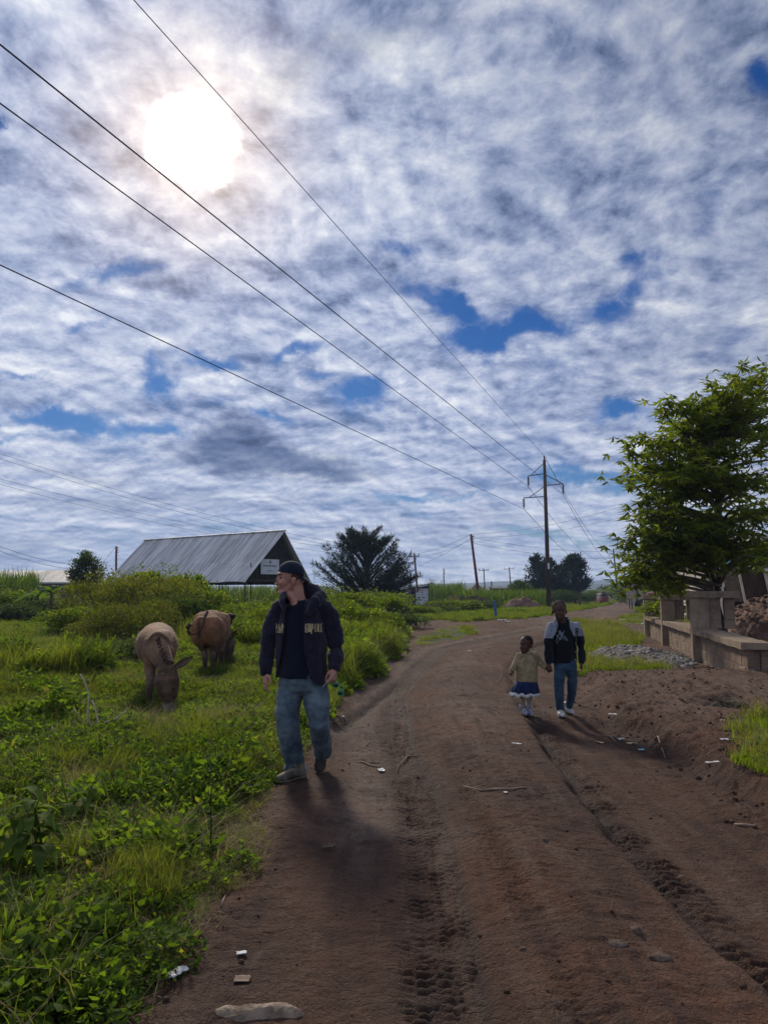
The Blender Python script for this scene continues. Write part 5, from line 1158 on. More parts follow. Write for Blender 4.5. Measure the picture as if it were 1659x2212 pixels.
def hand(mb, wrist, d, palm_n, L, curl, thumb_side, fist=0.0):
    """palm box plus five bent fingers; d: wrist to fingers, palm_n: out of the palm, thumb_side: unit vector across"""
    d = Vector(d).normalized(); pn = Vector(palm_n); pn = (pn - d * pn.dot(d)).normalized(); ts = Vector(thumb_side); ts = (ts - d * ts.dot(d) - pn * ts.dot(pn)).normalized(); w = Vector(wrist)
    pl = L * .50; k = w + d * pl
    mb.tube([w - d * .03, w + d * .01, w + d * pl * .5, k], [(L * .16, L * .14), (L * .17, L * .13), (L * .23, L * .13), (L * .22, L * .10)], 12, ref=pn)
    for i, fl in enumerate((.43, .48, .45, .36)):
        o = ts * (L * (.165 - .11 * i)); p = k - d * (L * .03) + o; r = L * (.052 - .004 * (i == 3)); a = R(curl * (1 + .12 * i)); seg = [fl * .42, fl * .33, fl * .25]; dirn = d.copy(); pts = [p - d * L * .12, p]; rot = Matrix.Rotation(0, 3, 'X')
        ax = d.cross(pn).normalized()
        for s, sg in enumerate(seg):
            dirn = Matrix.Rotation(a * (.7 if s == 0 else 1.0), 3, ax) @ dirn; p = p + dirn * (L * sg); pts.append(p.copy())
        mb.tube(pts, [r * 1.1, r * 1.1, r, r * .92, r * .75], 8, ref=pn, dome=True)
    t0 = w + d * (L * .12) + ts * (L * .15); t1 = t0 + (d * .55 + ts * .75 + pn * .3).normalized() * (L * .20); t2 = t1 + (d * .9 + ts * (.15 - .5 * fist) + pn * (.3 + .5 * fist)).normalized() * (L * .17); t3 = t2 + (d * .9 - ts * (.1 + .5 * fist) + pn * (.2 + .5 * fist)).normalized() * (L * .13)
    mb.tube([t0 - ts * L * .08, t0, t1, t2, t3], [L * .09, L * .085, L * .062, L * .056, L * .042], 8, ref=pn, dome=True)
def skin_mat(name, c, c2, rough=.5):
    m, t = new_mat(name); co = t.n('ShaderNodeTexCoord').outputs['Object']
    cc = t.mix(t.rng(t.noise(co, 14, 4, .6), .3, .7), c, c2)
    b = t.n('ShaderNodeBsdfPrincipled', {'Base Color': cc, 'Roughness': rough, 'Specular IOR Level': .25, 'Subsurface Weight': .05, 'Subsurface Radius': (.03, .012, .008)})
    t.put(b.inputs['Normal'], t.n('ShaderNodeBump', {'Height': t.noise(co, 120, 3, .6), 'Strength': .25, 'Distance': .003}).outputs[0])
    t.n('ShaderNodeOutputMaterial', {'Surface': b.outputs[0]}); return m
def cloth_mat(name, c, var=.18, bump=.35, scale=9, weave=350, c2=None, rough=.92):
    m, t = new_mat(name); co = t.n('ShaderNodeTexCoord').outputs['Object']
    cc = t.mix(t.rng(t.noise(co, scale, 6, .65), .33, .67), tuple(k * (1 - var) for k in c), c2 or tuple(k * (1 + var) for k in c))
    b = t.n('ShaderNodeBsdfPrincipled', {'Base Color': cc, 'Roughness': rough, 'Specular IOR Level': .15, 'Sheen Weight': .15})
    h = t.m('ADD', t.m('MULTIPLY', t.noise(co, weave, 2, .5), .25), t.noise(co, 22, 5, .55))
    t.put(b.inputs['Normal'], t.n('ShaderNodeBump', {'Height': h, 'Strength': bump, 'Distance': .012}).outputs[0])
    t.n('ShaderNodeOutputMaterial', {'Surface': b.outputs[0]}); return m
M_skin_m = skin_mat('fair skin', (.40, .185, .135), (.50, .26, .20)); M_skin_d = skin_mat('dark skin', (.060, .026, .018), (.095, .042, .028), .6)
M_eye = pbr('eye', (.02, .015, .012), .15, .1, 5); M_hairblack = pbr('short black hair', (.012, .009, .009), .9, .3, 60, bump=.8, bscale=160)
M_brownhair = pbr('cropped brown hair', (.085, .050, .033), .9, .3, 60, bump=.5, bscale=160); M_brow = pbr('brow', (.06, .035, .025), .9)
M_hoodie = cloth_mat('dark purple jersey', (.016, .015, .030), .35, .5); M_tee = cloth_mat('navy tee', (.006, .009, .020), .15, .25)
M_denim = cloth_mat('washed denim', (.048, .084, .120), .35, .6, 5, c2=(.135, .180, .210)); M_cap = cloth_mat('navy cap', (.010, .015, .032), .2, .2)
M_shoe = pbr('muddy trainer', (.065, .052, .040), .8, .4, 9, bump=.4, col2=(.20, .175, .13)); M_sole = pbr('sole', (.05, .042, .036), .9, .3, 20, col2=(.16, .14, .11)); M_boot = pbr('brown shoe', (.045, .034, .028), .85, .35, 14, bump=.4)
M_gold = pbr('gold print', (.50, .40, .22), .6, .2, 20); M_paper = pbr('white paper', (.60, .59, .59), .7, .2, 30); M_lace = pbr('laces', (.03, .028, .025), .9)

def zoomer(x0, y0, k, D):
    """reads a joint measured on an enlarged detail: detail pixel -> sight line -> point at distance D + dy"""
    f = 1659 / 2408.0
    return lambda X, Y, dy=0.0: atd((x0 + X / k) * f, (y0 + Y / k) * f, D + dy)

# ---------------------------------------------------------------- the man in the hooded jacket
Z = zoomer(780, 1720, 2.836, 6.40); S_ = .95 / 1000
man = empty('person', ground_pt(655, 1675), 'man in backwards cap, open purple hooded jacket and jeans', 'person')
UPZ = Vector((0, 0, 1)); FR = (0, -1, 0)
mb = MB()
fx, fu = Vector((-.985, -.17, -.03)).normalized(), UPZ; fs_ = fx.cross(fu).normalized(); HM = Matrix((fx, fs_, fu)).transposed()
hc = Z(372, 235); 
def hp_(a, s, u): return hc + fx * a + fs_ * s + fu * u
mb.ell(hc + Vector((.0, 0, .005)), (.100, .076, .098), HM, 20, 14)
mb.ell(hp_(.045, 0, -.055), (.062, .060, .080), HM, 16, 12)
mb.tube([hp_(-.015, 0, -.07), hp_(.035, 0, -.125), hp_(.078, 0, -.148)], [(.060, .045), (.050, .038), (.026, .024)], 14, ref=fx, dome=True)
mb.tube([hp_(.095, 0, -.005), hp_(.113, 0, -.040), hp_(.126, 0, -.070), hp_(.108, 0, -.082)], [.012, .014, .017, .012], 10, dome=True)
mb.ell(hp_(.098, 0, .012), (.020, .050, .015), HM); mb.ell(hp_(.104, 0, -.104), (.011, .024, .008), HM); mb.ell(hp_(.100, 0, -.119), (.011, .021, .008), HM); mb.ell(hp_(.094, 0, -.146), (.018, .022, .017), HM)
for s in (-1, 1): mb.ell(hp_(.072, s * .040, -.062), (.028, .022, .026), HM); mb.ell(hp_(-.022, s * .080, -.052), (.020, .010, .032), HM); mb.ell(hp_(-.030, s * .085, -.038), (.016, .010, .018), HM)
mb.tube([Z(415, 250, .0), Z(432, 330, .01), Z(440, 420, .01), Z(452, 500, .03)], [(.050, .054), (.051, .055), (.056, .060), (.078, .070)], 16, ref=FR)
mb.tube([hp_(.005, 0, -.10), hp_(.035, 0, -.13), Z(400, 455, -.01), Z(418, 500, -.02)], [.046, .040, .042, .05], 12, dome=True)
mb.tube([Z(465, 500, .02), Z(472, 570, .03), Z(478, 700, .02), Z(480, 900, .02), Z(480, 1050, .02), Z(480, 1170, .03)], [(.065, .05), (.145, .070), (.16, .105), (.14, .095), (.145, .10), (.15, .10)], 20, ref=FR, dome=True)
mb.tube([Z(300, 545, .02), Z(225, 700, .03), Z(180, 850, .03), Z(162, 980, 0), Z(155, 1110, -.03)], [.055, .045, .038, .034, .028], 12, dome=True)
mb.tube([Z(655, 545, .02), Z(735, 720, .05), Z(775, 860, .06), Z(770, 980, 0), Z(755, 1075, -.06)], [.055, .045, .038, .034, .029], 12, dome=True)
for pts, rr in (([Z(390, 1240, .03), Z(365, 1580, -.02), Z(405, 1780, .02), Z(430, 1990, .04)], [.08, .055, .050, .040]), ([Z(575, 1240, .03), Z(620, 1560, -.05), Z(640, 1720, .10), Z(650, 1850, .22)], [.08, .055, .048, .038])): mb.tube(pts, rr, 12, dome=True)
hand(mb, Z(158, 1100, -.03), Z(140, 1250, -.05) - Z(158, 1100, -.03), Vector((.8, .5, 0)), .185, 16, Vector((-.2, -1, .0)), 0)
hand(mb, Z(757, 1078, -.06), Z(745, 1190, -.10) - Z(757, 1078, -.06), Vector((-.75, .6, 0)), .185, 62, Vector((-.5, -.8, 0)), 1.0)
bm_ = fuse(mb, .0048, 2); body = part(man, 'body', bm_, M_skin_m)
mb = MB()
for s in (-1, 1): mb.ell(hp_(.084, s * .036, -.022), (.010, .013, .009), HM)
part(man, 'eyes', mb.mesh('eyes', M_eye, True), M_eye)
mb = MB()
for s in (-1, 1): mb.tube([hp_(.104, s * .014, .004), hp_(.100, s * .036, .012), hp_(.080, s * .056, .006)], [.005, .006, .004], 6, dome=True)
part(man, 'eyebrows', mb.mesh('b', M_brow, True), M_brow)
mb = MB(); mb.ell(hp_(-.020, 0, -.006), (.083, .078, .074), HM, 20, 12); hm_ = fuse(mb, .005, 1)
hm_ = cut(hm_, lambda c: np.array([(Vector(p) - hc).dot(fx) < .035 and (Vector(p) - hc).z < .035 and (Vector(p) - hc).z > -.066 for p in c])); part(man, 'hair', hm_, M_brownhair)
# cap worn backwards: shell, brim low at the back, strap opening at the forehead
mb = MB(); CM = Matrix.Rotation(R(9), 3, fs_) @ HM; mb.ell(hc + Vector((.006, 0, .022)), (.113, .092, .098), CM, 28, 18); cm = fuse(mb, .005, 1)
pl_n = (Vector((0, 0, 1)) * 1.0 + fx * (-.18)).normalized()
cm = cut(cm, lambda c: (c - np.array(hc)) @ np.array(pl_n) > .012)
cm = cut(cm, lambda c: ~((np.abs((c - np.array(hp_(.10, 0, .045))) @ np.array(fs_)) < .030) & (((c - np.array(hc)) @ np.array(fx)) > .06) & ((c - np.array(hc))[:, 2] < .068) & ((c - np.array(hc))[:, 2] > .040)))
cap = part(man, 'cap', cm, M_cap, solid=.006)
mb = MB(); vs = []; nb_ = 14
for i in range(nb_ + 1):
    a = math.pi * (i / nb_ - .5); s = math.sin(a) * .080; o_ = math.cos(a)
    for r_, dz in ((.085, .012), (.085 + .075 * o_, -.048 * o_ + .010 - .012 * (1 - o_)), (.085 + .075 * o_, -.056 * o_ + .004 - .012 * (1 - o_)), (.085, .004)):
        vs.append(hc - fx * (r_ if o_ > 0 else .085) + fs_ * s + Vector((0, 0, dz - .012 - .02 * abs(math.sin(a)))))
mb.add(vs, [(4 * i + k, 4 * i + (k + 1) % 4, 4 * i + 4 + (k + 1) % 4, 4 * i + 4 + k) for i in range(nb_) for k in range(4)] + [(0, 1, 2, 3), (4 * nb_ + 3, 4 * nb_ + 2, 4 * nb_ + 1, 4 * nb_)])
part(man, 'brim', mb.mesh('b', M_cap, True), M_cap, parent=cap)
# T-shirt
mb = MB(); mb.tube([Z(458, 462, .02), Z(466, 520, .02), Z(475, 620, .02), Z(478, 760, .02), Z(470, 950, .02), Z(455, 1060, .02), Z(450, 1145, .02)], [(.078, .072), (.150, .100), (.170, .130), (.165, .135), (.160, .128), (.172, .135), (.182, .138)], 26, ref=FR)
tm = wrinkle(fuse(mb, .009, 4), .011, 6, 3.0, (1.2, 1, .5)); part(man, 't_shirt', tm, M_tee)
# jeans
mb = MB()
mb.tube([Z(478, 1100, .02), Z(480, 1180, .02), Z(482, 1240, .025), Z(482, 1285, .025)], [(.185, .125), (.205, .140), (.208, .138), (.16, .10)], 24, ref=FR)
mb.tube([Z(380, 1215, .02), Z(362, 1320, .01), Z(352, 1450, -.02), Z(350, 1590, -.04), Z(368, 1700, -.01), Z(392, 1820, .03), Z(408, 1910, .045), Z(418, 1960, .035)], [(.100, .110), (.104, .112), (.099, .105), (.096, .098), (.090, .096), (.082, .092), (.078, .090), (.076, .092)], 22, ref=FR, dome=False)
mb.tube([Z(585, 1215, .02), Z(600, 1320, .00), Z(612, 1430, -.06), Z(626, 1550, -.08), Z(640, 1660, .02), Z(652, 1740, .13), Z(660, 1812, .22)], [(.100, .110), (.106, .112), (.099, .102), (.084, .092), (.078, .084), (.079, .084), (.072, .078)], 22, ref=FR, dome=False)
mb.tube([Z(405, 1925, .04), Z(415, 1962, .03), Z(420, 1992, .03)], [(.083, .094), (.080, .096), (.073, .090)], 18, ref=FR)
jm = fuse(mb, .009, 4); wrinkle(jm, .013, 6.5, 5.0, (1, 1, 1.1), lambda c: .45 + .55 * (np.abs(np.mod(c[:, 2], .42) - .2) < .12)); wrinkle(jm, .006, 17, 8.0, (1, 1, 1.8)); jeans = part(man, 'jeans', jm, M_denim)
mb = MB(); ck = Z(418, 1968, .03)
for s in (-1, 1): mb.tube([ck + Vector((s * .070, -.02, .045)), ck + Vector((s * .088, -.02, .015)), ck + Vector((s * .078, -.02, -.005))], [.010, .017, .010], 8, dome=True)
M_lightcuff = cloth_mat('pale inside of the cuff', (.32, .40, .48), .1, .2); part(man, 'turned_cuff', mb.mesh('c', M_lightcuff, True), M_lightcuff, parent=jeans)
# hooded jacket
mb = MB()
mb.tube([Z(475, 470, .02), Z(473, 515, .02), Z(472, 580, .02), Z(468, 700, .02), Z(466, 850, .02), Z(468, 1000, .02), Z(476, 1120, .02), Z(480, 1215, .02)], [(.10, .085), (.172, .110), (.196, .132), (.205, .145), (.205, .145), (.205, .148), (.208, .155), (.206, .158)], 30, ref=FR)
mb.tube([Z(292, 532, .01), Z(240, 610, .02), Z(205, 720, .03), Z(180, 840, .04), Z(166, 950, .02), Z(160, 1020, -.01), Z(160, 1050, -.02)], [(.062, .07), (.064, .074), (.060, .068), (.056, .060), (.052, .055), (.050, .052), (.040, .042)], 18, dome=True)
mb.tube([Z(160, 1035, -.015), Z(160, 1075, -.02), Z(158, 1115, -.03)], [.040, .037, .036], 16)
mb.tube([Z(662, 532, .01), Z(718, 610, .02), Z(748, 720, .04), Z(772, 840, .06), Z(778, 930, .05), Z(774, 985, .0), Z(766, 1005, -.02)], [(.064, .07), (.067, .075), (.063, .070), (.060, .064), (.058, .060), (.056, .058), (.044, .046)], 18, dome=True)
mb.tube([Z(768, 995, -.02), Z(762, 1035, -.04), Z(757, 1068, -.06)], [.043, .040, .039], 16)
hood = [Z(352, 560, -.135), Z(318, 480, -.10), Z(330, 425, -.02), Z(395, 395, .085), Z(500, 360, .12), Z(590, 380, .09), Z(632, 430, .02), Z(590, 480, -.08), Z(530, 580, -.135)]
mb.tube(hood, [.018, .034, .042, .048, .062, .058, .052, .038, .018], 14, dome=True)
mb.tube([Z(440, 410, .12), Z(520, 440, .15), Z(600, 430, .11)], [.05, .07, .05], 12, dome=True)
hm = fuse(mb, .009, 4)
xl = lambda z: np.interp(z, sorted([Z(0, Y).z for Y in (1230, 1110, 900, 650, 440)]), [Z(X, Y).x for X, Y in ((262, 1230), (262, 1110), (306, 900), (335, 650), (345, 440))])
xr = lambda z: np.interp(z, sorted([Z(0, Y).z for Y in (1230, 1140, 900, 650, 440)]), [Z(X, Y).x for X, Y in ((640, 1230), (565, 1140), (508, 900), (498, 650), (515, 440))])
yc_ = Z(475, 700, .02).y
wrinkle(hm, .015, 5.0, 2.0, (1.4, 1.4, .55)); wrinkle(hm, .007, 14, 3.0, (1.5, 1.5, .6)); wrinkle(hm, .008, 13, 6.0, (.6, .6, 2.0), lambda c: ((np.abs(c[:, 0] - Z(475, 700).x) > .20) * 1.0))
zc1, zc2, zn = Z(0, 1222).z, Z(0, 1165).z, Z(0, 500).z
hm = cut(hm, lambda c: ~(((c[:, 0] > xl(c[:, 2])) & (c[:, 0] < xr(c[:, 2])) & (c[:, 1] < yc_ - .03)) | ((c[:, 2] < zc1 + .02 + .05 * (c[:, 0] < Z(300, 0).x)) & (np.abs(c[:, 0] - Z(475, 700).x) < .26)) ) | ((c[:, 2] > zn + .0) & (np.hypot(c[:, 0] - Z(455, 0).x, c[:, 1] - Z(455, 440, .01).y) > .088) & ~((c[:, 0] > Z(350, 0).x) & (c[:, 0] < Z(560, 0).x) & (c[:, 1] < yc_ - .03))))
jac = part(man, 'hooded_jacket', hm, M_hoodie, solid=.010)
# blackletter print, wrapped onto the cloth
def blackletter(txt_rows, z_top, z_bot, x0, x1, src, root, parent, mat, name, off=.009):
    bv = BVHTree.FromPolygons([Vector(v.co) + root.location for v in src.data.vertices], [tuple(p.vertices) for p in src.data.polygons])
    mb = MB(); n = len(txt_rows)
    def ribbon(p, q_, w):
        seg = 3; L_ = []
        for i in range(seg + 1):
            x = p[0] + (q_[0] - p[0]) * i / seg; z = p[1] + (q_[1] - p[1]) * i / seg
            hit = bv.ray_cast(Vector((x, root.location.y - 1.2, z)), Vector((0, 1, 0)))
            if hit[0] is None: return
            L_.append((x, hit[0].y - off, z))
        dx, dz = q_[0] - p[0], q_[1] - p[1]; l = math.hypot(dx, dz) + 1e-9; nx_, nz_ = -dz / l * w, dx / l * w
        vs = []
        for (x, y, z) in L_: vs += [(x - nx_, y, z - nz_), (x + nx_, y, z + nz_)]
        mb.add(vs, [(2 * i, 2 * i + 1, 2 * i + 3, 2 * i + 2) for i in range(seg)])
    wd = (x1 - x0) / n
    for i, strokes in enumerate(txt_rows):
        for (a, b, c, d, w) in strokes:
            ribbon((x0 + wd * (i + .08 + .84 * a), z_bot + (z_top - z_bot) * b), (x0 + wd * (i + .08 + .84 * c), z_bot + (z_top - z_bot) * d), w)
    me = mb.mesh(name, mat); return part(root, name, me, mat, parent=parent)
V_ = .0042; H_ = .0026
BL = {'L': [(.2, 1.05, .2, .0, V_), (.2, .05, .85, -.05, V_), (.85, -.05, .95, .2, H_), (.1, .9, .4, 1.05, H_), (.2, .5, .5, .62, H_)], 'O': [(.15, .1, .15, .85, V_), (.85, .15, .85, .9, V_), (.15, .85, .55, 1.05, H_), (.55, 1.05, .85, .9, H_), (.15, .1, .5, -.08, H_), (.5, -.08, .85, .15, H_), (.5, .2, .5, .8, H_)],
      'E': [(.2, .0, .2, .95, V_), (.2, .95, .8, 1.05, H_), (.2, .5, .75, .58, H_), (.2, .02, .85, .0, V_), (.8, 1.05, .9, .85, H_), (.55, .15, .55, .45, H_)], 'G': [(.15, .1, .15, .9, V_), (.15, .9, .8, 1.05, H_), (.15, .1, .6, -.08, H_), (.85, -.1, .85, .5, V_), (.5, .5, .95, .52, H_), (.5, .7, .5, .2, H_)],
      'M': [(.05, .0, .05, .95, V_), (.5, .0, .5, 1.0, V_), (.95, .0, .95, .9, V_), (.05, .95, .3, 1.05, H_), (.3, 1.05, .5, .85, H_), (.5, 1.0, .78, 1.05, H_), (.78, 1.05, .95, .85, H_)], 'P': [(.2, -.25, .2, 1.0, V_), (.2, 1.0, .8, .95, H_), (.8, .95, .85, .4, V_), (.85, .4, .2, .3, H_), (.05, .85, .35, 1.05, H_)],
      'I': [(.5, .0, .5, 1.0, V_), (.25, .92, .75, 1.02, H_), (.25, .0, .75, .06, H_)], 'R': [(.2, .0, .2, 1.0, V_), (.2, 1.0, .8, .95, H_), (.8, .95, .75, .55, V_), (.75, .55, .25, .5, H_), (.5, .5, .9, -.05, V_)]}
zt, zb_ = Z(0, 672, -.15).z, Z(0, 744, -.15).z; 
blackletter([BL[k] for k in 'LGOE'], zt - .002, zb_ - .004, Z(228, 700, -.14).x, Z(330, 700, -.14).x, jac, man, jac, M_gold, 'lettering')
blackletter([BL[k] for k in 'EMPIRE'], zt, zb_, Z(500, 700, -.14).x, Z(655, 700, -.12).x, jac, man, jac, M_gold, 'lettering')
# shoes
def shoe(root, heel, toe, up, L_, W_, mat, nm='shoe', laces=True):
    heel, toe, up = Vector(heel), Vector(toe), Vector(up); d = (toe - heel).normalized(); s = d.cross(up).normalized(); up = s.cross(d).normalized(); mb = MB()
    f = lambda t, h: heel + d * (L_ * t) + up * h
    mb.tube([f(-.02, .045), f(.10, .05), f(.35, .052), f(.60, .042), f(.82, .036), f(1.0, .030)], [(W_ * .36, .040), (W_ * .42, .048), (W_ * .44, .048), (W_ * .50, .040), (W_ * .48, .034), (W_ * .26, .022)], 16, ref=up, dome=True)
    mb.tube([f(.14, .06), f(.13, .12)], [(.048, .05), (.046, .048)], 14, ref=d); o = part(root, nm, fuse(mb, .005, 2), mat)
    mb = MB(); mb.tube([f(-.06, .012), f(.3, .012), f(.62, .012), f(.9, .014), f(1.05, .020)], [(W_ * .38, .014), (W_ * .40, .013), (W_ * .53, .013), (W_ * .48, .013), (W_ * .22, .010)], 16, ref=up, dome=True); part(root, 'sole', fuse(mb, .005, 1), M_sole, parent=o)
    if laces:
        mb = MB()
        for i in range(4): t = .36 + i * .08; mb.tube([f(t, .098 - .012 * i) - s * W_ * .24, f(t + .01, .105 - .013 * i), f(t, .098 - .012 * i) + s * W_ * .24], .004, 5)
        part(root, 'laces', mb.mesh('l', M_lace), M_lace, parent=o)
    return o
hs = ground_pt(646, 1672); ts_ = ground_pt(606, 1690)
hs = Vector((Z(462, 2020).x, 6.34, gz(Z(462, 2020).x, 6.34))); ts_ = Vector((hs.x - .20, 6.17, gz(hs.x - .2, 6.17)))
shoe(man, hs + Vector((.02, .02, .0)), ts_, UPZ, .25, .105, M_shoe)
tt = Z(628, 1972, .14); shoe(man, Z(648, 1830, .33) + Vector((0, 0, .0)), tt, Vector((.1, -.8, .6)), .245, .105, M_boot)
# papers and green sunglasses in his hand: things of their own
pp = Z(722, 1165, -.16); o = empty('folded_paper', pp, 'folded white papers held in the hand of the man in the purple jacket', 'paper'); mb = MB()
a, b = Z(745, 1125, -.15), Z(655, 1236, -.17); dd_ = (b - a); sd_ = Vector((.6, .5, .5)).normalized()
mb.prism([a, b, b + sd_ * .018, a + sd_ * .055], (0, .004, .002)); mb.prism([a + Vector((.0, -.008, .004)), b + Vector((.006, -.008, .012)), b + sd_ * .012 + Vector((.0, -.008, 0)), a + sd_ * .03 + Vector((0, -.008, 0))], (0, .003, .001))
part(o, 'sheet', mb.mesh('s', M_paper), M_paper)
gp = Z(800, 1230, -.10); o = empty('sunglasses', gp, 'green rimmed sunglasses dangling from the hand of the man in the purple jacket', 'sunglasses')
M_green = pbr('glossy green plastic', (.03, .26, .10), .2, .2, 10, spec=.6); M_lens = pbr('dark lens', (.008, .02, .015), .1, .1, 5, spec=.8)
mb = MB(); cs = [Z(775, 1215, -.10), Z(815, 1285, -.10)]
for c in cs:
    pts = [c + Vector((.026 * math.cos(t), 0, .022 * math.sin(t))) for t in np.linspace(0, 2 * math.pi, 15)]; mb.tube(pts, .0045, 6)
mb.tube([cs[0] + Vector((.015, 0, -.018)), cs[1] + Vector((-.012, 0, .020))], .004, 6); mb.tube([cs[1] + Vector((.024, 0, .01)), Z(838, 1230, -.02), Z(770, 1180, -.02)], .0035, 6); mb.tube([cs[0] + Vector((-.022, 0, .01)), Z(735, 1205, -.03), Z(745, 1160, -.06)], .0035, 6)
part(o, 'frame', mb.mesh('f', M_green, True), M_green)
for c in cs: mb = MB(); mb.ell(c, (.023, .003, .019)); part(o, 'lens', mb.mesh('l', M_lens, True), M_lens)

# ---------------------------------------------------------------- the boy and the small girl, hand in hand
def child_head(mb, c, k, yaw):
    fx = Vector((math.sin(yaw), -math.cos(yaw), -.04)).normalized(); s = fx.cross(UPZ).normalized(); HM = Matrix((fx, s, UPZ)).transposed(); P_ = lambda a, b, u: c + fx * a * k + s * b * k + UPZ * u * k
    mb.ell(P_(0, 0, .012), (.090 * k, .074 * k, .090 * k), HM, 20, 14); mb.ell(P_(.036, 0, -.048), (.056 * k, .056 * k, .068 * k), HM, 16, 12); mb.ell(P_(.050, 0, -.095), (.036 * k, .038 * k, .026 * k), HM)
    mb.tube([P_(.084, 0, -.008), P_(.100, 0, -.040)], [.008 * k, .015 * k], 8, dome=True); mb.ell(P_(.090, 0, -.046), (.014 * k, .020 * k, .010 * k), HM); mb.ell(P_(.085, 0, -.073), (.014 * k, .026 * k, .008 * k), HM); mb.ell(P_(.082, 0, -.086), (.014 * k, .023 * k, .008 * k), HM); mb.ell(P_(.080, 0, .012), (.014 * k, .045 * k, .012 * k), HM)
    for b in (-1, 1): mb.ell(P_(-.008, b * .078, -.030), (.014 * k, .010 * k, .026 * k), HM); mb.ell(P_(.058, b * .036, -.045), (.024 * k, .020 * k, .022 * k), HM)
    return P_, HM, fx
def face_bits(root, P_, HM, k, c, fx):
    M_ew = pbr('eye white', (.16, .14, .13), .3, .1, 5)
    mb = MB(); mb2 = MB()
    for b in (-1, 1): mb.ell(P_(.074, b * .032, -.016), (.010 * k, .014 * k, .008 * k), HM); mb2.ell(P_(.081, b * .032, -.016), (.005 * k, .006 * k, .006 * k), HM)
    e = part(root, 'eyes', mb.mesh('e', M_ew, True), M_ew); part(root, 'pupils', mb2.mesh('e', M_eye, True), M_eye, parent=e)
    mb = MB(); mb.ell(P_(-.010, 0, .022), (.089 * k, .081 * k, .086 * k), HM, 22, 14); h = fuse(mb, .006 * k, 1)
    q0 = np.array(c); h = cut(h, lambda v: (((v - q0)[:, 2] > .048 * k) | (((v - q0) @ np.array(fx) < .0) & ((v - q0)[:, 2] > -.05 * k)))); part(root, 'hair', h, M_hairblack)
B = zoomer(1540, 1850, 4.879, 9.33); K = .82 / 1000
boy = empty('person', ground_pt(1228, 1550), 'boy in black and grey jacket and blue trousers, holding the small girl by the hand', 'person')
mb = MB(); bc = B(1038, 300, .02); P_, HM, fxb = child_head(mb, bc, 1.10, R(-3))
mb.tube([B(1050, 380, .03), B(1062, 500, .03)], [(.044, .046), (.058, .055)], 14, ref=FR)
mb.tube([B(1080, 500, .03), B(1100, 620, .03), B(1110, 850, .03), B(1120, 1050, .03), B(1130, 1150, .03)], [(.07, .05), (.125, .072), (.115, .075), (.108, .072), (.115, .075)], 18, ref=FR, dome=True)
mb.tube([B(910, 580, .03), B(870, 820, .05), B(865, 1000, .03), B(875, 1145, -.01)], [.040, .033, .027, .021], 12, dome=True)
mb.tube([B(1305, 580, .03), B(1360, 800, .06), B(1375, 980, .03), B(1372, 1110, 0)], [.040, .033, .027, .021], 12, dome=True)
for pts in ([B(1045, 1180, .03), B(1040, 1480, .0), B(1050, 1900, .04)], [B(1220, 1180, .03), B(1225, 1480, .06), B(1185, 1830, .18)]): mb.tube(pts, [.060, .040, .027], 12, dome=True)
hand(mb, B(878, 1140, -.01), B(900, 1260, -.03) - B(878, 1140, -.01), Vector((.2, 1, 0)), .145, 48, Vector((-.6, -.6, 0)), 1)
hand(mb, B(1372, 1105, 0), B(1385, 1240, -.02) - B(1372, 1105, 0), Vector((-.9, .2, 0)), .150, 26, Vector((-.3, -1, 0)), 0)
part(boy, 'body', fuse(mb, .0048, 2), M_skin_d); face_bits(boy, P_, HM, 1.10, bc, fxb)
M_btee = cloth_mat('black shirt', (.004, .005, .008), .2, .2); M_bjack = cloth_mat('black jacket', (.006, .007, .012), .2, .3); M_greycl = cloth_mat('grey blue yoke', (.20, .22, .28), .2, .35, c2=(.30, .32, .38)); M_btrous = cloth_mat('blue trousers', (.020, .044, .085), .3, .4, 6, c2=(.040, .075, .120)); M_print = pbr('pale print', (.30, .38, .42), .7, .2, 20)
mb = MB(); mb.tube([B(1068, 500, .03), B(1080, 560, .03), B(1100, 660, .03), B(1110, 850, .03), B(1115, 1010, .03), B(1120, 1110, .03)], [(.055, .052), (.115, .08), (.125, .092), (.125, .092), (.125, .09), (.135, .092)], 22, ref=FR)
tee = part(boy, 'shirt', wrinkle(fuse(mb, .009, 3), .006, 8, 2.0, (1, 1, .5)), M_btee)
mb = MB(); mb.tube([B(1125, 1060, .03), B(1128, 1160, .03), B(1130, 1220, .03)], [(.130, .085), (.142, .095), (.140, .09)], 20, ref=FR)
mb.tube([B(1048, 1180, .03), B(1035, 1350, .01), B(1030, 1500, -.01), B(1040, 1640, .01), B(1050, 1790, .04), B(1056, 1850, .05)], [(.074, .080), (.068, .074), (.060, .066), (.055, .060), (.049, .055), (.044, .05)], 18, ref=FR)
mb.tube([B(1215, 1180, .03), B(1232, 1350, .03), B(1232, 1480, .05), B(1222, 1600, .09), B(1200, 1720, .14), B(1188, 1790, .17)], [(.072, .08), (.066, .074), (.058, .066), (.052, .058), (.045, .052), (.040, .046)], 18, ref=FR)
tr = wrinkle(fuse(mb, .009, 3), .009, 9, 4.0, (1, 1, 1.3)); part(boy, 'trousers', tr, M_btrous)
mb = MB()
mb.tube([B(1068, 470, .03), B(1078, 520, .03), B(1088, 600, .03), B(1092, 760, .03), B(1095, 920, .03), B(1100, 1080, .03), B(1104, 1120, .03)], [(.075, .07), (.142, .085), (.162, .10), (.164, .108), (.164, .11), (.160, .11), (.145, .105)], 26, ref=FR)
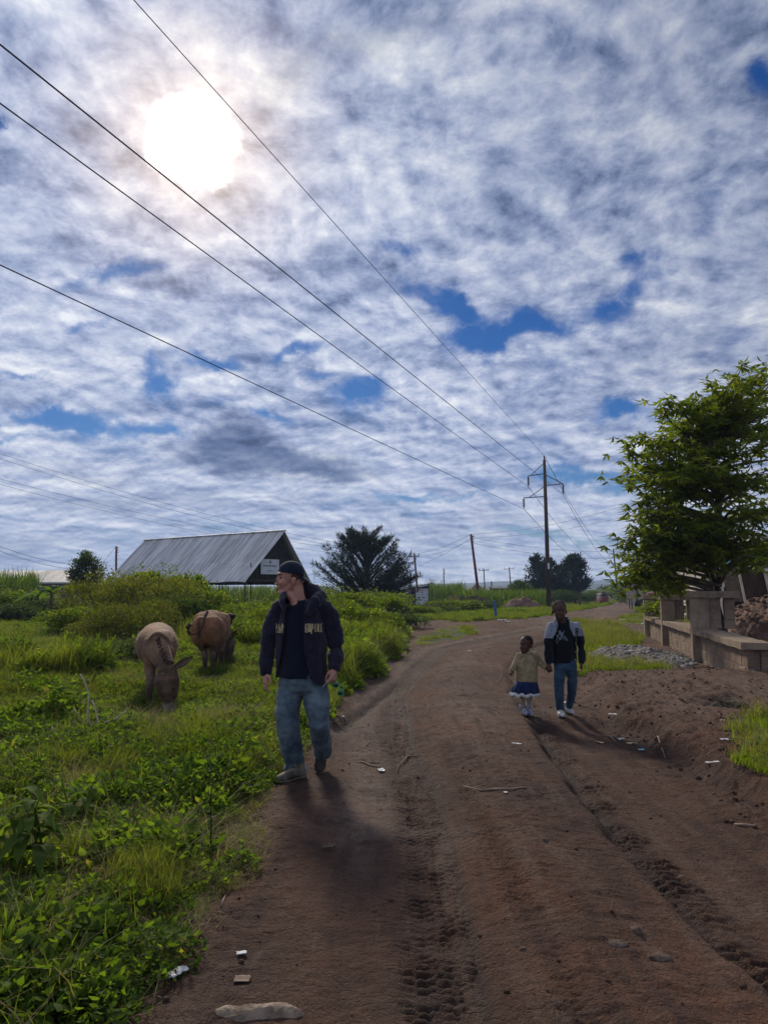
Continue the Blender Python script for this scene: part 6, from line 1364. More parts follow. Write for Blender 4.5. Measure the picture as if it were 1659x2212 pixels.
mb.tube([B(915, 545, .03), B(885, 640, .04), B(868, 800, .05), B(860, 960, .04), B(868, 1080, .01), B(874, 1110, .0)], [(.043, .05), (.047, .054), (.047, .052), (.044, .047), (.040, .043), (.033, .035)], 16, dome=True)
mb.tube([B(1290, 545, .03), B(1335, 650, .04), B(1362, 800, .06), B(1378, 960, .05), B(1385, 1060, .02), B(1378, 1095, .0)], [(.043, .05), (.047, .054), (.048, .052), (.046, .049), (.042, .045), (.033, .035)], 16, dome=True)
mb.tube([B(1000, 545, -.06), B(975, 480, -.03), B(990, 430, .03), B(1070, 415, .09), B(1150, 430, .03), B(1185, 480, -.03), B(1190, 550, -.06)], [.012, .017, .018, .020, .018, .017, .012], 10, dome=True)
jm = wrinkle(fuse(mb, .009, 3), .008, 8, 5.0, (1.2, 1.2, .7))
xl2 = lambda z: np.interp(z, sorted([B(0, Y).z for Y in (1120, 740, 560, 430)]), [B(X, 700).x for X in (935, 930, 1005, 1000)])
xr2 = lambda z: np.interp(z, sorted([B(0, Y).z for Y in (1120, 740, 560, 430)]), [B(X, 700).x for X in (1290, 1262, 1182, 1175)])
jm = cut(jm, lambda c: ~(((c[:, 0] > xl2(c[:, 2])) & (c[:, 0] < xr2(c[:, 2])) & (c[:, 1] < B(0, 0, .02).y)) | ((c[:, 2] < B(0, 1118).z) & (np.abs(c[:, 0] - B(1100, 700).x) < .165)) | ((c[:, 2] > B(0, 505).z) & (np.hypot(c[:, 0] - B(1062, 0).x, c[:, 1] - B(0, 0, .03).y) < .056))))
bj = part(boy, 'jacket', jm, M_bjack, solid=.008)
# grey yoke: the upper part of the jacket in another cloth
c = coords(bj.data) + np.array(boy.location); cols = np.empty((len(bj.data.polygons),), np.int32); zy = B(0, 735).z; zs_ = B(0, 700).z
bj.data.materials.append(M_greycl)
for i, p in enumerate(bj.data.polygons):
    q_ = c[list(p.vertices)].mean(0); g_ = q_[2] > zy + .03 * (q_[0] > B(1100, 0).x) and not (q_[2] > B(0, 470).z and abs(q_[0] - B(1085, 0).x) < .085 and (int((q_[2]) / .012) % 2 == 0)) ; cols[i] = 1 if g_ else 0
bj.data.polygons.foreach_set('material_index', cols)
def star(strokes, src, root, parent, mat, name, conv, w=.0035):
    bv = BVHTree.FromPolygons([Vector(v.co) + root.location for v in src.data.vertices], [tuple(p.vertices) for p in src.data.polygons]); mb = MB()
    for (a, b, c_, d) in strokes:
        p, q_ = conv(a, b), conv(c_, d); L_ = []
        for i in range(5):
            x = p.x + (q_.x - p.x) * i / 4; z = p.z + (q_.z - p.z) * i / 4; h = bv.ray_cast(Vector((x, root.location.y - 1.5, z)), Vector((0, 1, 0)))
            if h[0] is None: break
            L_.append((x, h[0].y - .006, z))
        if len(L_) < 5: continue
        dx, dz = q_.x - p.x, q_.z - p.z; l = math.hypot(dx, dz) + 1e-9; nx_, nz_ = -dz / l * w, dx / l * w; vs = []
        for (x, y, z) in L_: vs += [(x - nx_, y, z - nz_), (x + nx_, y, z + nz_)]
        mb.add(vs, [(2 * i, 2 * i + 1, 2 * i + 3, 2 * i + 2) for i in range(4)])
    return part(root, name, mb.mesh(name, mat), mat, parent=parent)
st_ = [(1005, 625, 1140, 775), (1000, 650, 1125, 785), (1030, 615, 1165, 770), (1055, 610, 1150, 720), (995, 685, 1060, 760), (1085, 620, 985, 815), (1110, 625, 1000, 825), (1140, 640, 1015, 828), (1060, 615, 990, 790), (1145, 665, 1040, 810), (1010, 700, 1110, 640), (1015, 730, 1130, 655), (1050, 640, 1075, 760)]
star(st_[::2], tee, boy, tee, M_print, 'chest_print', lambda a, b: B(a, b, -.05), .0021)
star([(1280, 590, 1320, 590), (1280, 590, 1280, 690), (1320, 590, 1320, 690), (1280, 640, 1320, 640), (1280, 690, 1320, 690)], bj, boy, bj, M_bjack, 'shoulder_letter', lambda a, b: B(a, b, -.02), .007)
mb = MB()
for (X, Y) in ((1292, 815), (1290, 945), (1286, 1065)): mb.ell(B(X, Y, -.085), (.007, .004, .007))
part(boy, 'snap', mb.mesh('s', M_print, True), M_print, parent=bj)
M_whiteshoe = pbr('worn white trainer', (.42, .41, .40), .7, .3, 25, bump=.3, col2=(.60, .58, .55))
h0 = B(1055, 1900); zf = gz(h0.x, 9.36)
shoe(boy, (h0.x + .005, 9.42, zf), (h0.x + .0, 9.2, zf), UPZ, .20, .088, M_whiteshoe); h1 = B(1195, 1850); shoe(boy, (h1.x - .01, 9.62, gz(h1.x, 9.6) + .03), (h1.x + .07, 9.42, gz(h1.x, 9.5) + .0), UPZ, .20, .085, M_whiteshoe)
# girl
girl = empty('person', ground_pt(1136, 1543), 'small girl in beige pullover and frilled navy skirt walking beside the boy', 'person')
G_ = zoomer(1540, 1850, 4.879, 9.42)
mb = MB(); gc0 = G_(532, 820, .0); Pg, HMg, fxg = child_head(mb, gc0, .99, R(-48))
mb.tube([G_(530, 890, .01), G_(535, 960, .02)], [(.034, .036), (.05, .045)], 14, ref=FR)
mb.tube([G_(540, 960, .02), G_(545, 1080, .02), G_(540, 1300, .02), G_(540, 1450, .02)], [(.055, .04), (.095, .06), (.10, .07), (.10, .07)], 16, ref=FR, dome=True)
mb.tube([G_(430, 1010, .02), G_(375, 1110, .02), G_(340, 1180, -.03), G_(310, 1245, -.06)], [.030, .026, .021, .016], 10, dome=True)
mb.tube([G_(660, 1000, .02), G_(740, 1110, .03), G_(790, 1170, .0), G_(845, 1200, -.03)], [.030, .026, .021, .016], 10, dome=True)
for pts in ([G_(495, 1480, .02), G_(480, 1650, .0), G_(485, 1740, .02), G_(490, 1850, .03)], [G_(580, 1480, .02), G_(575, 1650, .05), G_(565, 1750, .06), G_(555, 1850, .05)]): mb.tube(pts, [.045, .033, .030, .022], 10, dome=True)
hand(mb, G_(315, 1238, -.06), G_(290, 1290, -.10) - G_(315, 1238, -.06), Vector((.6, .6, -.2)), .098, 50, Vector((-.3, -.5, .6)), 1)
hand(mb, G_(842, 1198, -.035), G_(900, 1240, -.045) - G_(842, 1198, -.035), Vector((.2, 1, .3)), .098, 40, Vector((.2, -.4, .8)), 1)
part(girl, 'body', fuse(mb, .0045, 2), M_skin_d); face_bits(girl, Pg, HMg, .99, gc0, fxg)
M_knit = cloth_mat('beige knit', (.25, .19, .10), .2, .8, 14, 120, c2=(.35, .28, .16)); M_navy = cloth_mat('navy skirt', (.008, .018, .065), .2, .3); M_frill = cloth_mat('white frill', (.48, .48, .46), .15, .5); M_tights = cloth_mat('pale tights', (.33, .28, .23), .15, .2); M_trim = cloth_mat('green grey trim', (.12, .16, .12), .1)
mb = MB(); mb.tube([G_(540, 935, .02), G_(542, 990, .02), G_(545, 1080, .02), G_(540, 1200, .02), G_(540, 1320, .02), G_(538, 1385, .02), G_(538, 1400, .02)], [(.065, .055), (.115, .075), (.132, .092), (.138, .10), (.142, .105), (.140, .103), (.130, .098)], 24, ref=FR)
mb.tube([G_(435, 1000, .02), G_(385, 1085, .02), G_(350, 1160, -.02), G_(318, 1222, -.055)], [(.045, .048), (.040, .043), (.036, .038), (.031, .033)], 14, dome=True)
mb.tube([G_(655, 990, .02), G_(728, 1085, .03), G_(780, 1150, .0), G_(832, 1192, -.03)], [(.045, .048), (.040, .043), (.036, .038), (.032, .034)], 14, dome=True)
pu = wrinkle(fuse(mb, .008, 3), .006, 10, 3.0, (1, 1, .7)); pj = part(girl, 'pullover', pu, M_knit)
mb = MB(); mb.tube([G_(535 + 62 * math.cos(t), 950 + 18 * math.sin(t), .02 - .065 * math.sin(t)) for t in np.linspace(0, 2 * math.pi, 17)], .009, 8); part(girl, 'neckband', mb.mesh('n', M_trim, True), M_trim, parent=pj)
def skirt(rings, n, amp, mat, name, root, parent=None):
    vs = []; m = len(rings)
    for j, (c, rx_, ry_, am) in enumerate(rings):
        for i in range(n): a = 2 * math.pi * i / n; r_ = 1 + am * math.sin(a * 11 + j * .2) + am * .6 * math.sin(a * 17 + 1); vs.append((c[0] + rx_ * r_ * math.cos(a), c[1] + ry_ * r_ * math.sin(a), c[2] + am * .12 * math.sin(a * 9)))
    mb = MB(); mb.add(vs, [(j * n + i, j * n + (i + 1) % n, (j + 1) * n + (i + 1) % n, (j + 1) * n + i) for j in range(m - 1) for i in range(n)]); return part(root, name, mb.mesh(name, mat, True), mat, parent=parent, solid=.005)
sk = skirt([(G_(538, 1380, .02), .125, .095, 0), (G_(535, 1450, .02), .145, .11, .02), (G_(525, 1520, .02), .160, .12, .05), (G_(520, 1580, .02), .168, .128, .07)], 120, .0, M_navy, 'skirt', girl)
skirt([(G_(520, 1565, .02), .165, .125, .05), (G_(515, 1592, .02), .178, .136, .06), (G_(512, 1618, .02), .184, .142, .07)], 140, 0, M_frill, 'frill', girl, sk)
for pts in ([G_(492, 1560, .02), G_(480, 1650, .0), G_(483, 1740, .02), G_(490, 1845, .03)], [G_(582, 1560, .02), G_(578, 1650, .05), G_(570, 1750, .06), G_(560, 1850, .05)]): mb = MB(); mb.tube(pts, [.040, .038, .034, .025], 14, dome=True); part(girl, 'stocking', mb.mesh('t', M_tights, True), M_tights)
M_bshoe = pbr('blue white shoe', (.10, .12, .22), .6, .3, 40, col2=(.42, .43, .48))
for (X, Y, dx) in ((492, 1860, .03), (556, 1880, .05)):
    q_ = G_(X, Y); shoe(girl, (q_.x, 9.50, gz(q_.x, 9.5)), (q_.x + dx, 9.34, gz(q_.x, 9.4)), UPZ, .145, .068, M_bshoe, laces=False)

# ---------------------------------------------------------------- donkeys
def coat_mat():
    m, t = new_mat('donkey coat'); co = t.n('ShaderNodeTexCoord').outputs['Object']; a = t.n('ShaderNodeAttribute', attribute_name='Col').outputs[0]
    n = t.noise(t.n('ShaderNodeMapping', {'Vector': co, 'Scale': (30, 12, 12)}).outputs[0], 2.5, 5, .65); n2 = t.noise(co, 5, 5, .6)
    c = t.mix(1.0, a, t.mix(t.rng(t.m('ADD', t.m('MULTIPLY', n, .5), t.m('MULTIPLY', n2, .5)), .38, .62), (.55, .53, .52), (1.35, 1.32, 1.28)), 'MULTIPLY')
    b = t.n('ShaderNodeBsdfPrincipled', {'Base Color': c, 'Roughness': .85, 'Specular IOR Level': .2, 'Sheen Weight': .10, 'Sheen Roughness': .3, 'Sheen Tint': (1, .86, .68, 1)}); t.put(b.inputs['Normal'], t.n('ShaderNodeBump', {'Height': n, 'Strength': .5, 'Distance': .01}).outputs[0])
    t.n('ShaderNodeOutputMaterial', {'Surface': b.outputs[0]}); return m
M_coat = coat_mat(); M_mane = pbr('dark brown mane', (.060, .028, .022), .9, .4, 30, bump=.6); M_hoof = pbr('hoof', (.03, .025, .022), .7)
def lerp_col(base, f, c): return base * (1 - f[:, None]) + np.array(c)[None] * f[:, None]
DZ = zoomer(380, 1860, 4.1475, 9.95)
d1 = empty('donkey', ground_pt(485, 1532), 'grey brown donkey facing the camera with lowered head, grazing beside the dark bush', 'donkey', 'grazing donkeys')
mb = MB()
mb.tube([DZ(478, 690, .0), DZ(478, 690, .22), DZ(470, 680, .50), DZ(462, 668, .85), DZ(478, 600, 1.20), DZ(485, 570, 1.45)], [(.145, .20), (.195, .24), (.270, .275), (.298, .29), (.265, .255), (.18, .19)], 28, ref=(0, 0, 1), dome=True)
mb.tube([DZ(470, 640, .12), DZ(485, 740, -.05), DZ(530, 840, -.18), DZ(580, 925, -.27)], [(.185, .15), (.160, .135), (.135, .12), (.105, .105)], 22, ref=FR, dome=True)
mb.tube([DZ(590, 930, -.27), DZ(600, 1010, -.33), DZ(602, 1130, -.36), DZ(612, 1270, -.36), DZ(625, 1390, -.35), DZ(635, 1470, -.34), DZ(640, 1530, -.33)], [(.085, .09), (.125, .120), (.155, .135), (.135, .12), (.092, .085), (.078, .07), (.066, .058)], 24, ref=FR, dome=True)
for s in (-1, 1): mb.ell(DZ(602 + s * 62, 1235, -.44), (.035, .022, .03)); mb.ell(DZ(638 + s * 28, 1520, -.385), (.018, .016, .022))
def leg(mb, pts, rad): mb.tube(pts, rad, 14, ref=FR, dome=True)
leg(mb, [DZ(385, 780, .12), DZ(372, 980, .05), DZ(378, 1130, .0), DZ(372, 1250, .0), DZ(368, 1420, .0), DZ(366, 1500, .02), DZ(364, 1545, .0)], [.115, .066, .048, .044, .034, .038, .042])
leg(mb, [DZ(590, 780, .15), DZ(600, 980, .10), DZ(600, 1130, .12), DZ(600, 1250, .10), DZ(598, 1400, .12), DZ(598, 1480, .12)], [.115, .080, .052, .050, .036, .044])
for X in (400, 600): leg(mb, [DZ(X, 640, 1.2), DZ(X, 800, 1.32), DZ(X, 930, 1.22), DZ(X, 1060, 1.40), DZ(X, 1200, 1.35), DZ(X, 1290, 1.30)], [.16, .13, .075, .055, .038, .042])
me = fuse(mb, .011, 4); wrinkle(me, .006, 7, 2.0)
c = coords(me); col = np.tile(np.array([.185, .098, .052]), (len(c), 1)); D0 = DZ(480, 700)
belly = sstep(-(c[:, 2]), -.62, -.38) * (c[:, 1] > D0.y - .1); col = lerp_col(col, .55 * belly, (.22, .165, .125))
neck_f = sstep(-(c[:, 1]), -(D0.y + .12), -(D0.y - .15)); col = lerp_col(col, .45 * neck_f, (.170, .118, .078))
headm = sstep(-(c[:, 1]), -(D0.y - .18), -(D0.y - .32)); col = lerp_col(col, .75 * headm, (.098, .062, .042))
mz = DZ(635, 1425, -.34).z; mu = headm * sstep(-c[:, 2], -mz - .03, -mz + .03); col = lerp_col(col, .9 * mu, (.40, .35, .31)); nz = headm * sstep(-c[:, 2], -DZ(0, 1520, -.34).z - .02, -DZ(0, 1540, -.34).z + .02); col = lerp_col(col, nz, (.05, .04, .04))
# dark shoulder cross: an arc over the withers, and the pale spot at its top
ax_, az_ = (c[:, 0] - D0.x), c[:, 2]; zt_ = DZ(490, 520, .25).z
arc = np.exp(-((az_ - (zt_ - 5.0 * (ax_ - .01) ** 2)) / .020) ** 2) * (np.abs(ax_) < .16) * (c[:, 1] < D0.y + .45) * (c[:, 1] > D0.y - .2); col = lerp_col(col, .85 * arc, (.035, .022, .018))
spot = np.exp(-(((ax_ - .01) / .022) ** 2 + ((c[:, 1] - D0.y - .28) / .12) ** 2)) * (az_ > zt_ - .10); col = lerp_col(col, .8 * spot, (.50, .46, .42))
legd = sstep(-c[:, 2], -.42, -.25) * (1 - headm); col = lerp_col(col, .8 * legd, (.065, .045, .040))
paint(me, col); b1 = part(d1, 'body', me, M_coat)
mb = MB()
for i in range(13):
    t = i / 12; p = DZ(485 + 110 * t ** 1.3 - 4, 590 + 290 * t, .06 - .32 * t - .155 + .03 * math.sin(t * 3)); mb.ell(p + Vector((.012 * (-1) ** i, 0, 0)), (.022, .026, .030))
part(d1, 'mane', fuse(mb, .007, 1), M_mane)
M_ear = pbr('ear fur', (.050, .034, .026), .9, .3, 20, col2=(.09, .062, .045)); M_earin = pbr('pale inner ear', (.15, .10, .07), .95, col2=(.22, .16, .12))
def ear(root, a, tip, w, facing, nm='ear'):
    a, tip = Vector(a), Vector(tip); d = (tip - a); s = d.cross(Vector(facing)).normalized(); f = s.cross(d).normalized(); vs = []; n = 9; m = 8
    for j in range(n + 1):
        t = j / n; w_ = w * (.55 + .9 * t if t < .35 else 1.0 * math.cos((t - .35) / .65 * math.pi / 2) ** .75 * .87 + .0) if t < 1 else .002
        for i in range(m + 1): u = -1 + 2 * i / m; vs.append(a + d * t + s * (w_ * u) + f * (-w_ * .75 * (1 - u * u)))
    mb = MB(); mb.add(vs, [(j * (m + 1) + i, j * (m + 1) + i + 1, (j + 1) * (m + 1) + i + 1, (j + 1) * (m + 1) + i) for j in range(n) for i in range(m)]); o = part(root, nm, mb.mesh(nm, M_ear, True), M_ear, solid=.008)
    vs2 = [Vector(v) + f * .009 for v in vs]; mb = MB(); mb.add(vs2, [(j * (m + 1) + i, j * (m + 1) + i + 1, (j + 1) * (m + 1) + i + 1, (j + 1) * (m + 1) + i) for j in range(1, n - 1) for i in range(1, m - 1)]); part(root, 'inner_ear', mb.mesh('i', M_earin, True), M_earin, parent=o)
ear(d1, DZ(690, 975, -.34), DZ(940, 822, -.30), .050, (0, -1, -.35)); ear(d1, DZ(540, 955, -.38), DZ(425, 1215, -.36), .050, (-.5, -1, .0))
M_strap = pbr('green white strap', (.10, .15, .12), .8, .4, 40, col2=(.36, .36, .33))
mb = MB(); mb.tube([DZ(500, 985, -.40), DZ(540, 915, -.33), DZ(600, 890, -.28), DZ(660, 930, -.32)], .012, 6); mb.tube([DZ(500, 985, -.40), DZ(515, 1050, -.44), DZ(560, 1040, -.47)], .009, 6); mb.tube([DZ(500, 985, -.38), DZ(455, 1080, -.34), DZ(425, 1180, -.26)], .010, 6); part(d1, 'halter', mb.mesh('h', M_strap, True), M_strap)
mb = MB(); mb.ell(DZ(565, 1248, -.455), (.020, .014, .017)); mb.ell(DZ(675, 1240, -.455), (.020, .014, .017)); part(d1, 'eyes', mb.mesh('e', M_eye, True), M_eye)
mb = MB(); mb.ell(DZ(630, 905, -.33), (.060, .040, .035)); mb.ell(DZ(610, 935, -.37), (.035, .03, .04)); part(d1, 'forelock', wrinkle(fuse(mb, .007, 1), .01, 30), M_mane)
# second donkey seen from behind
EZ = zoomer(380, 1860, 4.1475, 13.9)
d2 = empty('donkey', ground_pt(455, 1450), 'reddish brown donkey seen from behind, swishing its thin dark tail to the left', 'donkey', 'grazing donkeys'); mb = MB()
mb.tube([EZ(1170, 480, -.25), EZ(1172, 450, .0), EZ(1180, 470, .35), EZ(1200, 500, .75), EZ(1215, 500, 1.0)], [(.24, .26), (.33, .33), (.36, .36), (.31, .32), (.20, .22)], 28, ref=(0, 0, 1), dome=True)
mb.tube([EZ(1230, 470, .95), EZ(1330, 560, 1.15), EZ(1400, 640, 1.25)], [(.17, .19), (.14, .16), (.11, .12)], 18, ref=(0, 0, 1), dome=True); mb.tube([EZ(1395, 600, 1.22), EZ(1400, 720, 1.20), EZ(1395, 820, 1.15), EZ(1385, 880, 1.1)], [(.11, .12), (.12, .12), (.08, .08), (.07, .07)], 18, ref=FR, dome=True)
for X, q_ in ((1030, -1), (1225, 1)): mb.ell(EZ(X, 500, -.24), (.175, .20, .28))
mb.ell(EZ(1070, 380, .25), (.20, .25, .20)); mb.ell(EZ(1290, 380, .25), (.20, .25, .20))
leg(mb, [EZ(1040, 520, -.05), EZ(1040, 640, .0), EZ(1080, 760, .06), EZ(1092, 850, -.08), EZ(1094, 960, -.02), EZ(1090, 1050, .0), EZ(1088, 1085, .0)], [.175, .110, .060, .050, .037, .044, .048])
leg(mb, [EZ(1215, 520, -.05), EZ(1205, 640, .0), EZ(1195, 760, .06), EZ(1192, 850, -.08), EZ(1190, 960, -.02), EZ(1188, 1040, .0), EZ(1188, 1075, .0)], [.175, .110, .062, .050, .037, .044, .048])
for X in (1215, 1300): leg(mb, [EZ(X, 560, .9), EZ(X + 5, 700, .9), EZ(X + 5, 820, .9), EZ(X, 930, .9)], [.12, .07, .05, .045])
me = fuse(mb, .013, 4); wrinkle(me, .008, 6, 4.0); c = coords(me); col = np.tile(np.array([.225, .105, .048]), (len(c), 1)); E0 = EZ(1175, 480)
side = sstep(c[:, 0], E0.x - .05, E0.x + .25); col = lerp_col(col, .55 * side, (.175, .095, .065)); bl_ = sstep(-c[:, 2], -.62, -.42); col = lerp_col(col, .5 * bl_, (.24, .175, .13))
legd = sstep(-c[:, 2], -.45, -.30); col = lerp_col(col, .85 * legd, (.055, .040, .036)); hd = sstep(c[:, 1], E0.y + .95, E0.y + 1.1) * sstep(-c[:, 2], -.95, -.8); col = lerp_col(col, .8 * hd, (.06, .042, .036))
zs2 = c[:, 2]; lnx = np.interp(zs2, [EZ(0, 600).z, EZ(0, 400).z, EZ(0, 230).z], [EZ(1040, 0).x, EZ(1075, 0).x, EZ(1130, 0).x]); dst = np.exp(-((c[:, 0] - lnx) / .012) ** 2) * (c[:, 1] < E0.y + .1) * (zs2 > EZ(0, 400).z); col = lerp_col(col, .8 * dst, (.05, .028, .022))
crk = np.exp(-(((c[:, 0] - EZ(1105, 0).x) / .040) ** 2 + ((zs2 - EZ(0, 490).z) / .15) ** 2)) * (c[:, 1] < E0.y); col = lerp_col(col, .95 * crk, (.02, .013, .012)); paint(me, col); part(d2, 'body', me, M_coat)  # shade of the crease between the haunches painted into the coat
mb = MB(); mb.tube([EZ(1120, 245, -.30), EZ(1085, 330, -.50), EZ(1060, 430, -.56), EZ(1015, 500, -.58), EZ(960, 535, -.60), EZ(905, 530, -.60), EZ(880, 490, -.60)], [.030, .024, .020, .017, .014, .012, .012], 9, dome=True); tl = part(d2, 'tail', mb.mesh('t', M_mane, True), M_mane)
mb = MB(); mb.tube([EZ(905, 535, -.60), EZ(875, 500, -.60), EZ(868, 445, -.60), EZ(892, 405, -.60), EZ(925, 420, -.60)], [.018, .034, .040, .032, .012], 10, dome=True); tf = fuse(mb, .008, 1); wrinkle(tf, .012, 26); part(d2, 'tail_tuft', tf, M_mane, parent=tl)
ear(d2, EZ(1405, 600, 1.15), EZ(1512, 478, 1.1), .055, (0, -1, 0)); ear(d2, EZ(1425, 640, 1.2), EZ(1455, 740, 1.1), .045, (0, -1, 0))
# a dark donkey mostly hidden behind the second one
d3 = empty('donkey', atd(487, 1420, 16.6), 'dark donkey almost hidden behind the right flank of the reddish donkey', 'donkey', 'grazing donkeys'); mb = MB(); FZ = zoomer(380, 1860, 4.1475, 16.3)
mb.tube([FZ(1120, 420, .3), FZ(1210, 400, .2), FZ(1310, 385, .1), FZ(1370, 350, .0)], [(.20, .22), (.26, .28), (.24, .25), (.14, .16)], 20, ref=(0, 0, 1), dome=True); mb.tube([FZ(1360, 330, .0), FZ(1400, 315, -.05), FZ(1430, 310, -.1), FZ(1465, 300, -.15)], [(.12, .12), (.09, .09), (.075, .08), (.05, .05)], 16, ref=(0, 0, 1), dome=True)
for X in (1140, 1190, 1320, 1350): leg(mb, [FZ(X, 480, .1), FZ(X, 650, .1), FZ(X, 760, .12), FZ(X, 900, .1)], [.10, .06, .045, .045])
me = fuse(mb, .02, 3); paint(me, np.tile(np.array([.022, .016, .016]), (len(me.vertices), 1))); part(d3, 'body', me, M_coat)
ear(d3, FZ(1375, 330, .0), FZ(1385, 262, .0), .05, (0, -1, 0))

# ------------------------------------------------------------------ far people, three-wheeler, stall table
def walker(px, py, top, label, cshirt, ctr, D=None, away=True, bag=None, stride=.12):
    p = at(px, py) if D is None else atd(px, py, D); D = p.y; z0 = gz(p.x, D); h = atd(px, top, D).z - z0; k = h / 1.72; o = empty('person', (p.x, D, z0), label, 'person'); mb = MB(); y = 0
    mb.ell((0, y, h - .11 * k), (.085 * k, .10 * k, .12 * k)); mb.tube([(0, y, h - .2 * k), (0, y, h - .30 * k)], .05 * k, 8)
    mb.tube([(0, 0, h - .28 * k), (0, 0, h - .45 * k), (0, 0, h - .68 * k), (0, 0, h - .85 * k)], [(.12 * k, .07 * k), (.18 * k, .10 * k), (.14 * k, .09 * k), (.155 * k, .10 * k)], 12, ref=FR, dome=True)
    for s in (-1, 1):
        mb.tube([(s * .19 * k, 0, h - .36 * k), (s * .25 * k, .03, h - .62 * k), (s * .24 * k, -.06 * s * k, h - .86 * k)], [.045 * k, .038 * k, .028 * k], 8, dome=True)
        mb.tube([(s * .09 * k, 0, h - .84 * k), (s * .09 * k, s * stride * .6, h - 1.25 * k), (s * .08 * k, s * stride, .06)], [.085 * k, .055 * k, .036 * k], 8, dome=True); mb.tube([(s * .08 * k, s * stride + .06, .04), (s * .08 * k, s * stride - .12, .035)], .035 * k, 8, dome=True)
    me = fuse(mb, .022, 2); part_ = bpy.data.objects.new('body', me); me.materials.append(M_skin_d); link(part_, o)
    mb = MB(); mb.tube([(0, 0, h - .26 * k), (0, 0, h - .42 * k), (0, 0, h - .70 * k), (0, 0, h - .90 * k)], [(.12 * k, .08 * k), (.20 * k, .125 * k), (.175 * k, .12 * k), (.185 * k, .13 * k)], 14, ref=FR)
    for s in (-1, 1): mb.tube([(s * .18 * k, 0, h - .34 * k), (s * .25 * k, .03, h - .62 * k)], [.06 * k, .05 * k], 8, dome=True)
    me = fuse(mb, .022, 2); c = bpy.data.objects.new('shirt', me); me.materials.append(cloth_mat('shirt cloth', cshirt)); link(c, o)
    mb = MB(); mb.tube([(0, 0, h - .86 * k), (0, 0, h - .98 * k)], [(.175 * k, .12 * k), (.18 * k, .12 * k)], 12, ref=FR)
    for s in (-1, 1): mb.tube([(s * .09 * k, 0, h - .9 * k), (s * .09 * k, s * stride * .6, h - 1.25 * k), (s * .08 * k, s * stride, .16 * k)], [.095 * k, .07 * k, .055 * k], 8, dome=True)
    me = fuse(mb, .022, 2); c = bpy.data.objects.new('trousers', me); me.materials.append(cloth_mat('trouser cloth', ctr)); link(c, o); return o
walker(1252, 1316, 1290, 'person in rust coloured top with white sleeves on the far left road verge', (.20, .07, .04), (.03, .025, .03), D=80)
walker(1297, 1301, 1286, 'person in pale shirt walking just left of the red three-wheeler', (.30, .27, .24), (.06, .05, .05), D=116)
walker(1283, 1291, 1279, 'person in dark clothes far up the road, left of a similar one', (.02, .02, .02), (.02, .02, .02), D=225)
walker(1289.5, 1291, 1280, 'person in a brown top far up the road beside one in dark clothes', (.10, .06, .04), (.03, .02, .02), D=225)
walker(1334, 1300, 1285, 'left one of two dark clothed people walking on the right side of the far road', (.018, .018, .02), (.02, .02, .02), D=160)
walker(1342, 1300, 1284, 'right one of two dark clothed people walking on the right side of the far road', (.022, .022, .03), (.015, .015, .02), D=160)
walker(978, 1303, 1284, 'person in pink and red clothes sitting by the low block wall near the kiosk', (.42, .05, .09), (.30, .04, .07), D=64)
walker(968, 1304, 1288, 'person in dark green clothes beside the one in pink near the kiosk', (.012, .05, .035), (.02, .01, .01), D=64.5)
tk = atd(1306, 1307, 118); tkz = gz(tk.x, 118); o = empty('three_wheeler', (tk.x, 118, tkz), 'red three-wheeled taxi with a grey canopy driving away up the dirt road', 'three-wheeler')
M_tkred = pbr('dark red paint', (.22, .018, .025), .45, .2, 5, spec=.5); M_canopy = pbr('grey canopy cloth', (.14, .13, .12), .85, .25, 4); M_tyre = pbr('tyre rubber', (.015, .014, .014), .9); M_lamp = pbr('pale tail lamp', (.65, .55, .45), .3)
def tch(mb, nm, mt, sm=False):
    c = bpy.data.objects.new(nm, mb.mesh(nm, mt, sm)); link(c, o); return c
mb = MB(); mb.prism([(-.66, 0, .32), (.66, 0, .32), (.68, 0, .72), (.60, 0, 1.12), (-.60, 0, 1.12), (-.68, 0, .72)], (0, 2.3, 0)); tch(mb, 'body', M_tkred)
mb = MB(); mb.prism([(-.60, -.02, 1.10), (.60, -.02, 1.10), (.58, .05, 1.55), (.42, .1, 1.74), (-.42, .1, 1.74), (-.58, .05, 1.55)], (0, 2.2, -.05)); tch(mb, 'canopy', M_canopy)
mb = MB(); mb.box((0, -.035, 1.40), (.62, .03, .20)); tch(mb, 'rear_window', M_opening)
for s in (-1, 1):
    mb = MB(); mb.tube([(s * .56 - .06, .35, .22), (s * .56 + .06, .35, .22)], .22, 14); tch(mb, 'wheel', M_tyre); mb = MB(); mb.box((s * .52, -.02, .62), (.12, .03, .16)); tch(mb, 'tail_lamp', M_lamp)
mb = MB(); mb.tube([(-.05, 2.5, .22), (.05, 2.5, .22)], .22, 14); tch(mb, 'wheel', M_tyre); mb = MB(); mb.box((0, -.03, .36), (1.1, .06, .10)); tch(mb, 'bumper', M_dark)
o2 = empty('load', (tk.x, 118.6, tkz + 1.72), 'dark bundle on the roof of the red three-wheeler', 'bundle'); mb = MB(); mb.ell((0, 0, .14), (.24, .3, .18)); me = fuse(mb, .03, 1); wrinkle(me, .05, 5); c = bpy.data.objects.new('sack', me); me.materials.append(cloth_mat('blue grey sack', (.06, .08, .12))); link(c, o2)
